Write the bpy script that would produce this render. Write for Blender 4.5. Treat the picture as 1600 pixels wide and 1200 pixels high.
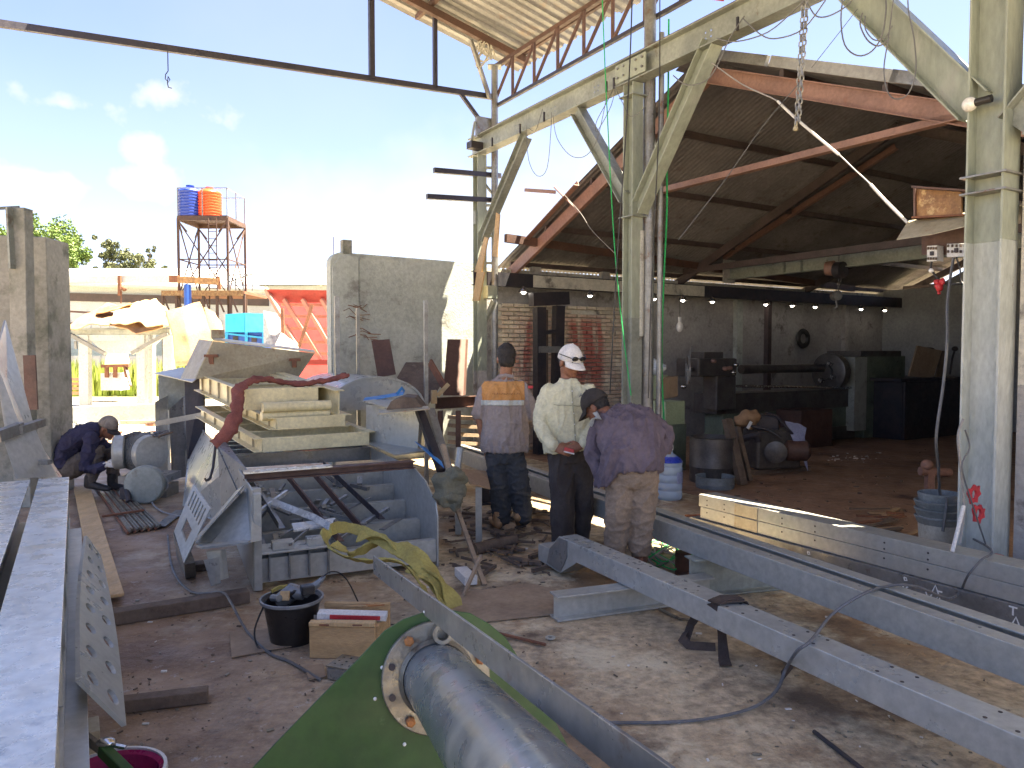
import bpy, bmesh, math, random
import numpy as np
from mathutils import Vector, Matrix, noise
from mathutils.geometry import tessellate_polygon
random.seed(7)
V = lambda *a: Vector(a if len(a) > 1 else a[0])
for o in list(bpy.data.objects): bpy.data.objects.remove(o)
sc = bpy.context.scene
COL = sc.collection
# ------------------------------------------------------------------ camera
FPX = 1170.0; CZ = 1.57; PIT = math.atan(49 / FPX)
cam_d = bpy.data.cameras.new('camera'); cam = bpy.data.objects.new('camera', cam_d); COL.objects.link(cam)
cam_d.sensor_width = 36; cam_d.lens = 36 * FPX / 1600; cam_d.clip_end = 900; cam_d.clip_start = .05
cam.location = (0, 0, CZ); cam.rotation_euler = (math.pi / 2 - PIT, 0, 0)
sc.camera = cam
sc.render.resolution_x = 1024; sc.render.resolution_y = 768
# ------------------------------------------------------------------ light
SUNV = Vector((.368 * .853 + .22 * .521, .368 * .521 - .22 * .853, 1.0)).normalized()
SEL = math.asin(SUNV.z); SAZ = math.atan2(SUNV.x, SUNV.y)
sd = bpy.data.lights.new('sun', 'SUN'); sd.energy = 5.0; sd.angle = math.radians(.5); sd.color = (1, .87, .66)
so = bpy.data.objects.new('sun', sd); COL.objects.link(so)
so.rotation_euler = SUNV.to_track_quat('Z', 'Y').to_euler()
sc.view_settings.view_transform = 'Standard'; sc.view_settings.look = 'None'
sc.view_settings.gamma = 1; sc.view_settings.use_curve_mapping = False
sc.view_settings.exposure = 3.15
sc.cycles.max_bounces = 12; sc.cycles.diffuse_bounces = 7
COSP, SINP = math.cos(PIT), math.sin(PIT)
CAM = Vector((0, 0, CZ))
def ray(px, py):
    dx = (px - 800) / FPX; dz = (600 - py) / FPX
    return Vector((dx, COSP + dz * SINP, -SINP + dz * COSP))
w = bpy.data.worlds.new('World'); sc.world = w; w.use_nodes = True
nt = w.node_tree; nt.nodes.clear()
def N(nt, t, **k):
    n = nt.nodes.new(t)
    for a, b in k.items(): setattr(n, a, b)
    return n
def world_sky():
    out = N(nt, 'ShaderNodeOutputWorld'); bg = N(nt, 'ShaderNodeBackground')
    bg.inputs['Strength'].default_value = .044
    sky = N(nt, 'ShaderNodeTexSky', sky_type='NISHITA', sun_disc=False)
    sky.sun_elevation = SEL; sky.sun_rotation = SAZ; sky.dust_density = .25; sky.air_density = 1.0; sky.ozone_density = 1.0
    tc = N(nt, 'ShaderNodeTexCoord')
    nz = N(nt, 'ShaderNodeTexNoise'); nz.inputs['Scale'].default_value = 14; nz.inputs['Detail'].default_value = 6
    nt.links.new(tc.outputs['Generated'], nz.inputs['Vector'])
    prev = None
    clouds = [(100, 162, 68, 26), (265, 148, 62, 36), (232, 238, 34, 26), (60, 285, 55, 26), (262, 282, 62, 28), (700, 330, 330, 95), (1150, 250, 420, 90)]
    for i, (cx, cy, rx, ry) in enumerate(clouds):
        c = ray(cx, cy).normalized()
        sub = N(nt, 'ShaderNodeVectorMath', operation='SUBTRACT'); nt.links.new(tc.outputs['Generated'], sub.inputs[0]); sub.inputs[1].default_value = c
        sc_ = N(nt, 'ShaderNodeVectorMath', operation='MULTIPLY'); nt.links.new(sub.outputs[0], sc_.inputs[0])
        sc_.inputs[1].default_value = (FPX / rx, FPX / rx * .8, FPX / ry)
        ln = N(nt, 'ShaderNodeVectorMath', operation='LENGTH'); nt.links.new(sc_.outputs[0], ln.inputs[0])
        ad = N(nt, 'ShaderNodeMath', operation='MULTIPLY_ADD'); nt.links.new(nz.outputs['Fac'], ad.inputs[0]); ad.inputs[1].default_value = 3.6 if i < 5 else 1.2
        nt.links.new(ln.outputs['Value'], ad.inputs[2])
        mr = N(nt, 'ShaderNodeMapRange', interpolation_type='SMOOTHSTEP')
        nt.links.new(ad.outputs[0], mr.inputs['Value'])
        lo, hi, amt = (2.2, 2.8, .7) if i < 5 else (.5, 2.1, .75)
        mr.inputs['From Min'].default_value = lo; mr.inputs['From Max'].default_value = hi
        mr.inputs['To Min'].default_value = amt; mr.inputs['To Max'].default_value = 0
        if prev is None: prev = mr.outputs[0]
        else:
            mx = N(nt, 'ShaderNodeMath', operation='MAXIMUM'); nt.links.new(prev, mx.inputs[0]); nt.links.new(mr.outputs[0], mx.inputs[1]); prev = mx.outputs[0]
    # thin veil over the whole sky
    nz2 = N(nt, 'ShaderNodeTexNoise'); nz2.inputs['Scale'].default_value = 2.2; nz2.inputs['Detail'].default_value = 5
    nt.links.new(tc.outputs['Generated'], nz2.inputs['Vector'])
    m2 = N(nt, 'ShaderNodeMapRange'); nt.links.new(nz2.outputs['Fac'], m2.inputs['Value'])
    m2.inputs['From Min'].default_value = .3; m2.inputs['From Max'].default_value = .75; m2.inputs['To Min'].default_value = .0; m2.inputs['To Max'].default_value = .22
    mx = N(nt, 'ShaderNodeMath', operation='MAXIMUM'); nt.links.new(prev, mx.inputs[0]); nt.links.new(m2.outputs[0], mx.inputs[1])
    mix = N(nt, 'ShaderNodeMix', data_type='RGBA')
    nt.links.new(mx.outputs[0], mix.inputs['Factor']); tn = N(nt, 'ShaderNodeVectorMath', operation='MULTIPLY'); nt.links.new(sky.outputs[0], tn.inputs[0]); tn.inputs[1].default_value = (.86, .76, .87); nt.links.new(tn.outputs[0], mix.inputs['A'])
    mix.inputs['B'].default_value = (3.0, 3.05, 3.05, 1)
    nt.links.new(mix.outputs['Result'], bg.inputs['Color']); nt.links.new(bg.outputs[0], out.inputs[0])
world_sky()
# ------------------------------------------------------------------ pixel -> place calculators
def P(px, py, Y):
    r = ray(px, py); k = Y / r.y; return CAM + r * k
def G(px, py, z=0.0):
    r = ray(px, py); return CAM + r * ((z - CZ) / r.z)
def PV(px, py, o, n):
    r = ray(px, py); return CAM + r * (n.dot(o - CAM) / n.dot(r))
D = Vector((-.521, .853, 0)).normalized(); NN = Vector((D.y, -D.x, 0))
B0 = G(1530, 905)
B0.z = 0
def R(s, t, z=0): return B0 + D * s + NN * t + Vector((0, 0, z))
def RP(px, py, t=0): return PV(px, py, R(0, t), NN)
def SP(px, py, s): return PV(px, py, R(s, 0), D)
def st(p):
    q = p - B0; return q.dot(D), q.dot(NN)
UP = Vector((0, 0, 1))
# ------------------------------------------------------------------ mesh builder
WL = {}
class MB:
    def __init__(s): s.v = []; s.f = []
    def add(s, vs, fs):
        o = len(s.v); s.v += [Vector(x) for x in vs]; s.f += [tuple(i + o for i in f) for f in fs]; return s
    def frame(s, p0, p1, up):
        t = (p1 - p0).normalized(); r = t.cross(up)
        if r.length < 1e-4: r = t.cross(Vector((1, 0, 0)))
        r.normalize(); u = r.cross(t).normalized(); return t, r, u
    def ext(s, prof, p0, p1, up=UP):
        p0 = Vector(p0); p1 = Vector(p1); t, r, u = s.frame(p0, p1, up); n = len(prof)
        vs = [p0 + r * a + u * b for a, b in prof] + [p1 + r * a + u * b for a, b in prof]
        fs = [(i, (i + 1) % n, n + (i + 1) % n, n + i) for i in range(n)]
        fs += [tuple(range(n))[::-1], tuple(range(n, 2 * n))]
        return s.add(vs, fs)
    def bar(s, p0, p1, w, h, up=UP):
        a, b = w / 2, h / 2
        return s.ext([(-a, -b), (a, -b), (a, b), (-a, b)], p0, p1, up)
    def ibeam(s, p0, p1, h, w, t=.01, up=UP, tf=None):
        tf = tf or t * 1.3; a, b, c = w / 2, h / 2, t / 2
        return s.ext([(-a, -b), (a, -b), (a, -b + tf), (c, -b + tf), (c, b - tf), (a, b - tf), (a, b), (-a, b), (-a, b - tf), (-c, b - tf), (-c, -b + tf), (-a, -b + tf)], p0, p1, up)
    def chan(s, p0, p1, h, w, t=.008, up=UP, flip=1):
        b = h / 2; f = flip
        return s.ext([(0, -b), (f * w, -b), (f * w, -b + t), (f * t, -b + t), (f * t, b - t), (f * w, b - t), (f * w, b), (0, b)], p0, p1, up)
    def angle(s, p0, p1, w, t=.006, up=UP, flip=1):
        f = flip
        return s.ext([(0, 0), (f * w, 0), (f * w, t), (f * t, t), (f * t, w), (0, w)], p0, p1, up)
    def box(s, c, size, rz=0.0, M=None):
        a, b, h = [x / 2 for x in size]; M = M or Matrix.Rotation(rz, 3, 'Z'); c = Vector(c)
        vs = [c + M @ Vector((x * a, y * b, z * h)) for x in (-1, 1) for y in (-1, 1) for z in (-1, 1)]
        return s.add(vs, [(0, 1, 3, 2), (4, 6, 7, 5), (0, 4, 5, 1), (2, 3, 7, 6), (0, 2, 6, 4), (1, 5, 7, 3)])
    def tube(s, pts, r, seg=8, ell=None, cap=True, ref=None):
        pts = [Vector(p) for p in pts]; n = len(pts); rs = r if isinstance(r, (list, tuple)) else [r] * n
        prev = ref; base = len(s.v); vs = []
        for i, p in enumerate(pts):
            a = pts[max(0, i - 1)]; b = pts[min(n - 1, i + 1)]; t = (b - a)
            t = t.normalized() if t.length > 1e-6 else UP.copy()
            if prev is None: prev = Vector((1, 0, 0)) if abs(t.x) < .8 else UP
            u = prev - t * prev.dot(t)
            if u.length < 1e-4: u = t.orthogonal()
            u.normalize(); v = t.cross(u); prev = u
            ri = rs[i]; rx, ry = ri if isinstance(ri, (list, tuple)) else (ri, ri * (ell or 1))
            for k in range(seg):
                an = 2 * math.pi * k / seg
                vs.append(p + u * (math.cos(an) * rx) + v * (math.sin(an) * ry))
        fs = [(i * seg + k, i * seg + (k + 1) % seg, (i + 1) * seg + (k + 1) % seg, (i + 1) * seg + k) for i in range(n - 1) for k in range(seg)]
        if cap: fs += [tuple(range(seg))[::-1], tuple((n - 1) * seg + k for k in range(seg))]
        return s.add(vs, fs)
    def lathe(s, prof, c, axis=UP, seg=24):
        c = Vector(c); ax = Vector(axis).normalized(); u = ax.orthogonal().normalized(); v = ax.cross(u); vs = []; fs = []
        n = len(prof)
        for r, z in prof:
            for k in range(seg):
                an = 2 * math.pi * k / seg; vs.append(c + ax * z + (u * math.cos(an) + v * math.sin(an)) * r)
        for i in range(n - 1):
            for k in range(seg): fs.append((i * seg + k, i * seg + (k + 1) % seg, (i + 1) * seg + (k + 1) % seg, (i + 1) * seg + k))
        fs += [tuple(range(seg))[::-1], tuple((n - 1) * seg + k for k in range(seg))]
        return s.add(vs, fs)
    def shell(s, prof, c, axis=UP, seg=24):
        """closed wall profile revolved (ring section)"""
        c = Vector(c); ax = Vector(axis).normalized(); u = ax.orthogonal().normalized(); v = ax.cross(u); n = len(prof); vs = []
        for r, z in prof:
            for k in range(seg):
                an = 2 * math.pi * k / seg; vs.append(c + ax * z + (u * math.cos(an) + v * math.sin(an)) * r)
        fs = [(i * seg + k, i * seg + (k + 1) % seg, ((i + 1) % n) * seg + (k + 1) % seg, ((i + 1) % n) * seg + k) for i in range(n) for k in range(seg)]
        return s.add(vs, fs)
    def prism(s, poly, vec):
        poly = [Vector(p) for p in poly]; vec = Vector(vec); n = len(poly)
        fs = [(i, (i + 1) % n, n + (i + 1) % n, n + i) for i in range(n)] + [tuple(range(n))[::-1], tuple(range(n, 2 * n))]
        return s.add(poly + [p + vec for p in poly], fs)
    def plate(s, loops, mapf, th):
        """2D outline + holes -> plate with real holes; mapf(u,v,w)->3D"""
        flat = [p for l in loops for p in l]
        tris = tessellate_polygon([[Vector((a, b, 0)) for a, b in l] for l in loops])
        n = len(flat); vs = [mapf(a, b, 0) for a, b in flat] + [mapf(a, b, th) for a, b in flat]
        fs = [tuple(t) for t in tris] + [tuple(i + n for i in t)[::-1] for t in tris]
        o = 0
        for l in loops:
            m = len(l)
            for i in range(m): fs.append((o + i, o + (i + 1) % m, n + o + (i + 1) % m, n + o + i))
            o += m
        return s.add(vs, fs)
    def grid(s, rows, th=0.0, nrm=None):
        a = len(rows); b = len(rows[0]); vs = [Vector(p) for r in rows for p in r]
        fs = [(i * b + j, i * b + j + 1, (i + 1) * b + j + 1, (i + 1) * b + j) for i in range(a - 1) for j in range(b - 1)]
        if th:
            n = len(vs); nr = Vector(nrm) if nrm is not None else UP
            vs2 = [p + nr * th for p in vs]
            fs += [tuple(i + n for i in f)[::-1] for f in fs[:]]
            bd = [j for j in range(b)] + [i * b + b - 1 for i in range(1, a)] + [(a - 1) * b + j for j in range(b - 2, -1, -1)] + [i * b for i in range(a - 2, 0, -1)]
            m = len(bd)
            fs += [(bd[k], bd[(k + 1) % m], bd[(k + 1) % m] + n, bd[k] + n) for k in range(m)]
            vs += vs2
        return s.add(vs, fs)
    def ell(s, c, r, M=None, seg=14, rings=9):
        c = Vector(c); M = M or Matrix.Identity(3); r = r if isinstance(r, (list, tuple)) else (r, r, r)
        vs = [c + M @ Vector((0, 0, r[2]))]
        for i in range(1, rings):
            ph = math.pi * i / rings
            for k in range(seg):
                a = 2 * math.pi * k / seg
                vs.append(c + M @ Vector((r[0] * math.sin(ph) * math.cos(a), r[1] * math.sin(ph) * math.sin(a), r[2] * math.cos(ph))))
        vs.append(c + M @ Vector((0, 0, -r[2]))); L = len(vs) - 1
        fs = [(0, 1 + k, 1 + (k + 1) % seg) for k in range(seg)]
        for i in range(rings - 2):
            for k in range(seg): fs.append((1 + i * seg + k, 1 + (i + 1) * seg + k, 1 + (i + 1) * seg + (k + 1) % seg, 1 + i * seg + (k + 1) % seg))
        b = 1 + (rings - 2) * seg
        fs += [(b + k, L, b + (k + 1) % seg) for k in range(seg)]
        return s.add(vs, fs)
    def strip(s, pts, width, th=.003, wdir=None):
        """flat strap along points"""
        pts = [Vector(p) for p in pts]; n = len(pts); rows = []
        for i, p in enumerate(pts):
            t = (pts[min(n - 1, i + 1)] - pts[max(0, i - 1)]).normalized()
            wd = wdir[i] if isinstance(wdir, list) else (wdir or UP)
            wd = Vector(wd); wd = wd - t * wd.dot(t); wd.normalize()
            nr = t.cross(wd); h = width / 2
            rows.append([p - wd * h - nr * th / 2, p + wd * h - nr * th / 2, p + wd * h + nr * th / 2, p - wd * h + nr * th / 2])
        vs = [q for r in rows for q in r]
        fs = [(i * 4 + k, i * 4 + (k + 1) % 4, (i + 1) * 4 + (k + 1) % 4, (i + 1) * 4 + k) for i in range(n - 1) for k in range(4)]
        fs += [(0, 1, 2, 3), tuple((n - 1) * 4 + k for k in (3, 2, 1, 0))]
        return s.add(vs, fs)
    def build(s, name, m, parent=None, label=None, cat=None, group=None, kind=None, smooth=False, bevel=0, org=None, recalc=True):
        if parent is not None: off = WL[parent.name]
        elif org is not None: off = Vector(org)
        else:
            xs = [p.x for p in s.v]; ys = [p.y for p in s.v]; zs = [p.z for p in s.v]
            off = Vector(((min(xs) + max(xs)) / 2, (min(ys) + max(ys)) / 2, min(zs)))
        me = bpy.data.meshes.new(name); me.from_pydata([tuple(p - off) for p in s.v], [], s.f)
        if recalc:
            bm = bmesh.new(); bm.from_mesh(me); bmesh.ops.recalc_face_normals(bm, faces=bm.faces); bm.to_mesh(me); bm.free()
        me.materials.append(m)
        if smooth:
            me.polygons.foreach_set('use_smooth', [True] * len(me.polygons))
            me.set_sharp_from_angle(angle=math.radians(smooth if smooth is not True else 42))
        o = bpy.data.objects.new(name, me); COL.objects.link(o)
        if parent is not None: o.parent = parent; WL[o.name] = off
        else: o.location = off; WL[o.name] = off
        if bevel:
            b = o.modifiers.new('bevel', 'BEVEL'); b.width = bevel; b.segments = 2; b.limit_method = 'ANGLE'; b.angle_limit = math.radians(40)
        tag(o, label, cat, group, kind); return o
def tag(o, label=None, cat=None, group=None, kind=None):
    if label: o['label'] = label
    if cat: o['category'] = cat
    if group: o['group'] = group
    if kind: o['kind'] = kind
    return o
def thing(name, label, cat, loc, group=None):
    o = bpy.data.objects.new(name, None); COL.objects.link(o); o.location = loc; o.empty_display_size = .2
    WL[o.name] = Vector(loc); return tag(o, label, cat, group)
KIDS = {}
def dup(root, loc=None, rz=None, label=None, group=None):
    r = root.copy(); COL.objects.link(r)
    if loc is not None: r.location = loc
    if rz is not None: r.rotation_euler.z = rz
    if label: r['label'] = label
    if group: r['group'] = group
    for ch in list(root.children):
        c = ch.copy(); COL.objects.link(c); c.parent = r
        for g in list(ch.children):
            d = g.copy(); COL.objects.link(d); d.parent = c
    return r
# ------------------------------------------------------------------ materials
def mk(name, c1, c2=None, scale=4, rough=.6, metal=0.0, bump=.15, bscale=60, spots=None, fine=.12, pos=False, trans=0, spec=.5, rnd=0.0, stretch=None, coat=0, lo=.4, hi=.62, emis=None, rvar=.15, alpha=None, extra=None):
    m = bpy.data.materials.new(name); m.use_nodes = True; t = m.node_tree; L = t.links.new
    b = t.nodes['Principled BSDF']
    if pos: src = N(t, 'ShaderNodeNewGeometry').outputs['Position']
    else: src = N(t, 'ShaderNodeTexCoord').outputs['Object']
    if stretch:
        mp = N(t, 'ShaderNodeMapping'); mp.inputs['Scale'].default_value = stretch; L(src, mp.inputs['Vector']); src2 = mp.outputs[0]
    else: src2 = src
    def noise_(sc_, det=5, v=src2, rg=.6):
        n = N(t, 'ShaderNodeTexNoise'); n.inputs['Scale'].default_value = sc_; n.inputs['Detail'].default_value = det; n.inputs['Roughness'].default_value = rg
        L(v, n.inputs['Vector']); return n.outputs['Fac']
    def mr(v, a, b_, c=0, d=1):
        n = N(t, 'ShaderNodeMapRange'); L(v, n.inputs['Value']); n.inputs['From Min'].default_value = a; n.inputs['From Max'].default_value = b_
        n.inputs['To Min'].default_value = c; n.inputs['To Max'].default_value = d; return n.outputs[0]
    def mix(f, a, b_, bt='MIX'):
        n = N(t, 'ShaderNodeMix', data_type='RGBA', blend_type=bt)
        if isinstance(f, (int, float)): n.inputs['Factor'].default_value = f
        else: L(f, n.inputs['Factor'])
        for k, x in (('A', a), ('B', b_)):
            if isinstance(x, tuple): n.inputs[k].default_value = (*x, 1)
            else: L(x, n.inputs[k])
        return n.outputs['Result']
    c2 = c2 or tuple(x * .75 for x in c1)
    col = mix(mr(noise_(scale), lo, hi), c1, c2)
    if fine:
        f = noise_(scale * 9 + 8, 4)
        g = mr(f, .25, .75, 1 - fine * 1.6, 1 + fine * 1.6)
        cb = N(t, 'ShaderNodeCombineColor'); [L(g, cb.inputs[i]) for i in range(3)]
        col = mix(1.0, col, cb.outputs[0], 'MULTIPLY')
    if rnd:
        oi = N(t, 'ShaderNodeObjectInfo'); g = mr(oi.outputs['Random'], 0, 1, 1 - rnd, 1 + rnd)
        cb = N(t, 'ShaderNodeCombineColor'); [L(g, cb.inputs[i]) for i in range(3)]
        col = mix(1.0, col, cb.outputs[0], 'MULTIPLY')
    if spots:
        for sp in (spots if isinstance(spots, list) else [spots]):
            sc_, a, b_, cc = sp
            col = mix(mr(noise_(sc_, 8, rg=.7), a, b_), col, cc)
    if extra: col = extra(t, src, col, mix, mr, noise_)
    L(col, b.inputs['Base Color'])
    rr = mr(noise_(scale * 3 + 1), .3, .7, max(.05, rough - rvar), min(1, rough + rvar)); L(rr, b.inputs['Roughness'])
    b.inputs['Metallic'].default_value = metal; b.inputs['Specular IOR Level'].default_value = spec
    if trans: b.inputs['Transmission Weight'].default_value = trans
    if coat: b.inputs['Coat Weight'].default_value = coat
    if emis: b.inputs['Emission Color'].default_value = (*emis[0], 1); b.inputs['Emission Strength'].default_value = emis[1]
    if alpha is not None: b.inputs['Alpha'].default_value = alpha
    if bump:
        bp = N(t, 'ShaderNodeBump'); bp.inputs['Strength'].default_value = bump; bp.inputs['Distance'].default_value = .02
        L(noise_(bscale, 6), bp.inputs['Height']); L(bp.outputs[0], b.inputs['Normal'])
    return m
RUST = (.16, .07, .035)
M = {}
M['primer'] = mk('primer_steel', (.43, .435, .40), (.34, .345, .32), 1.8, .36, .25, .01, 30, [(4, .54, .8, (.36, .39, .395)), (9, .73, .8, (.22, .18, .15))], lo=.25, hi=.8, rvar=.06)
M['primer_dk'] = mk('dark_primer_steel', (.22, .222, .215), (.165, .168, .162), 3, .36, .25, .015, 30, [(7, .60, .72, (.12, .07, .05))])
M['primer_blue'] = mk('blue_primer_steel', (.46, .47, .44), (.365, .38, .36), 1.5, .30, .25, 0, 20, [(3, .5, .85, (.47, .50, .50))], lo=.25, hi=.8, rvar=.06)
M['plate_top'] = mk('scuffed_plate', (.56, .565, .53), (.72, .72, .67), 2.4, .28, .3, .02, 30, [(5, .55, .66, (.20, .225, .26)), (9, .62, .72, (.62, .65, .68))])
M['black'] = mk('black_steel', (.03, .03, .038), (.05, .04, .045), 5, .5, .2, .06)
M['green_paint'] = mk('pale_green_paint', (.31, .345, .285), (.245, .275, .23), 1.6, .5, 0, .1, 30, [(3.5, .56, .72, (.34, .35, .31)), (5, .66, .72, RUST), (14, .66, .70, (.12, .08, .05))], stretch=(1, 1, .35))
M['green_white'] = mk('white_base_coat', (.50, .53, .50), (.38, .42, .39), 2.5, .5, 0, .1, 30, [(4, .56, .68, (.32, .34, .31)), (7, .66, .72, RUST)], stretch=(1, 1, .4))
M['grey_green'] = mk('grey_green_steel', (.30, .325, .29), (.20, .22, .20), 2, .5, .1, .1, 30, [(5, .6, .72, (.13, .09, .06))])
M['tube_grey'] = mk('grey_tube_steel', (.28, .29, .29), (.18, .175, .17), 3, .4, .35, .08, 30, [(6, .6, .7, RUST)])
M['brown_red'] = mk('red_oxide_steel', (.115, .06, .045), (.08, .045, .036), 3, .6, .05, .1, 30, [(7, .6, .7, (.10, .05, .035))])
M['salmon'] = mk('salmon_primer', (.29, .165, .13), (.22, .125, .10), 2.5, .55, 0, .06, 30, [(6, .6, .72, (.22, .10, .07))])
M['dark_tube'] = mk('dark_tube', (.035, .035, .055), (.05, .045, .06), 4, .5, .2, .04)
M['roof_canopy'] = mk('zinc_roof_sheet', (.31, .315, .31), (.235, .235, .23), 1.3, .45, .15, .05, 25, [(3, .55, .7, (.30, .24, .19))], rnd=.10)
M['roof_shed'] = mk('weathered_roof_sheet', (.20, .19, .20), (.145, .138, .148), 1.2, .6, .1, .06, 25, [(3, .56, .7, (.10, .075, .07))], rnd=.12)
M['purlin'] = mk('dark_purlin', (.085, .06, .06), (.06, .045, .045), 3, .6)
M['beige'] = mk('cream_paint_steel', (.74, .66, .40), (.64, .56, .33), 2.5, .4, 0, .05, 30, [(9, .62, .72, (.34, .26, .15)), (4, .62, .74, (.66, .63, .50))])
M['beige_dk'] = mk('aged_cream_steel', (.42, .38, .27), (.33, .29, .20), 3, .5, 0, .06, 30, [(7, .58, .7, (.25, .13, .07))])
M['redcloth'] = mk('faded_red_cloth', (.26, .085, .062), (.19, .06, .048), 8, .9, 0, .4, 90)
M['yellow_strap'] = mk('yellow_webbing', (.46, .385, .11), (.35, .29, .085), 7, .85, 0, .5, 220, [(9, .58, .72, (.30, .25, .12))])
M['brown_strap'] = mk('brown_webbing', (.05, .035, .028), (.08, .06, .05), 7, .9, 0, .4, 200)
M['wood'] = mk('pale_wood', (.50, .34, .17), (.40, .26, .12), 3, .65, 0, .25, 40, [(5, .6, .72, (.27, .17, .09))], stretch=(1, 1, 5))
M['wood_lt'] = mk('cut_plank', (.58, .40, .20), (.47, .32, .16), 3, .65, 0, .2, 40, stretch=(3, 1, 1))
M['wood_dk'] = mk('dirty_timber', (.155, .115, .085), (.09, .065, .05), 4, .8, 0, .4, 50, [(4, .58, .7, (.24, .19, .15))])
M['ply'] = mk('dusty_plywood', (.33, .25, .17), (.25, .185, .125), 2.5, .75, 0, .2, 40, [(4, .58, .72, (.17, .115, .075))])
M['board'] = mk('cardboard', (.42, .29, .17), (.33, .22, .13), 3, .8, 0, .15, 30)
M['darkgreen'] = mk('green_painted_plate', (.032, .085, .015), (.026, .068, .012), 1.6, .55, 0, .03, 40, [(10, .66, .74, (.08, .14, .05))])
M['pipe'] = mk('blue_grey_pipe', (.20, .225, .24), (.15, .175, .19), 2.0, .27, .4, .03, 25, [(3.5, .52, .72, (.33, .35, .345)), (16, .69, .74, (.11, .09, .08))])
M['flange'] = mk('bare_flange_steel', (.27, .25, .20), (.18, .165, .13), 7, .4, .5, .15, 60, [(7, .55, .66, (.12, .075, .045)), (12, .62, .7, (.46, .45, .40))])
M['orange_tip'] = mk('rusty_bolt', (.38, .16, .05), (.25, .10, .04), 20, .7)
M['white_dot'] = mk('white_paint_mark', (.82, .84, .82), (.75, .77, .75), 20, .6, bump=0)
M['concrete'] = mk('grey_render', (.44, .475, .44), (.355, .385, .355), 1.1, .85, 0, .35, 35, [(2.2, .56, .68, (.20, .20, .185)), (5, .6, .72, (.40, .40, .37)), (26, .70, .73, (.12, .11, .10))], pos=True)
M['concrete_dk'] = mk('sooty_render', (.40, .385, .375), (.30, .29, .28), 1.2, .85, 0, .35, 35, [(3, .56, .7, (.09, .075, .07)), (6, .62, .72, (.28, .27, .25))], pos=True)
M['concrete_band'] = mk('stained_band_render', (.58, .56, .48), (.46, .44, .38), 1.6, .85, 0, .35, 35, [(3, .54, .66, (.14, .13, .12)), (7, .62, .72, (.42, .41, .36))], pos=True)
M['concrete_grn'] = mk('mossy_old_wall', (.30, .30, .26), (.22, .225, .19), 1.5, .9, 0, .4, 35, [(3, .52, .66, (.13, .14, .11))], pos=True)
M['wall_lt'] = mk('pale_back_wall', (.34, .35, .36), (.27, .28, .29), 1.2, .85, 0, .2, 35, pos=True)
M['white_wall'] = mk('white_sheet_wall', (.50, .53, .56), (.44, .47, .50), 1.2, .7, 0, .05, 20, pos=True)
M['white_roof'] = mk('white_sheet_roof', (.56, .57, .56), (.48, .49, .48), .6, .6, 0, .05, 20, pos=True)
M['lathe_grn'] = mk('machine_green', (.16, .20, .15), (.11, .135, .105), 4, .5, .1, .1, 40, [(8, .6, .7, (.06, .05, .04))])
M['lathe_dk'] = mk('oily_machine_steel', (.12, .112, .105), (.08, .072, .07), 5, .45, .4, .15, 40)
M['lathe_lt'] = mk('grey_machine_cabinet', (.34, .36, .33), (.26, .28, .25), 4, .5, 0, .06, 40, [(8, .6, .7, (.12, .10, .08))])
M['chrome'] = mk('bright_metal', (.6, .6, .6), (.45, .45, .45), 10, .2, .95, 0)
M['skin'] = mk('skin', (.33, .165, .10), (.27, .13, .08), 9, .55, 0, .08, 120)
M['skin_dk'] = mk('tanned_skin', (.26, .115, .065), (.21, .09, .05), 9, .55, 0, .08, 120)
M['hair'] = mk('black_hair', (.018, .015, .014), (.03, .025, .022), 30, .5, 0, .6, 160)
M['jacket'] = mk('mauve_grey_work_jacket', (.33, .285, .27), (.28, .24, .232), 3, .85, 0, .25, 130)
M['orange'] = mk('orange_yoke', (.62, .31, .10), (.53, .26, .085), 5, .8, 0, .2, 130)
M['shirt_dk'] = mk('shirt_shadow_seam', (.38, .385, .28), None, 5, .9)
M['rust_dk'] = mk('dark_rusty_steel', (.10, .055, .04), (.065, .04, .035), 6, .8, 0, .1, 50)
M['reflect'] = mk('grey_reflective_tape', (.52, .55, .53), (.45, .48, .46), 8, .5, .1, .05)
M['jeans'] = mk('dark_slate_jeans', (.040, .045, .052), (.065, .07, .078), 5, .9, 0, .3, 120)
M['shirt'] = mk('pale_green_shirt', (.64, .62, .44), (.56, .545, .385), 4, .85, 0, .25, 120)
M['trouser_bk'] = mk('brown_black_trousers', (.042, .034, .032), (.06, .05, .047), 5, .9, 0, .2, 120)
M['trouser_tan'] = mk('tan_trousers', (.27, .205, .15), (.21, .155, .11), 5, .9, 0, .3, 110)
M['purple'] = mk('faded_purple_jacket', (.145, .115, .14), (.105, .082, .104), 3, .85, 0, .3, 120)
M['navy'] = mk('navy_jacket', (.035, .033, .075), (.025, .024, .055), 4, .85, 0, .3, 120)
M['khaki'] = mk('olive_trousers', (.12, .10, .085), (.09, .075, .065), 5, .9, 0, .25, 120)
M['cap_white'] = mk('white_cap_cloth', (.70, .69, .67), (.62, .61, .60), 8, .8, 0, .15, 150)
M['cap_black'] = mk('black_cap_cloth', (.022, .018, .018), (.035, .03, .028), 8, .85, 0, .3, 120)
M['cap_grey'] = mk('faded_khaki_cap', (.26, .23, .19), (.13, .10, .085), 9, .85, 0, .2, 120)
M['glove'] = mk('white_cotton_glove', (.60, .58, .54), (.46, .44, .41), 16, .9, 0, .3, 160)
M['boot'] = mk('brown_boot_leather', (.12, .05, .03), (.08, .035, .022), 8, .6, 0, .3, 90)
M['boot_tan'] = mk('tan_boot_leather', (.42, .26, .13), (.27, .14, .07), 10, .6, 0, .3, 90)
M['shoe_bk'] = mk('black_shoe', (.02, .018, .018), (.035, .03, .03), 9, .6)
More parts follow.
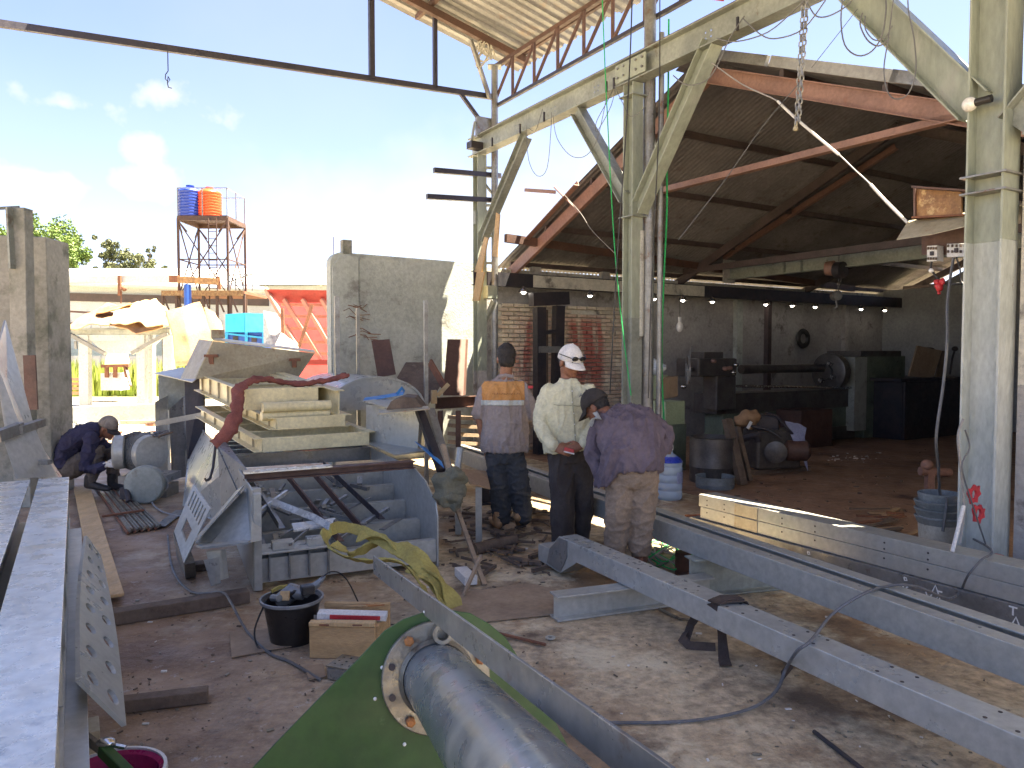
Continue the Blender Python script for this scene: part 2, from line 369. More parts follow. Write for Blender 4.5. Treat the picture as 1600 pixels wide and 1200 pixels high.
M['plastic_bk'] = mk('black_plastic', (.016, .015, .016), (.025, .023, .022), 8, .4, 0, .1)
M['shade_bk'] = mk('dark_lens', (.012, .012, .014), None, 5, .12, 0, 0)
M['red'] = mk('red_painted_steel', (.50, .035, .045), (.38, .028, .035), 6, .45, 0, .05)
M['magenta'] = mk('magenta_plastic', (.30, .015, .09), (.22, .012, .065), 5, .35, 0, .03)
M['white_pl'] = mk('white_plastic', (.66, .66, .64), (.58, .58, .56), 8, .5, 0, .04)
M['grey_pl'] = mk('grey_plastic_bucket', (.20, .235, .255), (.14, .165, .18), 5, .5, 0, .05, 30, [(7, .6, .72, (.35, .36, .35))])
M['pail_lt'] = mk('dirty_pale_pail', (.42, .43, .40), (.33, .33, .30), 5, .55, 0, .05, 30, [(6, .58, .7, (.2, .18, .15))])
M['bluetank'] = mk('blue_tank', (.02, .06, .38), (.015, .045, .30), 4, .4, 0, .02)
M['orangetank'] = mk('orange_tank', (.78, .09, .015), (.68, .075, .015), 4, .4, 0, .02)
M['bluecab'] = mk('sky_blue_paint', (.03, .32, .62), (.025, .27, .55), 3, .5, 0, .03)
M['bluepost'] = mk('blue_post_paint', (.02, .09, .42), (.02, .07, .33), 3, .5, 0, .03)
M['redroof'] = mk('red_roof_paint', (.34, .045, .04), (.28, .04, .035), 2, .6, 0, .03)
M['pinkbeam'] = mk('pink_primer_steel', (.60, .29, .20), (.50, .23, .16), 2, .6, 0, .03)
M['rust'] = mk('rusty_steel', (.24, .10, .05), (.15, .065, .04), 6, .8, 0, .3, 50)
M['tarp'] = mk('tan_tarp', (.50, .36, .19), (.42, .29, .15), 1.6, .8, 0, .3, 20)
M['tarp_br'] = mk('brown_tarp', (.26, .15, .08), (.38, .25, .14), 1.4, .8, 0, .3, 20)
M['leaf'] = mk('leaf_green', (.115, .18, .03), (.08, .135, .022), 1.2, .6, 0, 0, rnd=.1)
M['leaf2'] = mk('dusty_leaf', (.13, .15, .06), (.09, .10, .045), 1.2, .6, 0, 0)
M['bark'] = mk('bark', (.14, .11, .08), None, 5, .9, 0, .4)
M['grass'] = mk('grass_blades', (.24, .32, .045), (.34, .36, .08), .5, .7, 0, 0, pos=True)
M['wire'] = mk('grey_cable', (.10, .105, .115), (.14, .145, .155), 5, .5, 0, 0)
M['wire_bk'] = mk('black_wire', (.02, .02, .022), None, 5, .5, 0, 0)
M['wire_lt'] = mk('pale_cable', (.30, .29, .28), None, 5, .6, 0, 0)
M['wire_or'] = mk('orange_hose', (.45, .17, .07), None, 5, .5, 0, 0)
M['rope_gn'] = mk('green_rope', (.02, .42, .12), (.015, .33, .09), 20, .7, 0, .2, 200)
M['bulb'] = mk('lamp_glass', (.75, .75, .72), (.7, .7, .68), 5, .08, 0, 0, spec=.9)
M['shade_m'] = mk('lamp_reflector', (.50, .46, .42), (.40, .36, .33), 6, .25, .8, 0)
M['bulb_on'] = mk('glowing_bulb', (.8, .8, .8), (.8, .8, .8), 5, .3, 0, 0, emis=((1, .92, .8), 2.2))
M['blue_sheet'] = mk('blue_sheet', (.03, .19, .55), (.06, .28, .65), 5, .5, 0, .05)
M['bluelid'] = mk('deep_blue_plastic', (.03, .06, .45), (.02, .05, .38), 5, .3, 0, .02)
M['bag'] = mk('white_plastic_bag', (.62, .66, .70), (.52, .56, .60), 6, .35, 0, .3, 30)
M['ragblue'] = mk('pale_blue_cloth', (.30, .33, .48), (.24, .26, .40), 6, .9, 0, .3, 60)
M['panel_grn'] = mk('pale_green_box', (.36, .44, .29), (.31, .38, .25), 5, .5, 0, .04)
M['amber'] = mk('amber_stained_panel', (.40, .22, .09), (.22, .11, .045), 8, .6, 0, .2, 40, [(10, .56, .66, (.55, .38, .18))])
M['olive_cloth'] = mk('olive_rag', (.17, .16, .11), (.12, .115, .08), 8, .95, 0, .4, 90)
def jug_mat():
    m = bpy.data.materials.new('clear_blue_jug'); m.use_nodes = True; b = m.node_tree.nodes['Principled BSDF']
    b.inputs['Base Color'].default_value = (.72, .86, 1, 1); b.inputs['Roughness'].default_value = .12
    b.inputs['Transmission Weight'].default_value = .6; b.inputs['IOR'].default_value = 1.25; return m
M['jug'] = jug_mat()
# ================================================================== GROUND
def ground_extra(t, src, col, mix, mr, noise_):
    # earthy brown patches, pale cement scars, oily dark stains, pale specks painted as glints
    col = mix(mr(noise_(.55, 4), .46, .58), col, (.31, .205, .115))
    col = mix(mr(noise_(1.5, 9, rg=.72), .52, .61), col, (.64, .565, .40))
    col = mix(mr(noise_(.95, 8, rg=.7), .51, .62), col, (.13, .09, .06))
    col = mix(mr(noise_(7, 9, rg=.75), .60, .70), col, (.15, .11, .08))
    dp = N(t, 'ShaderNodeVectorMath', operation='DOT_PRODUCT'); t.links.new(src, dp.inputs[0]); dp.inputs[1].default_value = NN
    ad = N(t, 'ShaderNodeMath', operation='MULTIPLY_ADD'); t.links.new(noise_(1.1, 6), ad.inputs[0]); ad.inputs[1].default_value = 2.2; t.links.new(dp.outputs['Value'], ad.inputs[2])
    k_ = NN.dot(B0); msk = mr(ad.outputs[0], k_ - 4.0, k_ - 2.6, .85, 0)
    damp = mix(mr(noise_(2.2, 8, rg=.7), .44, .58), (.33, .23, .155), (.165, .10, .065))
    damp = mix(mr(noise_(8, 10, rg=.8), .57, .64), damp, (.46, .44, .44))
    col = mix(msk, col, damp)
    col = mix(mr(noise_(19, 6, rg=.7), .67, .72), col, (.5, .47, .42))
    return col
M['floor'] = mk('dirty_cement_floor', (.50, .405, .27), (.40, .325, .22), 1.0, .55, 0, .9, 24, pos=True, fine=.35, extra=ground_extra, rvar=.3)
def wet_extra(t, src, col, mix, mr, noise_):
    col = mix(mr(noise_(.9, 6), .42, .6), col, (.20, .145, .11))
    col = mix(mr(noise_(2.4, 8, rg=.7), .55, .66), col, (.10, .07, .065))
    col = mix(mr(noise_(9, 9, rg=.75), .60, .68), col, (.27, .26, .265))
    return col
M['floor_wet'] = mk('damp_trodden_floor', (.28, .235, .215), (.215, .175, .16), 1.3, .42, 0, .7, 22, pos=True, fine=.2, extra=wet_extra, rvar=.25)
def shed_extra(t, src, col, mix, mr, noise_):
    col = mix(mr(noise_(1.2, 8, rg=.7), .5, .66), col, (.13, .07, .05))
    col = mix(mr(noise_(5, 8, rg=.7), .62, .7), col, (.22, .13, .085))
    return col
M['floor_shed'] = mk('red_brown_shed_floor', (.34, .21, .14), (.27, .165, .11), 1.3, .6, 0, .5, 22, pos=True, fine=.2, extra=shed_extra)
M['dirt'] = mk('sunlit_dirt', (.46, .39, .28), (.38, .32, .22), .25, .9, 0, .4, 12, pos=True, fine=.15, spots=[(.12, .5, .62, (.17, .20, .06))])
g = MB(); g.grid([[V(x, y, -.02) for x in (-320, 0, 320)] for y in (-60, 150, 500)]); g.build('ground', M['dirt'], kind='structure', recalc=False)
def poly_sheet(pts, z, name, m, nx=1):
    g = MB(); g.prism([V(p[0], p[1], z - .006) for p in pts], (0, 0, .006)); return g.build(name, m, kind='structure')
def quad_st(s0, s1, t0, t1): return [R(s0, t0), R(s1, t0), R(s1, t1), R(s0, t1)]
poly_sheet(quad_st(-7, 12.5, -12, .55), 0, 'workshop_floor', M['floor'])
# damp, trodden strip at the left
def blob_outline(pts, z, name, m):
    out = []
    n = len(pts)
    for i in range(n):
        a = pts[i]; b = pts[(i + 1) % n]
        for k in range(6):
            p = a.lerp(b, k / 6); q = noise.noise(p * 2.3) * .12 + noise.noise(p * 7) * .05
            out.append(p + V(q, q * .7, 0))
    return poly_sheet(out, z, name, m)
0 and blob_outline([G(-200, 1250), G(520, 1250), G(430, 1120), G(330, 1010), G(420, 960), G(330, 850), G(250, 770), G(100, 770), G(60, 900)], .004, 'damp_floor_patch', M['floor_wet'])
poly_sheet(quad_st(-7, 7.5, .56, 12.0), .003, 'shed_floor', M['floor_shed'])
M['slab'] = mk('sunlit_cement_yard', (.56, .50, .40), (.48, .43, .34), .5, .85, 0, .3, 14, pos=True, fine=.12)
poly_sheet([R(12.5, -12), R(12.5, -.8), R(24, -.8), R(24, -16)], -.002, 'yard_slab', M['slab'])
# far meadow strip of grass beyond the yard
rnd = random.Random(3)
gv = MB()
for i in range(9000):
    a = rnd.random()
    x = -24 + 24 * rnd.random(); y = 27 + 8 * rnd.random() ** 1.3
    h = .6 + .8 * rnd.random(); an = rnd.random() * 6.28; wv = .05 + .05 * rnd.random(); b = V(x, y, 0)
    dx = V(math.cos(an) * wv, math.sin(an) * wv, 0); lean = V(rnd.uniform(-.2, .2), rnd.uniform(-.2, .2), h)
    gv.add([b - dx, b + dx, b + lean], [(0, 1, 2)])
gv.build('grass', M['grass'], kind='stuff', label='tall yellow green grass beyond the yard', cat='grass', recalc=False)
# ================================================================== WORKSHOP COLUMNS AND CRANE GIRDER (row plane t = 0)
sA = st(RP(987, 560))[0]; sC = st(RP(750, 560))[0]; sB = st(RP(1543, 560))[0]
GT = [RP(790, 195), RP(1162, 0)]; GZ = (GT[0].z + GT[1].z) / 2
GH = .27
def hcol(name, label, s, t, z1, wd, dp, mat, base=True, paint_z=None, mat2=None):
    root = thing(name, label, 'column', R(s, t), None)
    z0 = .012
    c = MB()
    zz = paint_z or z1
    # H section with flanges facing along the row
    def sec(z0, z1, mm, nm):
        q = MB(); p0 = R(s, t, z0); p1 = R(s, t, z1)
        q.ibeam(p0, p1, dp, wd, .009, up=D, tf=.013); return q.build(nm, mm, root)
    if paint_z:
        sec(z0, paint_z, mat2, 'lower_shaft'); sec(paint_z + .001, z1, mat, 'upper_shaft')
    else: sec(z0, z1, mat, 'shaft')
    b = MB(); b.box(R(s, t, .006), (dp + .16, wd + .12, .012), rz=math.atan2(D.y, D.x)); b.build('base_plate', M['grey_green'], root)
    return root
colA = hcol('steel_column', 'pale green steel column with spread braces beside the white cap man', sA, 0, GZ - GH - .01, .15, .16, M['green_paint'], paint_z=1.95, mat2=M['grey_green'])
colC = hcol('steel_column', 'far pale green steel column at the end of the grey wall', sC, 0, GZ - GH - .01, .15, .15, M['green_paint'], paint_z=1.3, mat2=M['concrete_dk'])
colB = hcol('steel_column', 'near thick column, green above and white below, at the right edge', sB, 0, 5.6, .21, .24, M['green_paint'], paint_z=CZ + (551 - 380) / FPX * B0.y, mat2=M['green_white'])
def brace(parent, pa, pb, h, w, m=None, name='brace'):
    q = MB(); q.ibeam(pa, pb, h, w, .008, up=D); return q.build(name, m or M['green_paint'], parent)
brace(colA, R(sA + .10, 0, RP(968, 310).z - .02), RP(902, 172), .15, .13, M['grey_green'])
brace(colA, R(sA - .10, 0, RP(993, 330).z), RP(1113, 66), .16, .15)
brace(colC, R(sC - .09, 0, RP(757, 372).z), RP(822, 212), .14, .12, M['grey_green'])
brace(colB, R(sB + .1, .0, RP(1530, 168).z), RP(1335, -20), .24, .17)
pB = R(sB - .14, 0, RP(1565, 205).z); brace(colB, pB, pB - D * 1.3 + UP * 1.35, .22, .17, M['grey_green'])
# stiffener plates and clips on columns
q = MB()
for s_, z_ in ((sA, 3.05), (sA, 4.35)): q.box(R(s_, 0, z_), (.24, .21, .012), rz=math.atan2(D.y, D.x))
q.build('stiffener', M['grey_green'], colA)
q = MB()
for py in (277, 303): q.box(R(sB, 0, RP(1545, py).z), (.295, .262, .012), rz=math.atan2(D.y, D.x))
q.build('stiffener', M['tube_grey'], colB)
# girder with bolt holes seen as sky dots
gird = thing('crane_girder', 'long pale green steel girder running over the column row', 'girder', R(sC + .2, 0, GZ - GH))
s0g, s1g = -6.0, sC + .22
def holes_at(px_list, zoff):
    out = []
    for px, py in px_list:
        s_, t_ = st(RP(px, py))
        for a in (-.035, .035):
            for b in (-.028, .028): out.append((s_ + a, GZ - GH / 2 + zoff + b))
    return out
hl = holes_at([(809, 196), (865, 168), (932, 132), (1107, 42)], 0)
loops = [[(s0g, GZ - GH + .014), (s1g, GZ - GH + .014), (s1g, GZ - .014), (s0g, GZ - .014)]]
for a, b in hl: loops.append([(a + .011 * math.cos(k * math.pi / 4), b + .011 * math.sin(k * math.pi / 4)) for k in range(8)])
q = MB(); q.plate(loops, lambda a, b, c: R(a, -.005 + c, b), .01); q.build('web', M['grey_green'], gird)
for z_ in (GZ - .007, GZ - GH + .007):
    q = MB(); q.bar(R(s0g, 0, z_), R(s1g, 0, z_), .17, .0135); q.build('flange', M['grey_green'], gird)
q = MB(); q.bar(R(s0g, 0, GZ + .022), R(s1g, 0, GZ + .022), .05, .04); q.build('crane_rail', M['brown_red'], gird)
# splice plate over column A
q = MB(); q.box(R(sA - .05, -.09, GZ - GH / 2 - .01), (.5, .012, .2), rz=math.atan2(D.y, D.x)); q.build('splice_plate', M['green_paint'], gird)
for a in (-.2, -.1, .1, .2):
    for b in (-.05, .05):
        q = MB(); q.lathe([(.014, 0), (.014, .016)], R(sA - .05 + a, -.097, GZ - GH / 2 + b), -NN, 6); q.build('bolt', M['tube_grey'], gird)
# small hook clamps hung along the girder
for i, px in enumerate((778, 822, 860, 958, 970, 1163)):
    s_, _ = st(RP(px, 100)); q = MB()
    q.box(R(s_, -.095, GZ - GH + .05), (.02, .02, .12), rz=.5); q.build('cable_clip', M['black'], gird)
# ================================================================== CANOPY over the workshop
zE = 5.98; sl = .24; tE = .92; sEnd = sC + .33
can = thing('workshop_canopy', 'open high roof of ribbed pale zinc sheets over the workshop', 'roof', R(sEnd, tE, zE))
tR = -2.4; zR = zE + sl * (tE - tR); tL = -5.25  # ridge and left eave are out of view, placed to let skylight in
def corrug(s_a, s_b, t_a, z_a, t_b, z_b, pitch=.16, amp=.018, trap=True, th=.0):
    """ribbed sheet: ribs run from (t_a,z_a) to (t_b,z_b), section across s"""
    q = MB(); n = max(1, round((s_b - s_a) / pitch)); sec = []
    for k in range(n):
        b = s_a + (s_b - s_a) * k / n; w_ = (s_b - s_a) / n
        if trap: sec += [(b, 0), (b + w_ * .45, 0), (b + w_ * .6, amp * 1.6), (b + w_ * .85, amp * 1.6)]
        else: sec += [(b + w_ * j / 6, amp * (1 + math.sin(2 * math.pi * j / 6))) for j in range(6)]
    sec.append((s_b + .03, 0))
    rows = []
    M_ = 3
    for j in range(M_ + 1):
        f = j / M_; t_ = t_a + (t_b - t_a) * f; z_ = z_a + (z_b - z_a) * f
        rows.append([R(a, t_, z_ + c) for a, c in sec])
    q.grid(rows); return q
s_ = sEnd; k = 0
while s_ > -4.3:  # unseen near end stops short so sun strikes the floor behind the camera
    nx = s_ - .82; jit = rnd.uniform(0, .006); ex = rnd.uniform(-.05, .06)
    q = corrug(nx, s_, tE + ex, zE + jit - sl * ex, tR, zR + jit); q.build('roof_sheet', M['roof_canopy'], can, smooth=False)
    q = corrug(nx, s_, tR, zR + jit, tL, zR - sl * (tR - tL) + jit); q.build('roof_sheet', M['roof_canopy'], can)
    s_ = nx; k += 1
# gable rafter (red-brown), purlins along the row
def raf(s_, m, name='rafter', dz=-.13, hh=.1, t0=tE - .25):
    q = MB(); q.bar(R(s_, t0, zE + sl * (tE - t0) + dz), R(s_, tR, zR + dz), .08, hh); q.bar(R(s_, tR, zR + dz), R(s_, tL, zR - sl * (tR - tL) + dz), .08, hh); q.build(name, m, can)
for a in (sC - .25, sA, 0, -3.6): raf(a, M['brown_red'])
for t_ in (tE - .32, -.9, -2.2):
    q = MB(); z_ = zE + sl * (tE - t_) - .045; q.bar(R(-6, t_, z_), R(sEnd - .1, t_, z_), .05, .07); q.build('purlin', M['brown_red'], can)
# N truss under the eave
tT = .22
tc0, tc1 = RP(780, 92, tT), RP(1000, -28, tT); bc0, bc1 = RP(775, 168, tT), RP(1000, 38, tT)
zT = (tc0.z + tc1.z) / 2; zBt = (bc0.z + bc1.z) / 2
q = MB(); q.angle(R(-6, tT, zT), R(sC, tT, zT), .06, .008); q.build('top_chord', M['brown_red'], can)
q = MB(); q.bar(R(-6, tT, zBt), R(sC, tT, zBt), .045, .045); q.build('bottom_chord', M['dark_tube'], can)
s_ = sC - .02
sv = [st(RP(px, 120, tT))[0] for px in (801, 833, 869, 910, 957)]
step = (sv[0] - sv[4]) / 4; nodes = [sv[0] - step * i for i in range(14)]
prev = sC
for a in nodes:
    if a < -6: break
    q = MB(); q.bar(R(a, tT, zBt), R(a, tT, zT), .032, .032, up=NN); q.build('truss_post', M['brown_red'], can)
    q = MB(); q.bar(R(prev, tT, zBt), R(a, tT, zT), .032, .032, up=NN); q.build('truss_diagonal', M['brown_red'], can)
    prev = a
# tubular posts that carry the canopy
def post(px, t_, z1, label, r=.055, zlow=0.012):
    s_, _ = st(RP(px, 300, t_)); root = thing('canopy_post', label, 'post', R(s_, t_))
    q = MB(); q.tube([R(s_, t_, zlow), R(s_, t_, z1)], r, 14); q.build('tube', M['tube_grey'], root, smooth=True)
    q = MB(); q.box(R(s_, t_, z1 + .006), (.2, .2, .012)); q.build('cap_plate', M['tube_grey'], root)
    return s_, root
spC, rC = post(773, .18, zT - .02, 'thin grey tube post behind the far green column', .05)
spA, rA = post(1014, .16, zT - .02, 'grey tube post rising beside the middle green column', .065)
q = MB(); q.tube([R(spA - .14, .2, .01), R(spA - .14, .2, 5.0)], .03, 10); q.build('drain_pipe', M['tube_grey'], rA, smooth=True)
q = MB(); q.tube([R(spA + .02, .07, 1.75), R(spA + .02, .07, 2.9)], .036, 10); q.build('sleeve', M['pail_lt'], rA, smooth=True)
for z_ in (2.5, 3.2, 3.9, 4.5):
    q = MB(); q.bar(R(sA - .08, .1, z_), R(spA, .16, z_), .04, .04); q.build('bracket', M['grey_green'], rA)
for z_ in (3.75, 3.3, 2.9, 2.45, 4.3):
    q = MB(); q.bar(R(sC - .05, .02, z_), R(spC, .18, z_), .035, .035); q.build('bracket', M['grey_green'], rC)
# brace from the post out to the gable rafter + tied bundle
q = MB(); q.bar(R(spC, .1, RP(773, 150, .1).z), PV(735, 62, R(sC - .25, 0), D), .05, .05); q.build('raking_strut', M['tube_grey'], rC)
q = MB()
for i in range(9):
    a = i * .7; c = PV(758 + rnd.uniform(-6, 6), 80 + rnd.uniform(-12, 12), R(sC - .2, 0), D)
    q.tube([c + V(.10 * math.cos(a + k * .8), .06 * math.sin(a + k * .8), .16 * math.sin(a * 2 + k * .8)) for k in range(8)], .011, 5)
q.build('rope_bundle', M['concrete_band'], label='tangled pale rope bundle tied under the canopy corner', cat='rope')
# gable tie: long dark tube with hangers, in the plane of column C
sG = sC - .05
gt = thing('gable_tie', 'long dark tube tie with upright hangers crossing the open sky', 'roof truss', R(sG, 0, 5.3))
def GP(px, py): return PV(px, py, R(sG, 0), D)
a, b = GP(772, 152), GP(-60, 28)
q = MB(); q.bar(a, b + (b - a) * .35, .055, .075); q.build('bottom_chord', M['dark_tube'], gt)
def onl(px): 
    f = (px - 772) / (-60 - 772); return GP(px, 152 + (28 - 152) * f)
for px, wd in ((581, .07), (680, .055), (470, .06), (330, .06)):
    p = onl(px); s_, t_ = st(p); zt = zE + sl * (tE - t_) - .05
    if px < 560: continue
    q = MB(); q.bar(p, V(p.x, p.y, zt), wd, wd, up=D); q.build('hanger', M['dark_tube'], gt)
q = MB(); q.bar(onl(718), GP(750, 188), .045, .05); q.build('strut', M['dark_tube'], gt)
# wire hook under the tie
p = onl(262); q = MB(); pts = [p, p + V(0, 0, -.08), p + V(0, 0, -.26), p + V(-.03, 0, -.3), p + V(-.035, 0, -.35), p + V(0, 0, -.39), p + V(.02, 0, -.36), p + V(0, 0, -.32), p + V(-.01, 0, -.40), p + V(0, 0, -.45), p + V(.04, 0, -.46)]
q.tube(pts, .006, 5); q.build('wire_hook', M['wire_bk'], label='thin bent wire hook hanging from the long dark tube', cat='hook')
# capital block + two stub arms on column C
q = MB(); c = GP(756, 200); q.box(c + V(0, 0, .0), (.26, .06, .3), rz=math.atan2(NN.y, NN.x)); q.build('head_plate', M['tube_grey'], colC)
for (x0, y0, x1, y1, lab) in ((678, 266, 782, 275, 'upper'), (667, 307, 770, 313, 'lower')):
    q = MB(); q.bar(GP(x0, y0), GP(x1, y1), .06, .07)
    q.build('stub_arm', M['dark_tube'], label=lab + ' short dark bar sticking out left of the far green column', cat='steel bar')
for (a, b) in (((748, 275), (775, 310)), ((745, 312), (772, 345)), ((742, 190), (736, 225)), ((742, 350), (742, 330))):
    q = MB(); q.bar(GP(*a), GP(*b), .03, .03); q.build('lacing', M['grey_green'], colC)
for (pts, m, lab) in (([(741, 425), (752, 425), (762, 372), (757, 370)], 'wood_lt', 'sunlit tan board tied to the far green column'), ([(738, 470), (748, 470), (757, 425), (745, 425)], 'wood_lt', 'lower sunlit tan board against the far green column'), ([(769, 400), (776, 402), (780, 335), (775, 332)], 'wood', 'thin tan batten right of the far green column')):
    q = MB(); q.prism([RP(*p, -.14) for p in pts], NN * .02); q.build('tan_board', M[m], label=lab, cat='board')
q = MB(); q.box(RP(764, 457, .1), (.22, .16, .19), rz=math.atan2(D.y, D.x)); q.build('seat_bracket', M['green_paint'], colC, bevel=.004)
q = MB(); q.bar(RP(756, 505, .1), RP(772, 470, .1), .05, .07); q.build('seat_bracket_strut', M['grey_green'], colC)
# crane end stop
q = MB(); q.box(GP(742, 228), (.2, .14, .1), rz=.6); q.build('end_stop', M['black'], gird)
# ================================================================== MACHINE SHED
tG = .8; sAp = st(RP(1105, 103, tG))[0]; zAp = RP(1105, 103, tG).z
zS = .425
def rz_(s_): return zAp - zS * abs(s_ - sAp)
sEL = 7.85; sER = -1.4; tBk = 11.6
shed = thing('shed_roof', 'low gabled rusty sheet roof of the dark machine shed', 'roof', R(sAp, tG, zAp))
t_ = tG - .10
while t_ < tBk:
    nx = min(t_ + .82, tBk + .3)
    for (sa, sb) in ((sAp, sEL), (sAp, sER)):
        q = MB(); n = round((nx - t_) / .075); sec = []
        ex = rnd.uniform(-.04, .05)
        for k in range(n * 5 + 1): sec.append((t_ + (nx - t_ + .04) * k / (n * 5), .016 * math.sin(2 * math.pi * k / 5)))
        q.grid([[R(sa + (sb - sa) * f + (ex if f else 0), a, rz_(sa + (sb - sa) * f) + c + .09 + (.004 if k_ else 0)) for a, c in sec] for k_, f in enumerate((0, .5, 1))])
        q.build('roof_sheet', M['roof_shed'], shed)
    t_ = nx
q = MB(); q.prism([R(sAp - .28, tG - .2, rz_(sAp - .28) + .125), R(sAp, tG - .2, zAp + .13), R(sAp + .28, tG - .2, rz_(sAp + .28) + .125), R(sAp + .28, tG - .2, rz_(sAp + .28) + .115), R(sAp, tG - .2, zAp + .115), R(sAp - .28, tG - .2, rz_(sAp - .28) + .115)], NN * (tBk - tG + .4)); q.build('ridge_cap', M['roof_shed'], shed)
for i, t_ in enumerate((tG, 4.4, 8.0, 11.3)):
    m = M['salmon'] if i == 0 else M['purlin']
    for se in (sEL - .1, sER + .1):
        q = MB(); q.chan(R(sAp, t_, zAp - .10), R(se, t_, rz_(se) - .10), .17 if i == 0 else .14, .06, .01); q.build('rafter', m, shed)
    if i in (1, 3):
        q = MB(); q.bar(R(7.4, t_, 3.05), R(-1, t_, 3.05), .06, .1); q.build('tie_beam', M['purlin'], shed)
# roof edge strips on the near right slope (pale flashing sheets)
for j, (a, b, m) in enumerate(((sAp - .15, sAp - 1.0, M['tube_grey']), (sAp - 1.05, sAp - 2.35, M['wall_lt']), (sAp - 2.3, sAp - 4.2, M['tube_grey']))):
    q = MB(); q.bar(R(a, tG - .21, rz_(a) + .11 + j * .003), R(b, tG - .21, rz_(b) + .11 + j * .003), .05, .10); q.build('verge_strip', m, shed)
for s_ in (sAp + 1.0, sAp + 2.1, sAp + 3.2, sAp + 4.2, sAp - 1.0, sAp - 2.1, sAp - 3.2, sAp - 4.2):
    q = MB(); q.bar(R(s_, tG, rz_(s_) + .025), R(s_, tBk, rz_(s_) + .025), .05, .08); q.build('purlin', M['purlin'], shed)
# horizontal salmon tie across the gable and roof bracing
za = RP(1020, 306, tG).z; zb = RP(1520, 188, tG).z
q = MB(); q.angle(RP(1012, 309, tG), R(st(RP(1530, 185, tG))[0] - .8, tG, (zb + za) / 2 - .03), .085, .01); q.build('gable_tie', M['salmon'], shed)
q = MB(); p0 = R(sEL - .4, 4.4, rz_(sEL - .4) - .05)
def on_left_roof(px, py, dz=-.05):
    # intersect pixel ray with the left slope plane
    nrm = (D * zS + UP).normalized(); return PV(px, py, R(sAp, 0, zAp + dz), nrm)
q.angle(on_left_roof(1400, 232), on_left_roof(1130, 405), .08, .01); q.build('roof_brace', M['salmon'], shed)
q = MB(); q.angle(on_left_roof(822, 380), on_left_roof(905, 290), .08, .01); q.build('roof_brace', M['salmon'], shed)
for (a, b) in (((790, 372), (1140, 405)),):
    q = MB(); q.bar(on_left_roof(*a), R(7.45, 9.5, rz_(7.45) - .05), .07, .12); q.build('eave_plate', M['brown_red'], shed)
# loose sheet + prop sticking out at the left verge
q = MB(); q.bar(RP(822, 297, tG - .1), RP(866, 300, tG - .1), .06, .05); q.bar(RP(866, 292, tG - .1), RP(905, 332, tG - .3), .02, .02); q.build('verge_prop', M['salmon'], shed)
# --- walls
sW = 7.52
def wallbox(name, label, s0, s1, t0, t1, z0, z1, m, cat='wall', bevel=0, kind=None):
    q = MB(); q.prism([R(s0, t0, z0), R(s1, t0, z0), R(s1, t1, z0), R(s0, t1, z0)], (0, 0, z1 - z0)); return q.build(name, m, label=label, cat=cat, bevel=bevel)
# free-standing grey wall left of column C
tl0 = st(SP(517, 500, sW))[1]; tl1 = st(SP(741, 500, sW))[1]
zt0 = SP(530, 394, sW).z
gw = thing('concrete_wall', 'free standing grey rendered wall with one rounded top corner', 'wall', R(sW, (tl0 + tl1) / 2))
q = MB(); r_ = .16; out = [(tl0, 0)]
for k in range(7):
    a = math.pi - k / 6 * math.pi / 2; out.append((tl0 + r_ + r_ * math.cos(a), zt0 - r_ + r_ * math.sin(a)))
ragged = [(tl1 + .03 * (i % 2) + rnd.uniform(-.02, .03), zt0 - .02 - i * (zt0 / 26)) for i in range(26)]
out += ragged + [(tl1, 0)]
q.prism([R(sW, a, b) for a, b in out], D * .18); q.build('render', M['concrete'], gw)
# raised pier strip on the wall
t1_ = st(SP(560, 500, sW))[1]; t2_ = st(SP(563, 500, sW))[1]
q = MB(); q.prism([R(sW - .035, tl0 + .02, 0), R(sW - .035, t1_, 0), R(sW - .035, t1_, zt0 - .05), R(sW - .035, tl0 + .14, zt0 - .05), R(sW - .035, tl0 + .02, zt0 - .2)], D * .032); q.build('pier', M['concrete'], gw, bevel=.006)
tj = st(SP(645, 500, sW))[1]
q = MB(); q.box(R(sW - .004, (t1_ + tj) / 2, (zt0) / 2), (.2, .2, .2)); 
q = MB(); q.prism([R(sW - .012, t1_ + .01, .3), R(sW - .012, tj, .3), R(sW - .012, tj - .02, zt0 - .04), R(sW - .012, t1_ + .01, zt0 - .04)], D * .01); q.build('render_patch', M['concrete'], gw)
tp = st(SP(543, 380, sW))[1]
q = MB(); q.box(R(sW + .06, tp, zt0 + .08), (.12, .13, .2), rz=math.atan2(D.y, D.x)); q.build('stub_post', M['concrete_grn'], gw)
q = MB(); q.tube([R(sW + .1, tl0 + .08, zt0 - .1), R(sW + .1, tl0 + .08, zt0 + .22)], .005, 5); q.build('rebar', M['rust'], gw)
# exposed brick teeth at the right end of that wall
for i in range(26):
    q = MB(); w_ = .09 if i % 2 else .16
    q.box(R(sW + .07, tl1 + w_ / 2 + rnd.uniform(-.01, .01), .05 + i * .105), (.15, w_, .085), rz=math.atan2(D.y, D.x)); q.build('brick', M['concrete_band'], gw)
# splash cracks: rebar ties poking from the render
q = MB()
for (cx, cy) in ((548, 490), (552, 520), (572, 525), (545, 478)):
    for k in range(4):
        a = SP(cx + rnd.uniform(-12, 12), cy + rnd.uniform(-8, 8), sW - .04); q.tube([a, a + NN * rnd.uniform(.05, .16) + UP * rnd.uniform(-.05, .05), a + NN * .2 + UP * rnd.uniform(-.1, .05)], .005, 4)
q.build('tie_wires', M['rust'], gw)
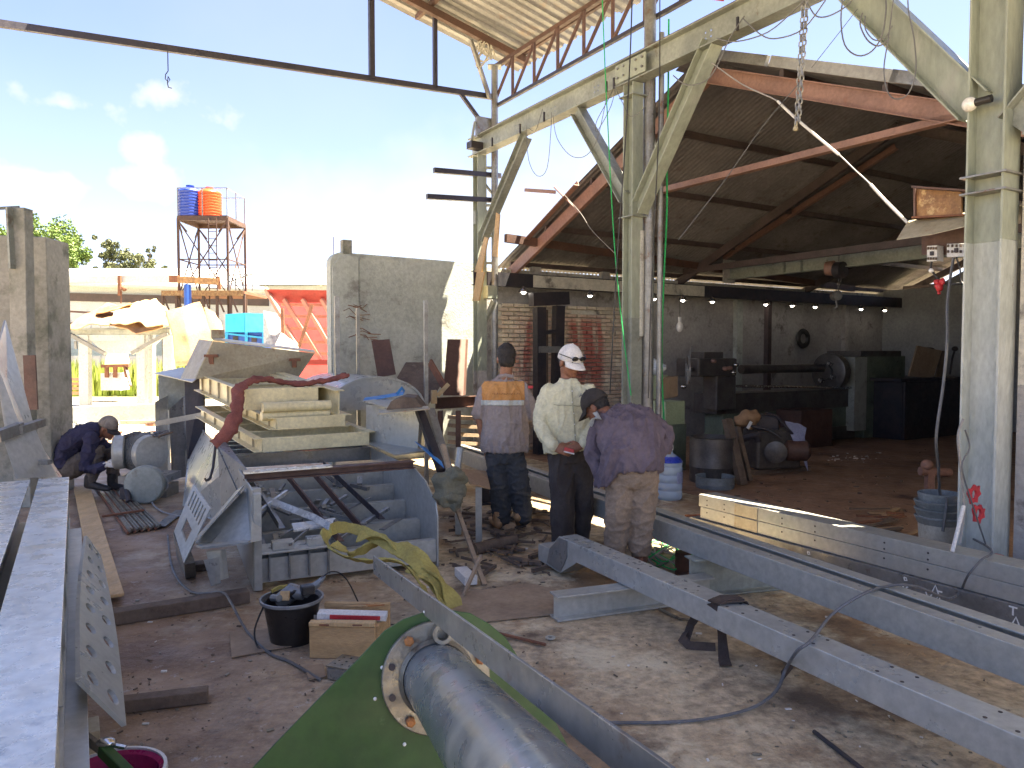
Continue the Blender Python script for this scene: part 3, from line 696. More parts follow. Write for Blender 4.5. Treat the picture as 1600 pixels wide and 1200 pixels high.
# side wall of the shed (behind the bricks) and upper band
sw = thing('shed_side_wall', 'sooty rendered side wall of the dark machine shed', 'wall', R(sW, 5))
tS0 = -.22; tS1 = 10.75
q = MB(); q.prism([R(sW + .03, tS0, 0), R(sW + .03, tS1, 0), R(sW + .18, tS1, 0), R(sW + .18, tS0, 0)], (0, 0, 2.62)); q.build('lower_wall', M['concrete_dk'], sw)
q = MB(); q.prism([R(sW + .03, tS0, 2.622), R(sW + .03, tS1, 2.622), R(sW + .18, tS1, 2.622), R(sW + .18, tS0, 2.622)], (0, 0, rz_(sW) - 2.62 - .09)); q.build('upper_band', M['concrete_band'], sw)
for px in (1152, 1320, 835, 943):
    t_ = st(SP(px, 500, sW))[1]; z0_, z1_ = (0, 2.62) if px > 1000 else (2.64, 2.95)
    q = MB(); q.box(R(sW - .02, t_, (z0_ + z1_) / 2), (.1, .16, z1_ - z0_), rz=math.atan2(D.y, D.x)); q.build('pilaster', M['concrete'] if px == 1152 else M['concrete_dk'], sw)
# steel beam carrying the lamps
sBm = 7.1
zB1 = SP(770, 424, sBm).z; tb0 = -.12; tb1 = st(SP(1434, 455, sBm))[1]
bm_ = thing('lamp_beam', 'long dark steel beam along the side wall carrying lamps', 'beam', R(sBm, 4, zB1 - .25))
q = MB(); q.chan(R(sBm, tb0, zB1 - .11), R(sBm, tb1, zB1 - .11), .21, .09, .01, flip=-1); q.build('channel', M['black'], bm_)
q = MB(); a = st(SP(833, 440, sBm))[1]; b = st(SP(1100, 440, sBm))[1]; q.prism([R(sBm - .004 - .012, a, zB1 - .205), R(sBm - .016, b, zB1 - .205), R(sBm - .016, b, zB1 - .02), R(sBm - .016, a, zB1 - .02)], D * .012); q.build('cover_strip', M['concrete_band'], bm_)
for t_ in (tb0 + .1, 3.2, 6.4, tb1 - .06):
    q = MB(); q.bar(R(sBm + .06, t_, .01), R(sBm + .06, t_, zB1 - .225), .1, .1, up=D)
    if t_ > 3: q.build('post', M['black'] if t_ > 6.5 else M['purlin'], bm_)
# cross beam of pale painted steel inside the shed
cb = thing('cross_beam', 'pale painted lifting beam crossing the shed with a chain hoist', 'beam', R(4, 3.9, 3))
p0 = SP(1141, 424, 6.95); 
def CBP(px, py): return PV(px, py, R(0, st(p0)[1]), NN)
zc = p0.z
s1c = st(CBP(1500, 395))[0]
q = MB(); q.ibeam(R(6.95, st(p0)[1], zc), R(s1c - 2.5, st(p0)[1], zc), .31, .14, .012); q.build('beam', M['grey_green'], cb)
for px in (1228, 1255):
    s_ = st(CBP(px, 400))[0]; q = MB(); q.box(R(s_, st(p0)[1], zc), (.012, .138, .29), rz=math.atan2(D.y, D.x)); q.build('stiffener', M['grey_green'], cb)
q = MB(); q.box(R(6.98, st(p0)[1], zc), (.02, .3, .42), rz=math.atan2(D.y, D.x)); q.build('end_plate', M['concrete_dk'], cb)
# back wall and right wall
q = MB(); q.prism([R(sW + .18, tS1, 0), R(sER, tS1, 0), R(sER, tS1, rz_(sER)), R(sAp + .4, tS1, zAp - .5), R(sAp + 3.0, tS1, 2.98), R(sW + .18, tS1, 2.98)], NN * .15)
bw = q.build('shed_back_wall', M['wall_lt'], label='pale back wall of the machine shed behind the electric boxes', cat='wall')
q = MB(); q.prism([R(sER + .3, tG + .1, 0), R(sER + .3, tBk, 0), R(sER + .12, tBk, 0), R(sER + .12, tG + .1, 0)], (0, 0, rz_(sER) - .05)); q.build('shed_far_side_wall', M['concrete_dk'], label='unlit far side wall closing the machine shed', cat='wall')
# ragged wall with plaster at right edge, just behind column B
pw = [R(sB - .16, .07), R(sB - 3.6, .07), R(sB - 3.6, .34), R(sB - .16, .34)]
q = MB(); q.prism([V(p.x, p.y, 0) for p in pw], (0, 0, 1.35)); ro = thing('gate_pier_wall', 'tall stained concrete wall filling the right edge of the photo', 'wall', pw[0])
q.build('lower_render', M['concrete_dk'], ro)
q = MB(); q.prism([V(p.x, p.y, 1.352) for p in pw], (0, 0, 4.2)); q.build('upper_render', M['concrete_band'], ro)
q = MB(); q.tube([R(sB - .14, .36, .01), R(sB - .14, .36, 4.2)], .022, 8); q.build('conduit', M['tube_grey'], ro, smooth=True)
# crumbling edge
q = MB()
for i in range(26):
    z_ = 2.1 + i * .1; q.box(R(sB - .155 + rnd.uniform(-.01, .02), .2, z_), (.04, rnd.uniform(.04, .1), rnd.uniform(.06, .13)), rz=rnd.uniform(0, 3), )
q.build('broken_edge', M['wood_dk'], ro)
# ================================================================== BRICK PARTITION
tb_0 = st(SP(776, 540, sW - .1))[1]; tb_1 = st(SP(972, 540, sW - .1))[1]
zBr = SP(880, 476, sW - .1).z
br = thing('brick_partition', 'cream washed brick partition splashed with red paint', 'brick wall', R(sW - .1, (tb_0 + tb_1) / 2))
q = MB(); q.prism([R(sW - .06, tb_0 + .02, 0), R(sW - .06, tb_1 - .02, 0), R(sW + .028, tb_1 - .02, 0), R(sW + .028, tb_0 + .02, 0)], (0, 0, zBr - .03)); q.build('mortar', M['concrete_band'], br)
def paint_extra(t, src, col, mix, mr, noise_):
    # red paint splashes and drips limited to two bands of the wall
    sp = N(t, 'ShaderNodeVectorMath', operation='DOT_PRODUCT'); t.links.new(src, sp.inputs[0]); sp.inputs[1].default_value = NN
    k = NN.dot(B0)
    def band(lo, hi):
        a = mr(sp.outputs['Value'], k + lo, k + lo + .12); b = mr(sp.outputs['Value'], k + hi - .12, k + hi, 1, 0)
        m = N(t, 'ShaderNodeMath', operation='MULTIPLY'); t.links.new(a, m.inputs[0]); t.links.new(b, m.inputs[1]); return m.outputs[0]
    nz = N(t, 'ShaderNodeTexNoise'); mp = N(t, 'ShaderNodeMapping'); mp.inputs['Scale'].default_value = (7, 7, 1.4); t.links.new(src, mp.inputs['Vector']); t.links.new(mp.outputs[0], nz.inputs['Vector']); nz.inputs['Scale'].default_value = 1.0; nz.inputs['Detail'].default_value = 5
    sx = N(t, 'ShaderNodeSeparateXYZ'); t.links.new(src, sx.inputs[0])
    top = mr(sx.outputs['Z'], 2.05, 2.25, 1, 0); bot = mr(sx.outputs['Z'], .6, 1.2)
    for lo, hi, th in ((t_a1, t_a2, .42), (t_b1, t_b2, .38)):
        m1 = N(t, 'ShaderNodeMath', operation='MULTIPLY'); t.links.new(band(lo, hi), m1.inputs[0]); t.links.new(top, m1.inputs[1])
        m2 = N(t, 'ShaderNodeMath', operation='MULTIPLY'); t.links.new(m1.outputs[0], m2.inputs[0]); t.links.new(bot, m2.inputs[1])
        m3 = N(t, 'ShaderNodeMath', operation='MULTIPLY'); t.links.new(m2.outputs[0], m3.inputs[0]); t.links.new(mr(nz.outputs['Fac'], th, th + .12), m3.inputs[1])
        col = mix(m3.outputs[0], col, (.50, .17, .13))
    wl = mr(sx.outputs['Z'], 2.0, 2.3, 0, .6); col = mix(wl, col, (.46, .42, .33))
    return col
t_a1 = st(SP(795, 540, sW))[1]; t_a2 = st(SP(830, 540, sW))[1]; t_b1 = st(SP(878, 540, sW))[1]; t_b2 = st(SP(940, 540, sW))[1]
M['brick'] = mk('washed_brick', (.70, .53, .41), (.76, .67, .52), 3.5, .9, 0, .4, 40, pos=True, rnd=.2, spots=[(5, .6, .7, (.28, .25, .21))], extra=paint_extra)
bl, bh = .205, .068; meshes = []
for k in range(5):
    q = MB(); a = bl / 2 - .006; b = bh / 2 - .0055; d_ = .05
    f = rnd.uniform(.003, .008)
    q.add([V(-a, 0, -b), V(a, 0, -b), V(a, 0, b), V(-a, 0, b), V(-a + f, -d_, -b + f), V(a - f, -d_ + rnd.uniform(-.003, .003), -b + f), V(a - f, -d_, b - f), V(-a + f, -d_, b - f)], [(3, 2, 1, 0), (4, 5, 6, 7), (0, 1, 5, 4), (1, 2, 6, 5), (2, 3, 7, 6), (3, 0, 4, 7)])
    me = bpy.data.meshes.new('brick'); me.from_pydata([tuple(p) for p in q.v], [], q.f); me.materials.append(M['brick']); meshes.append(me)
RZB = math.atan2(NN.y, NN.x)
row = 0; count = 0; z_ = .04; LB = WL[br.name]; rest = MB(); spots_b = []
while z_ < zBr - .01:
    off = (row % 2) * bl / 2; t_ = tb_0 + off
    while t_ + bl / 2 < tb_1 + .05:
        spots_b.append((R(sW - .062, t_ + bl / 2, z_ + bh / 2), row)); t_ += bl
    z_ += bh; row += 1
spots_b.sort(key=lambda x: -x[0].z)
for i, (p, r0) in enumerate(spots_b):
    if p.z > zBr - .12 and rnd.random() < .18: continue
    if count < 298:
        o = bpy.data.objects.new('brick', rnd.choice(meshes)); COL.objects.link(o); o.parent = br
        o.location = p - LB - D * rnd.uniform(0, .007); o.rotation_euler = (0, rnd.uniform(-.02, .02), RZB); count += 1
    else: rest.box(p - D * .02, (bl - .012, .05, bh - .012), rz=RZB)
rest.build('lower_bricks', M['brick'], br, kind='stuff')
# black ladder-like steel frame in front of the bricks
lf = thing('ladder_frame', 'tall black welded ladder frame standing against the brick partition', 'frame', SP(860, 620, 7.0))
sF = 6.9
def FP(px, py): return SP(px, py, sF)
for (a, b, w_) in (((843, 480), (843, 640), .13), ((873, 478), (868, 640), .12)):
    q = MB(); q.bar(V(FP(*a)), V(FP(*b).x, FP(*b).y, .01), w_, .16, up=NN); q.build('upright', M['black'], lf)
for (a, b, w_) in (((830, 468), (886, 466), .2), ((840, 520), (872, 518), .06), ((838, 546), (872, 546), .1)):
    q = MB(); q.bar(FP(*a), FP(*b), .14, w_); q.build('rung', M['primer_dk'] if w_ == .1 else M['black'], lf)
q = MB(); q.bar(FP(853, 484), FP(853, 600), .05, .05, up=NN); q.build('inner_rod', M['wood_dk'], lf)
# ================================================================== LAMPS along the beam
lampd = None
def make_lamp():
    r = thing('work_lamp', 'x', 'lamp', (0, 0, 0), 'small lamps hanging along the dark beam')
    q = MB(); q.tube([V(0, 0, 0), V(0, 0, -.05)], .016, 8); q.build('socket', M['black'], r, smooth=True)
    q = MB(); q.shell([(.02, -.04), (.05, -.05), (.085, -.10), (.09, -.10), (.053, -.044), (.02, -.034)], V(0, 0, 0), UP, 16); q.build('reflector', M['shade_m'], r, smooth=True)
    q = MB(); q.ell(V(0, 0, -.09), .038); q.build('bulb', M['bulb_on'], r, smooth=True)
    return r
lampd = make_lamp()
poslab = ['leftmost, over the ladder frame side', 'left of the middle green column', 'just right of the middle green column', 'above the hanging white bulb', 'left of the pale pilaster', 'right of the pale pilaster', 'third right of the pale pilaster', 'just left of the chain hoist', 'just right of the chain hoist', 'last before the beam end']
for i, px in enumerate((818, 922, 1022, 1067, 1113, 1197, 1238, 1274, 1346, 1383)):
    p = SP(px, 455, sBm - .07); p.z = zB1 - .20
    o = lampd if i == 0 else dup(lampd)
    o.location = p; o['label'] = 'small silver lamp on the dark beam, ' + poslab[i]
# ================================================================== STEEL BEAMS ON THE FLOOR (right)
def unit(a): a = Vector((a.x, a.y, 0)); return a.normalized()
def holes(q, pts, nrm, r=.008):
    for p in pts: q.lathe([(r, 0), (r, .0016)], p, nrm, 8)
    return q
# near box beam with stepped (bird-mouth) end
a = G(873, 838, .285); b = G(1600, 1154, .285); u = unit(b - a); wv = Vector((-u.y, u.x, 0))
if wv.y < 0: wv = -wv
nb = thing('box_beam', 'long blue grey box beam nearest the viewer with a stepped far end', 'steel beam', V(a.x, a.y, .02))
Lb = (b - a).length + 1.3
prof = [(-.30, .045), (-.30, .165), (-.14, .165), (0, .285), (Lb, .285), (Lb, .158), (.24, .158), (.02, .03)]
q = MB(); base = V(a.x, a.y, 0)
q.prism([base + u * s_ + UP * z_ for s_, z_ in prof], wv * .15); q.build('box_tube', M['primer_blue'], nb, bevel=.004)
q = MB(); q.prism([base - wv * .006 + u * s_ + UP * z_ for s_, z_ in ((-.16, .06), (-.12, .17), (.02, .28), (.12, .28), (.12, .17), (.03, .04))], wv * .006); q.build('gusset_plate', M['primer_dk'], nb)
q = MB(); pts = []
for s_ in [.35 + .43 * i for i in range(10)]:
    for k in (0, .11): pts += [base + u * (s_ + k) + wv * .03 + UP * .285, base + u * (s_ + k) + wv * .12 + UP * .285]
holes(q, pts, UP); q.build('bolt_holes', M['black'], nb)
# cross bearers under it
def bearer(pa, pb, z0, z1, m, label, wd=.12):
    pa = V(pa.x, pa.y, 0); pb = V(pb.x, pb.y, 0); h = z1 - z0
    q = MB(); q.ibeam(pa + UP * (z0 + h / 2), pb + UP * (z0 + h / 2), h, wd, .008, tf=.011)
    return q.build('bearer_beam', m, label=label, cat='steel beam', bevel=.002)
p1 = G(866, 974); p2 = G(1112, 940); bearer(p1 + V(0, .06, 0), p2 + V(0, .06, 0), .003, .152, M['primer'], 'short grey I beam lying under the near box beam')
p1 = G(1080, 936); p2 = G(1222, 922); bearer(p1 + V(0, .06, 0), p2 + V(0, .06, 0), .003, .248, M['grey_green'], 'deep grey brown I beam bearer under the double channel beam', .13)
q = MB(); c = G(1066, 905); q.chan(c + V(-.03, .1, .09), c + V(.09, .14, .09), .17, .08, .01); q.build('channel_offcut', M['brown_red'], label='short rust brown channel piece beside the deep bearer beam', cat='offcut')
# double channel beam
a2 = G(700, 697, .4); b2 = G(1600, 1013, .4); u2 = unit(b2 - a2); w2 = Vector((-u2.y, u2.x, 0)); w2 = w2 if w2.y > 0 else -w2
db = thing('double_channel_beam', 'long grey beam of two channels back to back with dark slot between', 'steel beam', V(a2.x, a2.y, .25))
L2 = (b2 - a2).length + 1.4; o2 = V(a2.x, a2.y, 0)
for k, off in enumerate((0, .155)):
    q = MB(); q.ibeam(o2 + w2 * (off + .045) + UP * .325 - u2 * .1, o2 + w2 * (off + .045) + u2 * L2 + UP * .325, .15, .09, .09 if k == 0 else .006, tf=.01); q.build('channel', M['primer'], db, bevel=.003)
q = MB(); q.bar(o2 + w2 * .125 + UP * .29 - u2 * .1, o2 + w2 * .125 + u2 * L2 + UP * .29, .064, .02); q.build('web_plate', M['black'], db)  # black filler strip that paints the dark gap between the two channels
q = MB(); pts = []
for s_ in [.5 + .62 * i for i in range(13)]: pts += [o2 + u2 * s_ + w2 * .03 + UP * .4, o2 + u2 * (s_ + .1) + w2 * .06 + UP * .4, o2 + u2 * (s_ + .3) + w2 * .2 + UP * .4]
holes(q, pts, UP, .007); q.build('bolt_holes', M['primer_dk'], db)
# supports further along
for px, py, lab in ((775, 790, 'dark block under the double beam behind the grey jacket man'), (905, 812, 'low grey plate bearer under the double beam between the men')):
    c = G(px, py); q = MB(); q.chan(c - wv * .0 + V(-.18, .1, .12), c + V(.2, .22, .12), .235, .1, .01); q.build('bearer_channel', M['black'] if px < 800 else M['primer_dk'], label=lab, cat='steel beam')
# stacked beams (third row)
a3 = G(1092, 772, .335); b3 = G(1600, 889, .335); u3 = unit(b3 - a3); w3 = Vector((-u3.y, u3.x, 0)); w3 = w3 if w3.y > 0 else -w3
o3 = V(a3.x, a3.y, 0); L3 = (b3 - a3).length + 1.8
rows3 = [(.232, .335, 0, 'uppermost long thin beam of the right hand stack, sunlit at its far end'), (.127, .229, .0, 'middle long thin beam of the right hand stack'), (.006, .124, -.03, 'lowest long beam of the right hand stack with chalk marks')]
for k, (z0, z1, off, lab) in enumerate(rows3):
    r = thing('stacked_beam', lab, 'steel beam', o3 + UP * z0, 'beams stacked at the right')
    st0 = (0, .02, -.08)[k]
    q = MB(); c = (z0 + z1) / 2; q.prism([o3 + w3 * off + u3 * st0 + UP * z0, o3 + w3 * off + u3 * st0 + UP * z1, o3 + w3 * off + u3 * L3 + UP * z1, o3 + w3 * off + u3 * L3 + UP * z0], w3 * (.20 if k < 2 else .24)); q.build('box_tube', M['primer_dk'] if k == 2 else M['primer'], r, bevel=.003)
    if k < 2:
        q = MB(); pts = []
        for s_ in [.1, .3, .9, 1.2, 1.75, 2.05, 2.9, 3.25, 4.0]: pts += [o3 + w3 * off + u3 * s_ + UP * (c + .012), o3 + w3 * off + u3 * s_ + UP * (c - .03)][:1 + (k == 0)]
        holes(q, pts, -w3, .007); q.build('bolt_holes', M['black'], r)
        q = MB(); q.prism([o3 + w3 * (off - .007) + u3 * .42 + UP * (z0 + .004), o3 + w3 * (off - .007) + u3 * .42 + UP * (z1 - .004), o3 + w3 * (off - .007) + u3 * .66 + UP * (z1 - .004), o3 + w3 * (off - .007) + u3 * .66 + UP * (z0 + .004)], w3 * .006); q.build('cleat', M['beige_dk'], r)
    else:
        # chalk letters on the side face
        q = MB(); orr = -w3 * .0015
        def stroke(s_, z_, pts_, wd=.006):
            base_ = o3 + w3 * off + orr
            P3 = [base_ + u3 * (s_ + x_ * .058) + UP * (z_ - .006 + y_ * .048) for x_, y_ in pts_]
            q.strip(P3, wd, .0012, wdir=[(u3 * .5 + UP) if abs((P3[min(i + 1, len(P3) - 1)] - P3[max(i - 1, 0)]).dot(UP)) < .03 else u3 for i in range(len(P3))])
        glyph = {'C': [(.7, .9), (.3, 1), (0, .6), (0, .3), (.3, 0), (.7, .1)], 'T': [(0, 1), (.8, 1)], 'I': [(.4, 1), (.4, 0)], 'A': [(0, 0), (.35, 1), (.7, 0)], 'V': [(0, 1), (.35, 0), (.7, 1)], 'X': [(0, 0), (.7, 1)], 'x': [(0, 1), (.7, 0)], 'o': [(.2, 1), (.5, 1), (.6, .7), (.3, .6), (.2, 1)], 'L': [(0, 1), (0, 0), (.6, 0)], '4': [(.5, 0), (.5, 1), (0, .35), (.7, .35)], 'h': [(0, .5), (.6, .5)]}
        for s_, z_, g_ in ((1.15, .06, 'o'), (1.28, .035, 'h'), (1.9, .066, 'o'), (1.9, .012, 'X'), (1.9, .012, 'x'), (2.1, .07, 'A'), (2.13, .062, 'h'), (2.06, .012, 'V'), (2.12, .012, '4'), (2.55, .066, 'T'), (2.55, .066, 'I'), (2.57, .014, 'A'), (2.7, .066, 'C'), (2.73, .012, 'A'), (2.76, .012, 'h'), (3.1, .05, 'C'), (3.16, .05, 'L'), (3.28, .045, 'X'), (3.28, .045, 'x'), (3.32, .05, 'A')):
            stroke(s_, z_, glyph[g_], .0095)
        q.build('chalk_marks', M['white_dot'], r)
# curled shavings / gravel band between beams is in the debris below
# orange hose at the stack end
q = MB(); q.tube([G(*p, z) for p, z in (((1070, 806), .02), ((1100, 805), .03), ((1130, 812), .05), ((1150, 822), .02), ((1128, 828), .02), ((1100, 824), .02))], .012, 6); q.build('hose', M['wire_or'], label='short orange hose curled at the end of the beam stack', cat='hose', smooth=True)
# brown webbing strap around near box beam
s_ = 0
t0 = (G(1115, 945, .285) - base).dot(u)
def NBP(s_, w_, z_): return base + u * s_ + wv * w_ + UP * z_
q = MB()
q.strip([G(1070, 1003, .012), G(1080, 975, .08), G(1092, 955, .17), NBP(t0 - .0, -.008, .27), NBP(t0 + .0, .01, .294), NBP(t0 + .02, .075, .30), NBP(t0 + .05, .15, .294), NBP(t0 + .09, .18, .2), NBP(t0 + .2, .3, .02), NBP(t0 + .3, .33, .012)], .055, .004, wdir=u)
q.strip([G(1120, 936, .297), G(1124, 958, .22), G(1128, 990, .10), G(1131, 1030, .014), G(1134, 1040, .01)], .06, .004, wdir=u)
q.strip([G(1118, 1012, .014), G(1095, 1010, .016), G(1076, 1008, .02), G(1066, 998, .03), G(1072, 986, .04)], .05, .004, wdir=UP * .6 + wv)
q.strip([NBP(t0 + .0, -.014, .297), NBP(t0 - .01, .07, .306), NBP(t0 + .01, .16, .30)], .075, .008, wdir=u)
q.strip([NBP(t0 + .2, .3, .02), NBP(t0 + .32, .2, .06), NBP(t0 + .35, .1, .03)], .05, .004, wdir=UP)
q.build('webbing_sling', M['brown_strap'], label='dark brown webbing sling looped round the near box beam', cat='sling', smooth=True)
# cable lying across the beams
pts = [G(868, 1124, .01), G(960, 1129, .01), G(1080, 1126, .01), G(1170, 1108, .02), G(1212, 1080, .05), G(1228, 1045, .12), G(1245, 1018, .26), G(1268, 1000, .305), G(1300, 960, .33), G(1345, 930, .41), G(1385, 916, .41), G(1430, 916, .40), G(1480, 935, .2), G(1500, 925, .1), G(1512, 900, .25), G(1532, 876, .34), G(1548, 858, .36), G(1500, 826, .2), G(1500, 780, .3)]
def smoothpts(pts, k=5):
    out = []; n = len(pts)
    for i in range(n - 1):
        p0 = pts[max(0, i - 1)]; p1 = pts[i]; p2 = pts[i + 1]; p3 = pts[min(n - 1, i + 2)]
        for j in range(k):
            t = j / k; out.append(.5 * ((2 * p1) + (p2 - p0) * t + (2 * p0 - 5 * p1 + 4 * p2 - p3) * t * t + (3 * p1 - p0 - 3 * p2 + p3) * t ** 3))
    out.append(pts[-1]); return out
def cable(pts, r, m, label, cat='cable', name='cable', seg=6, parent=None, k=5):
    q = MB(); q.tube(smoothpts([Vector(p) for p in pts], k), r, seg); return q.build(name, m, parent, label=label, cat=cat if parent is None else None, smooth=True)
cable(pts, .0075, M['wire'], 'thin grey cable crossing the floor and over the blue grey beams')
# ================================================================== GREEN PLATE WITH FLANGED PIPE (front)
ax = Vector((-313, 1170, -267)).normalized()
fc = P(683, 1060, 1.92)
pr = ax.cross(UP).normalized(); pu = pr.cross(ax).normalized()
gp = thing('flanged_pipe_plate', 'dark green gusset plate with a big blue grey pipe bolted through it', 'steel fabrication', V(fc.x, fc.y, .0))
PLN = fc + ax * .03
def PP(px, py): return PV(px, py, PLN, ax)
outl = [PP(*p) for p in ((395, 1200), (430, 1162), (500, 1090), (560, 1030), (601, 986), (630, 968), (662, 957), (700, 953), (735, 958), (765, 975), (790, 996), (812, 1030), (838, 1080), (866, 1124), (900, 1190), (930, 1250), (935, 1330))]
lowl = outl[0] + (outl[0] - outl[2]).normalized() * .55
outl = [lowl, ] + outl
outl2 = [((p - PLN).dot(pr), (p - PLN).dot(pu)) for p in outl]
zmin = .02; dn = -(PLN.z - zmin) / pu.z
outl2 = [(a, max(b, dn)) for a, b in outl2] + [(outl2[-1][0], dn)]
def PMAP(a, b, c): return PLN + pr * a + pu * b + ax * c
q = MB(); q.plate([outl2], PMAP, .012); q.build('plate', M['darkgreen'], gp, bevel=.002)
q = MB()
for (px, py) in ((664, 956), (674, 981), (597, 1043), (586, 1092), (632, 1163)): q.ell(PV(px, py, PLN - ax * .002, ax), .0048, seg=8, rings=6)
q.build('marking_dots', M['white_dot'], gp)
q = MB(); q.lathe([(.012, 0), (.012, .003)], PP(633, 1003), -ax, 12); q.build('plugged_hole', M['grey_green'], gp)
Rf = .143
q = MB(); q.shell([(.09, 0), (Rf, 0), (Rf, -.022), (.09, -.022)], fc + ax * .028, ax, 56); q.build('flange', M['flange'], gp, smooth=30, bevel=.003)
q = MB(); q.shell([(.078, 0), (.088, 0), (.088, -1.35), (.078, -1.35)], fc + ax * .027, ax, 48); q.build('pipe', M['pipe'], gp, smooth=30)
q = MB(); q.shell([(.088, 0), (.100, 0), (.090, -.013)], fc + ax * .002, ax, 48); q.build('weld_bead', M['flange'], gp, smooth=30)
for k in range(10):
    an = k * 2 * math.pi / 10 + .3; c = fc + ax * .002 + (pr * math.cos(an) + pu * math.sin(an)) * .122
    q = MB()
    if k % 3: q.lathe([(.009, 0), (.009, .0012)], c, -ax, 10); q.build('bolt_hole', M['black'], gp)
    else: q.lathe([(.013, 0), (.013, .012), (.008, .016)], c, -ax, 6); q.build('bolt', M['orange_tip'], gp)
q = MB(); q.shell([(.016, 0), (.026, 0), (.026, -.03), (.016, -.03)], fc + pu * .113 + pr * .015 - ax * .0, ax, 20); q.build('shackle_ring', M['flange'], gp, smooth=30)
# ================================================================== LONG FLAT BAR across the pile
fa = P(520, 826, 3.66); fb = P(1010, 1206, .97)
q = MB(); q.bar(P(1000, 1198, .985).lerp(P(500, 818, 3.85), -.14), P(1000, 1198, .985).lerp(P(500, 818, 3.85), .56), .007, .062); 
q.build('flat_bar', M['primer_dk'], label='long grey flat bar on edge reaching from the pile over the green plate', cat='flat bar', bevel=.001)
# ================================================================== TROUGH / OPEN BIN PILE
TO = V(-1.70, 4.86, 0); TA = V(-.42, .907, 0).normalized(); TW = V(TA.y, -TA.x, 0)
def T(u_, v_, z_): return TO + TW * u_ + TA * v_ + UP * z_
tr = thing('steel_trough', 'long open grey steel bin frame with side plates and ladder like cross ribs', 'steel fabrication', TO)
TWd = 1.28; TH = .67; TL = 3.6
def tplate(u_, v0, v1, z0, z1, th, nm='side_plate', m='primer'):
    q = MB(); q.prism([T(u_, v0, z0), T(u_, v1, z0), T(u_, v1, z1), T(u_, v0, z1)], TW * th); return q.build(nm, M[m], tr, bevel=.002)
tplate(0, 0, TL, .006, TH, .012)
q = MB(); q.prism([T(TWd, .02, .006), T(TWd, TL, .006), T(TWd, TL, TH), T(TWd, .55, TH - .02), T(TWd, .28, TH - .08), T(TWd, .06, TH - .20), T(TWd, .02, TH - .3)], TW * .012); q.build('side_plate', M['primer'], tr, bevel=.002)
q = MB(); q.box(T(.03, .0, .33), (.05, .06, .64), rz=math.atan2(TW.y, TW.x)); q.build('corner_post', M['primer'], tr, bevel=.003)
# ribs at lower levels (ladder-like: nearer ribs lower)
rib = []
for v_, z_, h_ in ((.04, .12, .16), (.42, .20, .15), (.80, .28, .15), (1.15, .36, .14), (1.5, .43, .13), (1.95, .60, .12), (2.3, .61, .10), (2.65, .61, .10), (3.0, .61, .10), (3.4, .61, .10)):
    q = MB(); q.chan(T(.014, v_, z_), T(TWd - .002, v_, z_), h_, .07, .007, flip=-1); q.build('rib', M['primer'] if z_ < .55 else M['primer_dk'], tr)
q = MB(); q.ibeam(T(.0, .5, TH + .012), T(TWd + .01, .62, TH + .008), .06, .09, .008); q.build('cross_tie', M['brown_red'], tr)
q = MB(); q.prism([T(-.01, .42, TH + .044), T(.62, .48, TH + .044), T(.62, .60, TH + .044), T(-.01, .54, TH + .044)], UP * .01); q.build('cover_plate', M['plate_top'], tr)
q = MB(); q.prism([T(.014, .1, .03), T(TWd - .002, .1, .03), T(TWd - .002, 1.9, .30), T(.014, 1.9, .30)], UP * .006); q.build('bottom_plate', M['primer_dk'], tr)
q = MB(); q.prism([T(.014, 1.62, .3), T(TWd - .002, 1.62, .3), T(TWd - .002, 1.62, .56), T(.014, 1.62, .56)], TA * .008); q.build('partition_plate', M['primer_dk'], tr)
# scrap bits lying in the trough
def scrap(pts, w_, h_, m, label, name='angle_offcut', k='angle'):
    q = MB()
    for a, b in pts:
        if k == 'angle': q.angle(a, b, w_, .005)
        elif k == 'bar': q.bar(a, b, w_, h_)
        else: q.ibeam(a, b, h_, w_, .006)
    return q.build(name, m, label=label, cat='steel offcut')
scrap([(T(.20, .30, .33), T(.10, 1.35, .54))], .05, 0, M['primer_dk'], 'leftmost grey angle leaning down inside the bin')
scrap([(T(.55, .0, .27), T(.40, 1.3, .52))], .05, 0, M['brown_red'], 'brown angle from the bin mouth up between the ribs')
scrap([(T(.78, .02, .24), T(.60, 1.4, .55))], .055, 0, M['brown_red'], 'longer brown angle under the yellow sling')
scrap([(T(.92, .3, .33), T(.74, 1.5, .57))], .05, 0, M['black'], 'dark angle right of the brown ones inside the bin')
scrap([(T(.06, .1, .22), T(.06, .9, .34)), ], .05, 0, M['primer_dk'], 'grey angle lying along the left bin side')
q = MB(); q.strip([T(.18, .75, .46), T(.46, .32, .38), T(.56, .1, .33)], .05, .012, wdir=UP + TW); q.bar(T(.10, .60, .40), T(.34, .82, .50), .025, .025); q.build('welded_bracket', M['plate_top'], label='pale cross shaped bracket lying in the bin', cat='bracket')
q = MB(); q.prism([T(.05, .0, .235), T(.52, .02, .235), T(.52, .2, .25), T(.05, .2, .25)], UP * .012)
q.prism([T(.13, .03, .25), T(.27, .03, .25), T(.27, .13, .25), T(.13, .13, .25)], UP * .05); q.prism([T(.36, .05, .25), T(.47, .05, .25), T(.47, .15, .25), T(.36, .15, .25)], UP * .05)
q.build('small_baseplate', M['primer_blue'], label='blue grey base plate with two raised lugs at the bin mouth', cat='bracket', bevel=.002)
q = MB(); q.prism([T(.30, .25, .31), T(.62, .30, .31), T(.62, .4, .34), T(.30, .35, .34)], UP * .012); q.build('flat_piece', M['plate_top'], label='shiny flat piece beside the raised lugs plate', cat='bracket')
q = MB()
for k in range(4): q.prism([T(.10 + .13 * k, -.01, .06), T(.10 + .13 * k, .10, .06), T(.10 + .13 * k, .10, .225), T(.10 + .13 * k, -.01, .225)], TW * .008)
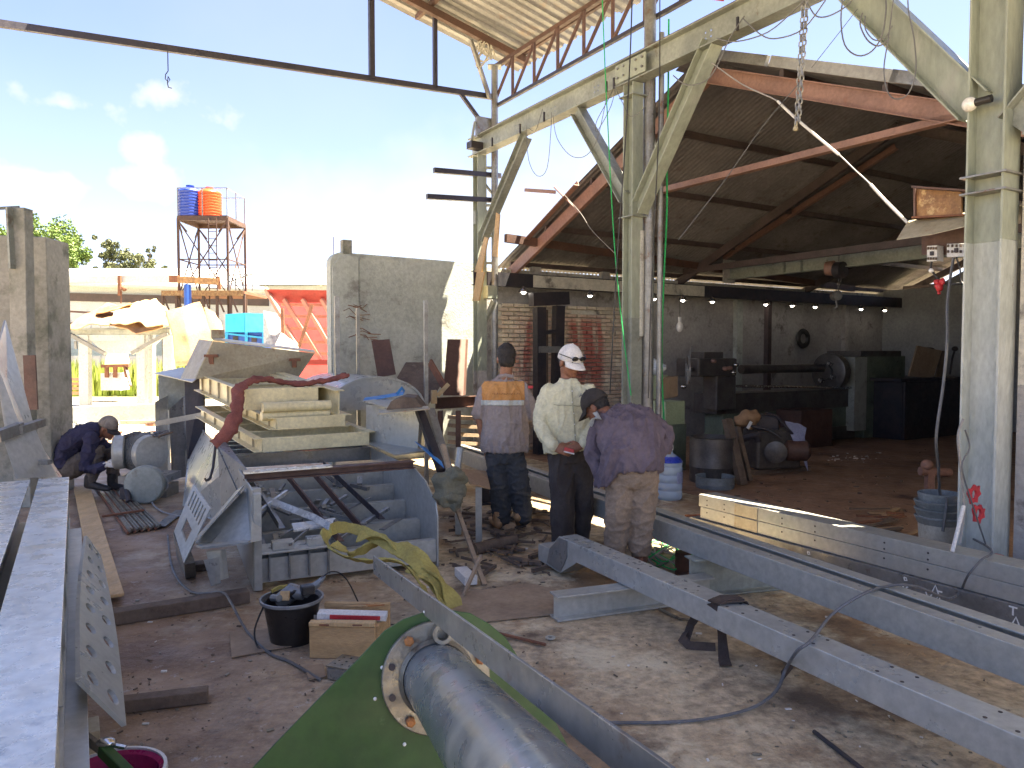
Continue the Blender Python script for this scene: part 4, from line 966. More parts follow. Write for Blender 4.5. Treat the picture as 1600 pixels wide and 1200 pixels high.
q.prism([T(.06, .1, .06), T(.55, .1, .06), T(.55, .1, .23), T(.06, .1, .23)], TA * .006)
q.build('comb_bracket', M['primer_dk'], label='ribbed dark bracket box under the lugs plate at the bin mouth', cat='bracket')
bs_ = random.Random(21); q = MB()
for k in range(34):
    u_, v_ = bs_.uniform(.08, 1.15), bs_.uniform(.1, 1.4); z_ = .22 + .2 * v_ + bs_.uniform(0, .05); a = bs_.uniform(-1.2, 1.2); L_ = bs_.uniform(.06, .38)
    p_ = T(u_, v_, z_); d_ = (TA * math.cos(a) + TW * math.sin(a)) * L_ / 2 + UP * bs_.uniform(-.03, .05); q.bar(p_ - d_, p_ + d_, bs_.uniform(.012, .05), bs_.uniform(.006, .03))
q.build('bin_scrap', M['primer_dk'], kind='stuff', label='loose small steel offcuts lying over the ribs of the bin', cat='scrap')
q = MB()
for k in range(60):
    px = bs_.uniform(712, 860); py = bs_.uniform(796, 905); p_ = G(px, py); a = bs_.uniform(0, 3.1); L_ = bs_.uniform(.05, .3)
    d_ = V(math.cos(a), math.sin(a), bs_.uniform(-.05, .1)) * L_ / 2; q.bar(p_ - d_ + UP * .03, p_ + d_ + UP * .03, bs_.uniform(.01, .05), bs_.uniform(.008, .03))
q.build('scrap_heap', M['wood_dk'], kind='stuff', label='rusty bars and wood bits heaped behind the bin corner', cat='scrap')
# ---- cream frames stacked on the trough
FO = G(411, 708, .71); FO.z = .04
FA = V(-.557, .83, .055); FW = V(.83, .557, 0).normalized()
def FR(u_, v_, z_): return FO + FW * u_ + FA * v_ + UP * z_
def cream(label, u0, u1, v0, v1, z0, h_, nx, m='beige', web=True):
    r = thing('cream_channel_stack', label, 'steel frame', FR(u0, v0, z0), 'cream painted frames stacked on the bin')
    q = MB(); q.chan(FR(u0, v0, z0 + h_ / 2), FR(u1, v0, z0 + h_ / 2), h_, .06, .008, flip=-1); q.build('front_channel', M[m], r, bevel=.002)
    q = MB(); q.chan(FR(u0, v1, z0 + h_ / 2), FR(u1, v1, z0 + h_ / 2), h_, .06, .008, flip=1); q.build('rear_channel', M[m], r)
    for uu, fl in ((u0, 1), (u1, -1)):
        q = MB(); q.chan(FR(uu, v0 + .01, z0 + h_ / 2), FR(uu, v1 - .01, z0 + h_ / 2), h_, .07, .008, flip=-fl if fl > 0 else fl * -1); q.build('side_channel', M[m], r, bevel=.002)
    for k in range(1, nx + 1):
        v_ = v0 + (v1 - v0) * k / (nx + 1); q = MB(); q.ibeam(FR(u0 + .01, v_, z0 + h_ * .5), FR(u1 - .01, v_, z0 + h_ * .5), h_ * .8, .06, .007); q.build('cross_member', M[m], r)
    for k in range(5):
        q = MB(); v_ = v0 + (v1 - v0) * (k + .5) / 5
        q.box(FR(u0 - .012, v_, z0 + h_ / 2), (.03, .008, h_ - .02), rz=math.atan2(TW.y, TW.x)); q.build('stiffener', M['beige_dk'], r)
    return r
cream('wide lowest cream frame lying flat on the grey bin', 0, .97, 0, 2.45, TH + .005, .12, 4)
cream('narrow cream frame on top of the lowest one, roller ends showing', .20, .84, .26, 2.2, TH + .15, .11, 3)
cream('deep cream I section frame crossing the top of the pile', .0, .68, .55, 2.5, TH + .30, .20, 2)
q = MB(); q.ibeam(FR(.80, .30, TH + .37), FR(.78, 2.1, TH + .40), .24, .10, .009); q.build('cream_beam', M['beige'], label='cream I beam on the right of the stacked cream frames', cat='steel beam', bevel=.002)
for k, (v_, z_) in enumerate(((.26, .285), (.30, .20))):
    q = MB(); q.tube([FR(.10, v_ + .1, TH + z_ + .06), FR(.73, v_ + .1, TH + z_ + .06)], .045, 14); q.build('cream_roller', M['beige'], label=('upper', 'lower')[k] + ' cream roller tube at the front of the cream pile', cat='roller', smooth=True)
# angled grey hood on top
h0 = FR(.0, 1.45, TH + .40)
hd = thing('cream_hood', 'tilted folded grey cream hood plate on top of the cream frames', 'steel cover', h0)
A_ = P(306, 592, 7.9); B_ = P(333, 533, 8.1); C_ = P(492, 552, 8.9); D_ = P(470, 584, 8.8); B2_ = P(333, 530, 8.35)
q = MB(); q.grid([[A_, P(466, 590, 8.8)], [B_, C_]], .012, V(-.3, 1, 0)); q.build('front_face', M['beige_dk'], hd)
q = MB(); q.grid([[P(283, 592, 8.4), P(312, 530, 8.6)], [A_ + V(0, -.003, 0), B_ + V(0, -.003, 0)]], .012, V(-1, .2, 0)); q.build('end_face', M['beige_dk'], hd)
q = MB(); q.grid([[B_ + UP * .005, C_ + UP * .005], [P(330, 528, 8.7), P(490, 548, 9.4)]], .01, UP); q.build('top_face', M['beige'], hd)
for (px, py) in ((330, 556), (460, 562)):
    q = MB(); c = P(px, py, 8.05 if px < 400 else 8.7); q.box(c, (.14, .05, .03), rz=.2); q.box(c + V(0, 0, -.05), (.05, .04, .08), rz=.2); q.build('lug', M['rust'], hd)
q = MB(); q.bar(P(330, 522, 8.4), P(350, 522, 8.5), .03, .1); q.bar(P(350, 528, 8.5), P(349, 520, 8.5), .02, .02); q.build('handle', M['beige_dk'], hd)
# faded red strap / cloth
q = MB()
q.tube(smoothpts([P(542, 586, 7.6), P(520, 592, 7.5), P(470, 600, 7.3), P(440, 596, 7.2), P(410, 592, 7.0), P(385, 598, 6.85), P(372, 612, 6.7), P(370, 640, 6.55), P(362, 664, 6.45), P(345, 688, 6.4), P(335, 697, 6.38)], 4),
       [(.045, .022)] * 12 + [(.042, .024)] * 10 + [(.055, .03)] * 8 + [(.065, .035)] * 5 + [(.06, .03)] * 6, 9)
rc = q.build('cloth_sling', M['redcloth'], label='long faded red cloth sling draped over the cream frames', cat='cloth', smooth=True)
def crumple(o, amp, fr, sub=0):
    me = o.data
    if sub:
        bm = bmesh.new(); bm.from_mesh(me); bmesh.ops.subdivide_edges(bm, edges=bm.edges, cuts=sub, use_grid_fill=True); bm.to_mesh(me); bm.free()
    ns = [v.normal.copy() for v in me.vertices]
    for v, nn in zip(me.vertices, ns):
        p = v.co * fr; k = noise.noise(p) + .5 * noise.noise(p * 2.3); v.co += nn * (k * amp)
    me.update()
crumple(rc, .022, 17, 1)
q = MB(); q.tube([P(337, 694, 6.38), P(333, 730, 6.3), P(328, 748, 6.25)], .012, 6); q.tube([P(328, 748, 6.25), P(322, 751, 6.25), P(320, 747, 6.25)], .012, 6); q.build('hook_tail', M['black'], rc)
# yellow webbing sling (two loops over the bin mouth)
def Yp(px, py, Y): return P(px, py, Y)
ys = MB()
la = [Yp(700, 948, 4.45), Yp(690, 930, 4.4), Yp(672, 905, 4.42), Yp(640, 872, 4.5), Yp(608, 852, 4.6), Yp(580, 836, 4.7), Yp(552, 826, 4.78), Yp(528, 824, 4.74), Yp(512, 830, 4.66), Yp(508, 842, 4.58), Yp(518, 858, 4.5), Yp(545, 872, 4.42), Yp(580, 877, 4.36), Yp(612, 876, 4.33), Yp(636, 886, 4.3), Yp(655, 910, 4.3), Yp(668, 935, 4.35)]
lp = smoothpts(la, 5); n = len(lp)
ys.strip(lp, .07, .008, wdir=[V(.1, .5 + .3 * math.sin(i * .13), .9 * math.cos(i * .05) + .4) for i in range(n)])
lb = [Yp(706, 944, 4.4), Yp(690, 915, 4.48), Yp(660, 885, 4.55), Yp(625, 865, 4.62), Yp(590, 850, 4.7), Yp(560, 862, 4.62), Yp(540, 860, 4.55), Yp(520, 848, 4.6)]
lp = smoothpts(lb, 5); ys.strip(lp, .075, .008, wdir=[V(.3, .8, .5 * math.sin(i * .2)) for i in range(len(lp))])
lc_ = [Yp(712, 950, 4.35), Yp(702, 925, 4.4), Yp(684, 900, 4.45), Yp(655, 872, 4.52), Yp(622, 852, 4.6), Yp(590, 842, 4.66), Yp(560, 838, 4.7)]
lp = smoothpts(lc_, 6); ys.strip(lp, .10, .010, wdir=[V(.5, .6, .7 * math.sin(i * .35 + 1)) for i in range(len(lp))])
ld_ = [Yp(700, 955, 4.33), Yp(688, 938, 4.36), Yp(676, 915, 4.4), Yp(660, 895, 4.45), Yp(640, 884, 4.5)]
lp = smoothpts(ld_, 6); ys.strip(lp, .09, .010, wdir=[V(.2, .5, .8 * math.cos(i * .3)) for i in range(len(lp))])
yo = ys.build('yellow_sling', M['yellow_strap'], label='yellow webbing lifting sling draped from the bin to the floor', cat='sling', smooth=60)
crumple(yo, .013, 12, 1)
# big half drum, blue sheet etc behind the pile
def halfdrum():
    c0 = P(590, 640, 8.3); axd = V(-.5, .86, 0).normalized(); sd_ = V(axd.y, -axd.x, 0); q = MB(); prof = []
    for k in range(15):
        a = math.pi * (k / 14); prof.append((.58 * math.cos(a), .37 * math.sin(a)))
    pin = [(a * .96, b * .94) for a, b in reversed(prof)]
    q.ext(prof + pin, c0, c0 + axd * 1.7); q.ext(prof, c0 + axd * .02, c0 + axd * .03)
    return q
halfdrum().build('half_drum', M['primer_blue'], label='large rounded blue grey half drum cover behind the cream frames', cat='steel cover', smooth=30)
# H frame (blue-grey box with web) right of cream pile
r = thing('grey_end_box', 'blue grey open I shaped box section right of the cream frames', 'steel beam', P(610, 690, 6.9))
q = MB(); q.prism([P(572, 632, 7.1), P(656, 640, 6.6), P(652, 706, 6.6), P(572, 695, 7.1)], V(.02, .1, 0)); q.build('web', M['primer_blue'], r)
q = MB(); q.prism([P(566, 628, 7.2), P(600, 624, 7.4), P(664, 637, 6.55), P(622, 642, 6.4)], UP * .012); q.build('top_flange', M['primer_blue'], r)
q = MB(); q.prism([P(566, 690, 7.1), P(600, 684, 7.3), P(664, 706, 6.5), P(618, 712, 6.3)], UP * .012); q.build('bottom_flange', M['primer'], r)
q = MB(); q.ext([(-.16, 0), (-.12, .07), (-.02, .11), (.08, .10), (.16, .0)], P(633, 640, 6.4), P(640, 634, 6.8)); q.build('curved_offcut', M['wood_dk'], label='curved brown hood offcut on the grey box section', cat='steel offcut', smooth=30)
q = MB(); q.prism([P(590, 642, 6.45), P(668, 636, 6.5), P(672, 640, 6.3), P(592, 648, 6.25)], UP * .01); q.build('flat_offcut', M['beige_dk'], label='thin pale flat bar under the curved hood offcut', cat='steel offcut')
q = MB(); q.grid([[P(567, 628, 7.3), P(600, 622, 7.3), P(630, 617, 7.3)], [P(570, 622, 7.6), P(600, 618, 7.6), P(632, 612, 7.6)]], .006, UP); q.strip([P(620, 616, 7.3), P(628, 606, 7.35), P(632, 612, 7.4)], .03, .004, wdir=UP); q.build('blue_sheet', M['blue_sheet'], label='scrap of bright blue sheet on the half drum edge', cat='plastic sheet')
q = MB(); q.grid([[P(648, 690, 6.5), P(665, 700, 6.4), P(690, 722, 6.2)], [P(655, 697, 6.3), P(672, 712, 6.2), P(694, 732, 6.1)]], .006, UP); q.build('blue_sheet', M['blue_sheet'], label='scrap of blue sheet on the right side of the bin', cat='plastic sheet')
for k, (x0, y0, x1, y1, Y0, Y1, m, lab) in enumerate(((655, 640, 690, 735, 6.6, 6.2, 'black', 'dark strut leaning right of the grey box section, left of a pair'), (672, 640, 702, 740, 6.7, 6.3, 'primer_dk', 'dark strut leaning right of the grey box section, right of a pair'))):
    q = MB(); q.bar(P(x0, y0, Y0), P(x1, y1, Y1), .07, .05); q.build('leaning_strut', M[m], label=lab, cat='steel bar')
# uprights behind the pile
for (x_, y0, y1, Y_, w_, m, lab) in ((526, 463, 590, 8.9, .055, 'tube_grey', 'left upright grey post before the rendered wall'), (559, 481, 590, 9.2, .04, 'primer_dk', 'thin dark upright post, second from left before the wall'), (665, 469, 650, 8.6, .042, 'tube_grey', 'right upright grey post before the rendered wall')):
    q = MB(); a = P(x_, y0, Y_); q.bar(a, V(a.x, a.y, .01), w_, w_, up=TA); q.build('upright_post', M[m], label=lab, cat='post')
# rusty plates against the wall
def lean_plate(pts, m, label, th=.02, name='leaning_plate', cat='steel plate'):
    q = MB(); q.prism([P(*p) for p in pts], V(.06, .3, 0).normalized() * th); return q.build(name, M[m], label=label, cat=cat, bevel=.002)
lean_plate([(580, 532, 9.9), (608, 530, 10.0), (618, 585, 9.6), (590, 590, 9.5)], 'brown_red', 'rust brown plate tilted against the grey wall, left one')
lean_plate([(699, 530, 10.2), (728, 530, 10.4), (724, 618, 9.9), (692, 618, 9.7)], 'brown_red', 'rust brown boxed plate standing before the sunlit stripe', .12)
lean_plate([(620, 590, 9.6), (634, 566, 9.9), (668, 566, 10), (690, 600, 9.7), (664, 640, 9.3)], 'wood_dk', 'dull brown angular sheet leaning between the two grey posts')
q = MB(); q.bar(P(672, 566, 9.7), P(694, 604, 9.4), .03, .1); q.build('prop', M['rust'], label='short rusty prop beside the boxed brown plate', cat='steel bar')
r = thing('brown_bench', 'rust brown steel bench with planks below left of the grey jacket man', 'bench', P(715, 700, 9.4))
q = MB(); q.chan(P(680, 630, 9.1), P(748, 626, 10.0), .14, .07, .01); q.build('top_channel', M['brown_red'], r)
for px in (688, 716):
    q = MB(); a = P(px, 642, 9.3); q.bar(a, V(a.x, a.y, .01), .10, .06); q.build('leg', M['brown_red'], r)
for k in range(4):
    q = MB(); q.bar(P(706, 652 + k * 13, 9.8), P(752, 654 + k * 13, 10.1), .2, .045); q.build('plank', M['ply'], r)
q = MB(); q.box(P(678, 620, 9.0), (.06, .06, .16), rz=.4); q.bar(P(684, 618, 9), P(701, 600, 9), .06, .05); q.build('bottles_and_brush', M['tarp'], r)
# ================================================================== panels leaning left of the trough
def quadp(pts, th, m, label, name='leaning_plate', cat='steel plate', dirv=V(.9, .4, 0), bevel=.002):
    q = MB(); q.prism([Vector(p) for p in pts], Vector(dirv).normalized() * th); return q.build(name, M[m], label=label, cat=cat, bevel=bevel)
quadp([G(285, 790), G(300, 655, .62), G(366, 722, .66), G(366, 830)], .012, 'primer_blue', 'big pale blue grey sheet leaning on the left side of the bin', name='leaning_sheet')
quadp([P(340, 700, 6.2), P(350, 690, 6.4), P(385, 735, 5.6), P(385, 800, 5.4), P(345, 790, 5.8)], .012, 'primer_dk', 'darker plate edge between leaning sheet and bin')
# bracket cluster: perforated triangular plates
bk = thing('gusset_bracket', 'grey triangular welded bracket with comb edge leaning left of the bin', 'bracket', G(330, 905))
q = MB(); q.prism([P(304, 848, 4.95), P(385, 762, 5.2), P(392, 765, 4.95), P(392, 848, 4.75), P(312, 852, 4.8)], V(.05, .06, 0)); q.build('web_plate', M['primer'], bk, bevel=.002)
q = MB(); q.prism([P(303, 846, 4.93), P(370, 768, 5.3), P(382, 760, 5.1), P(312, 842, 4.75)], UP * .012); q.build('edge_flange', M['primer'], bk)
q = MB(); q.prism([P(306, 855, 4.8), P(392, 846, 4.7), P(388, 850, 4.5), P(316, 858, 4.55)], UP * .012); q.build('foot_flange', M['primer'], bk)
bk2 = thing('comb_plate', 'narrow slotted grey plate standing by the triangular bracket', 'steel plate', G(285, 905))
def cp(a, b): 
    p00 = P(272, 830, 5.1); p01 = P(302, 757, 5.3); p10 = P(287, 880, 4.9); p11 = P(328, 795, 5.05)
    return p00.lerp(p01, b).lerp(p10.lerp(p11, b), a)
loops = [[(0, 0), (1, 0), (1, 1), (0, 1)]]
for k in range(6): 
    a = .12 + .14 * k; loops.append([(a, .62), (a + .06, .62), (a + .06, .93), (a, .93)])
loops.append([(.3, .2), (.7, .2), (.7, .45), (.3, .45)])
q = MB(); q.plate(loops, lambda a, b, c: cp(a, b) + V(.5, .8, 0) * c, .012); q.build('slotted_face', M['primer'], bk2)
q = MB(); q.prism([P(270, 832, 5.1), P(288, 882, 4.9), G(290, 905), G(276, 870)], V(.05, .05, 0)); q.build('foot', M['primer_dk'], bk2)
q = MB(); q.prism([P(322, 862, 4.75), P(345, 860, 4.8), P(350, 905, 4.8), P(332, 910, 4.75)], V(.02, .03, 0)); q.prism([P(318, 875, 4.6), P(335, 872, 4.6), P(338, 912, 4.65), P(330, 916, 4.65)], V(.02, .02, 0)); q.build('pointed_shim', M['primer_blue'], label='two pointed blue grey shims hanging under the bracket', cat='steel offcut')
# vertical panels group further back left of pile (240-320, 600-745)
for (pts, m, lab) in (([P(242, 628, 9.6), P(262, 618, 9.8), P(262, 735, 9.6), P(244, 735, 9.5)], 'primer', 'pale grey upright channel plate, first of the panel group left of the pile'),
                      ([P(264, 640, 9.3), P(286, 620, 9.5), P(290, 745, 9.2), P(268, 748, 9.1)], 'primer_dk', 'dark grey upright panel, second of the panel group left of the pile'),
                      ([P(288, 592, 9.3), P(316, 588, 9.2), P(318, 720, 9.0), P(292, 720, 9.0)], 'black', 'black upright panel, third of the panel group left of the pile'),
                      ([P(247, 585, 9.9), P(290, 590, 9.8), P(288, 640, 9.7), P(248, 640, 9.8)], 'grey_green', 'greenish grey short panel behind the panel group')):
    quadp(pts, .05, m, lab, name='standing_panel', cat='steel panel', dirv=V(.3, 1, 0))
q = MB(); q.prism([P(240, 584, 9.6), P(285, 575, 10.2), P(318, 585, 9.6), P(300, 598, 8.9)], UP * .01); q.build('grey_flap', M['primer'], label='pale folded sheet flap beside the tilted hood', cat='steel sheet')
q = MB(); q.bar(P(245, 662, 8.9), P(318, 648, 8.6), .05, .06); q.build('cross_bar', M['primer'], label='grey bar laid across the standing panels', cat='steel bar')
# ================================================================== BUCKET, TOOL BOX AND BITS by the bin mouth
c = G(457, 1000); bkt = thing('tool_bucket', 'black bucket full of power tools in front of the bin', 'bucket', c)
q = MB(); q.shell([(.115, .0), (.15, .215), (.165, .22), (.16, .235), (.143, .222), (.108, .012)], c, UP, 32); q.build('pail', M['plastic_bk'], bkt, smooth=40)
q = MB(); q.lathe([(.11, .005), (.112, .012)], c, UP, 24); q.build('pail_bottom', M['plastic_bk'], bkt)
q = MB(); q.shell([(.16, .225), (.17, .225), (.17, .24), (.16, .24)], c, UP, 32); q.build('worn_rim', M['tube_grey'], bkt, smooth=40)
gr = MB(); gr.tube([c + V(-.08, .02, .2), c + V(0, .03, .26), c + V(.06, .02, .25)], [.045, .05, .035], 10); gr.tube([c + V(.06, .02, .25), c + V(.13, .03, .30), c + V(.17, .05, .34)], [.03, .02, .008], 8); gr.tube([c + V(-.10, -.02, .24), c + V(-.05, -.06, .25)], .02, 8)
gr.build('angle_grinder', M['primer_dk'], label='worn angle grinder lying in the black bucket', cat='power tool', smooth=40)
q = MB(); q.box(c + V(-.03, -.03, .255), (.05, .012, .05), M=Matrix.Rotation(-.4, 3, 'X')); q.build('machine_tag', M['wood'], label='small tan label plate on the tools in the bucket', cat='label')
q = MB(); q.box(c + V(.085, .0, .28), (.07, .06, .05), rz=.5); q.tube([c + V(-.02, .06, .27), c + V(.02, -.01, .25)], .03, 8); q.build('charger', M['plastic_bk'], label='black plug block sticking out of the bucket', cat='power tool', bevel=.006)
cable([c + V(.12, .02, .3), c + V(.2, .06, .36), c + V(.28, .1, .30), c + V(.4, .15, .05), c + V(.6, .2, .02)], .004, M['wire_bk'], 'thin black lead from the bucket tools to the bin mouth')
cable([c + V(-.12, -.06, .24), c + V(-.17, -.1, .1), c + V(-.14, -.14, .015), c + V(-.06, -.18, .01)], .005, M['wire_bk'], 'loose black lead hanging outside the bucket')
q = MB(); q.strip([c + V(-.13, .06, .25), c + V(-.10, .1, .26), c + V(-.05, .13, .255)], .02, .01, wdir=UP); q.build('yellow_tape', M['yellow_strap'], label='yellow tape bit on the bucket rim', cat='tape')
tb = thing('wooden_tool_box', 'small open pale wooden box of electrodes on the floor', 'wooden box', G(535, 1030))
c = G(530, 1028) + V(.02, .0, 0); rzb = -.03
q = MB(); q.box(c + V(0, .0, .085), (.34, .03, .165), rz=rzb); q.build('front_board', M['wood'], tb, bevel=.003)
q = MB(); q.box(c + V(.02, .27, .10), (.36, .025, .2), rz=rzb); q.build('rear_board', M['wood'], tb, bevel=.003)
q = MB(); q.box(c + V(.17, .135, .08), (.03, .236, .155), rz=rzb); q.build('side_board', M['wood'], tb, bevel=.003)
q = MB(); q.box(c + V(-.155, .135, .08), (.03, .236, .155), rz=rzb); q.build('side_board', M['wood'], tb, bevel=.003)
q = MB(); q.box(c + V(0, .135, .012), (.3, .24, .012), rz=rzb); q.build('bottom_board', M['wood'], tb)
q = MB(); q.box(c + V(0, -.001, .181), (.34, .045, .022), rz=rzb); q.build('front_cap_strip', M['wood_lt'], tb, bevel=.003)
for dx_ in (-.09, .08):
    q = MB(); q.box(c + V(dx_, -.024, .18), (.05, .004, .008), rz=rzb); q.build('staple', M['rust'], tb)
q = MB(); q.box(c + V(.03, .10, .188), (.36, .07, .035), M=Matrix.Rotation(.05, 3, 'Y') @ Matrix.Rotation(.06, 3, 'Z')); q.build('electrode_carton', M['white_pl'], label='white and red carton lying across the wooden box', cat='carton', bevel=.004)
q = MB(); q.box(c + V(.05, .062, .188), (.26, .004, .022), M=Matrix.Rotation(.05, 3, 'Y') @ Matrix.Rotation(.06, 3, 'Z')); q.build('red_band', M['red'], bpy.data.objects['electrode_carton'])
q = MB(); q.box(c + V(-.12, .062, .188), (.09, .004, .026), M=Matrix.Rotation(.05, 3, 'Y') @ Matrix.Rotation(.06, 3, 'Z')); q.build('grey_band', M['primer_dk'], bpy.data.objects['electrode_carton'])
for k in range(7):
    q = MB(); a = c + V(-.04 + .02 * k, .2, .2); q.bar(a, a + V(.12, rnd.uniform(-.02, .03), .006), .007, .007); q.build('electrode_rods' if k == 0 else 'electrode_rods', M['orange_tip'] if k % 2 else M['wood'], tb)
c = G(545, 1062); ci = thing('cast_block', 'perforated grey cast block beside the wooden box', 'metal block', c)
q = MB(); q.box(c + V(0, .03, .035), (.17, .14, .06), rz=-.35); q.build('block', M['primer_dk'], ci, bevel=.006)
loops = [[(-.088, -.072), (.088, -.072), (.088, .072), (-.088, .072)]]
for i in range(4):
    for j in range(3): loops.append([(-.06 + i * .04 + .007 * math.cos(k * 1.047), -.04 + j * .04 + .007 * math.sin(k * 1.047)) for k in range(6)])
Mr = Matrix.Rotation(-.35, 3, 'Z')
q = MB(); q.plate(loops, lambda a, b, c_: c + V(0, .03, .067) + Mr @ V(a, b, c_), .006); q.build('perforated_lid', M['flange'], ci)
# rag on a stick, right side of the bin
st_ = thing('prop_stick', 'thin bent wooden stick leaning by the right side of the bin', 'stick', G(756, 918))
q = MB(); q.bar(P(692, 695, 5.9), P(716, 800, 5.6), .035, .03); q.bar(P(716, 800, 5.6), G(757, 915), .03, .025); q.build('stick', M['ply'], st_)
q = MB(); q.bar(G(722, 935), P(752, 868, 4.95), .02, .02); q.build('short_stick', M['ply'], label='short stick crossing the foot of the bent stick', cat='stick')
q = MB(); q.ell(P(700, 765, 5.5), (.11, .07, .13), seg=26, rings=18); q.ell(P(712, 745, 5.5), (.08, .06, .07), seg=26, rings=18); q.ell(P(708, 785, 5.45), (.09, .05, .06), seg=26, rings=18)
o = q.build('olive_rag', M['olive_cloth'], label='crumpled olive rag bundle hung on the corner of the bin', cat='rag', smooth=True); crumple(o, .055, 11)
q = MB(); q.tube([G(740, 868) + V(0, 0, .045), G(805, 852) + V(0, 0, .045)], [.05, .042], 14); q.build('rolled_pipe_piece', M['wood_dk'], label='short dirty pipe piece lying behind the bin corner', cat='pipe', smooth=40)
q = MB(); q.box(G(727, 912) + V(0, .05, .04), (.09, .25, .06), M=Matrix.Rotation(.35, 3, 'Z')); q.build('white_carton', M['white_pl'], label='small white and pink carton on the floor by the bent stick', cat='carton', bevel=.004)
# left/right low stand between trough and man (flat plate on legs)
ls = thing('low_stand', 'low brown stand on grey legs left of the grey jacket man', 'stand', G(742, 815))
q = MB(); q.prism([P(718, 735, 6.5), P(760, 738, 6.8), P(766, 765, 6.1), P(735, 758, 5.95)], UP * .015); q.build('top_plate', M['board'], ls)
for (a, b) in ((748, 6.05), (716, 6.4)):
    q = MB(); p = P(a, 760 if a > 730 else 740, b); q.bar(p - UP * .003, V(p.x, p.y, .01), .07, .05); q.build('leg', M['primer'], ls)
q = MB(); q.tube([P(719, 700, 6.4), P(712, 750, 6.3)], .03, 8); q.build('grey_pipe_stub', M['primer'], ls)
# ================================================================== LEFT FOREGROUND STACK
pe = G(108, 745, .78); LD = V(-.583, 1, 0).normalized(); LN = V(LD.y, -LD.x, 0); pg = G(55, 745, .78); t_g = (pg - pe).dot(LN)
s_far = 0; s_near = -5.2; t_edge = 0
def LR(a, b, c=0): return V(pe.x, pe.y, 0) + LD * a + LN * b + UP * c
for k, (ta, tb_, z0, z1, m, lab) in enumerate(((t_g + .022, t_edge, .50, .78, 'plate_top', 'right hand upper wide beam of the left foreground stack'), (t_g - .30, t_g - .022, .50, .778, 'plate_top', 'left hand upper wide beam of the left foreground stack'), (t_g + .02, t_edge + .06, .16, .47, 'primer', 'lower right beam carrying the left foreground stack'), (t_g - .33, t_g - .04, .16, .47, 'primer', 'lower left beam carrying the left foreground stack'))):
    r = thing('wide_beam', lab, 'steel beam', LR((s_far + s_near) / 2, (ta + tb_) / 2, z0), 'wide beams stacked at the left front')
    q = MB(); c0 = (ta + tb_) / 2; w_ = tb_ - ta; so_ = 0 if k < 2 else .12
    q.bar(LR(s_near, c0, z1 - .008), LR(s_far - so_, c0, z1 - .008), w_, .016); q.build('top_flange', M[m], r, bevel=.002)
    q = MB(); q.bar(LR(s_near, c0, z0 + .008), LR(s_far - so_, c0, z0 + .008), w_, .016); q.build('bottom_flange', M['primer'], r)
    q = MB(); q.bar(LR(s_near, c0 + w_ * .25, (z0 + z1) / 2), LR(s_far - so_, c0 + w_ * .25, (z0 + z1) / 2), .012, z1 - z0 - .034); q.build('web', M['primer'], r)
    if k == 0:
        for j in range(9): q = MB(); q.prism([LR(s_far - .35 - j * .52, c0 - w_ * .5 + .003, z0 + .017), LR(s_far - .35 - j * .52, c0 + w_ * .48, z0 + .017), LR(s_far - .35 - j * .52, c0 + w_ * .48, z1 - .017), LR(s_far - .35 - j * .52, c0 - w_ * .5 + .003, z1 - .017)], LD * .01); q.build('stiffener', M['primer'], r)
for s_, lab in ((s_far - .3, 'far'), (s_far - 2.2, 'middle'), (s_far - 4.1, 'near')):
    q = MB(); q.bar(LR(s_, t_g - .4, .485), LR(s_, t_edge - .01, .485), .06, .028); q.build('packing_strip', M['wood_dk'], label=lab + ' timber packing strip between the layers of the left stack', cat='packing')
for k, s_ in enumerate((s_far - .4, s_far - 2.3, s_far - 3.6)):
    q = MB(); q.bar(LR(s_, t_g - .45, .08), LR(s_, t_edge + .1, .08), .14, .155); q.build('sleeper_block', M['beige_dk'], label=('far', 'middle', 'near')[k] + ' squared sleeper block under the left foreground stack', cat='sleeper', bevel=.004)
# perforated splice plate hung on the stack side
pA = (P(118, 1066, 2.25), P(190, 1136, 2.28)); pB = (P(131, 838, 3.75), P(153, 868, 3.9))
def pm(a, b, c):
    e0 = pA[0].lerp(pB[0], a); e1 = pA[1].lerp(pB[1], a); p = e0.lerp(e1, b); bow = math.sin(a * math.pi) * .05
    return p + V(.9, .3, .2).normalized() * (c - bow * (1 - b) * 0.6 + bow * .3)
q = MB(); cu, cv = 8, 2; ru = .17; 
for i in range(cu):
    for j in range(cv):
        u0_, u1_, v0_, v1_ = i / cu, (i + 1) / cu, j / cv, (j + 1) / cv; cx_, cy_ = (u0_ + u1_) / 2, (v0_ + v1_) / 2 + (.03 if j == 0 else -.02)
        hole = [(cx_ + .024 * math.cos(k * math.pi / 6), cy_ + .13 * math.sin(k * math.pi / 6)) for k in range(12)]
        q.plate([[(u0_, v0_), (u1_, v0_), (u1_, v1_), (u0_, v1_)], hole], pm, .014)
q.build('perforated_plate', M['primer_blue'], label='bowed blue grey splice plate with big bolt holes beside the left stack', cat='steel plate')
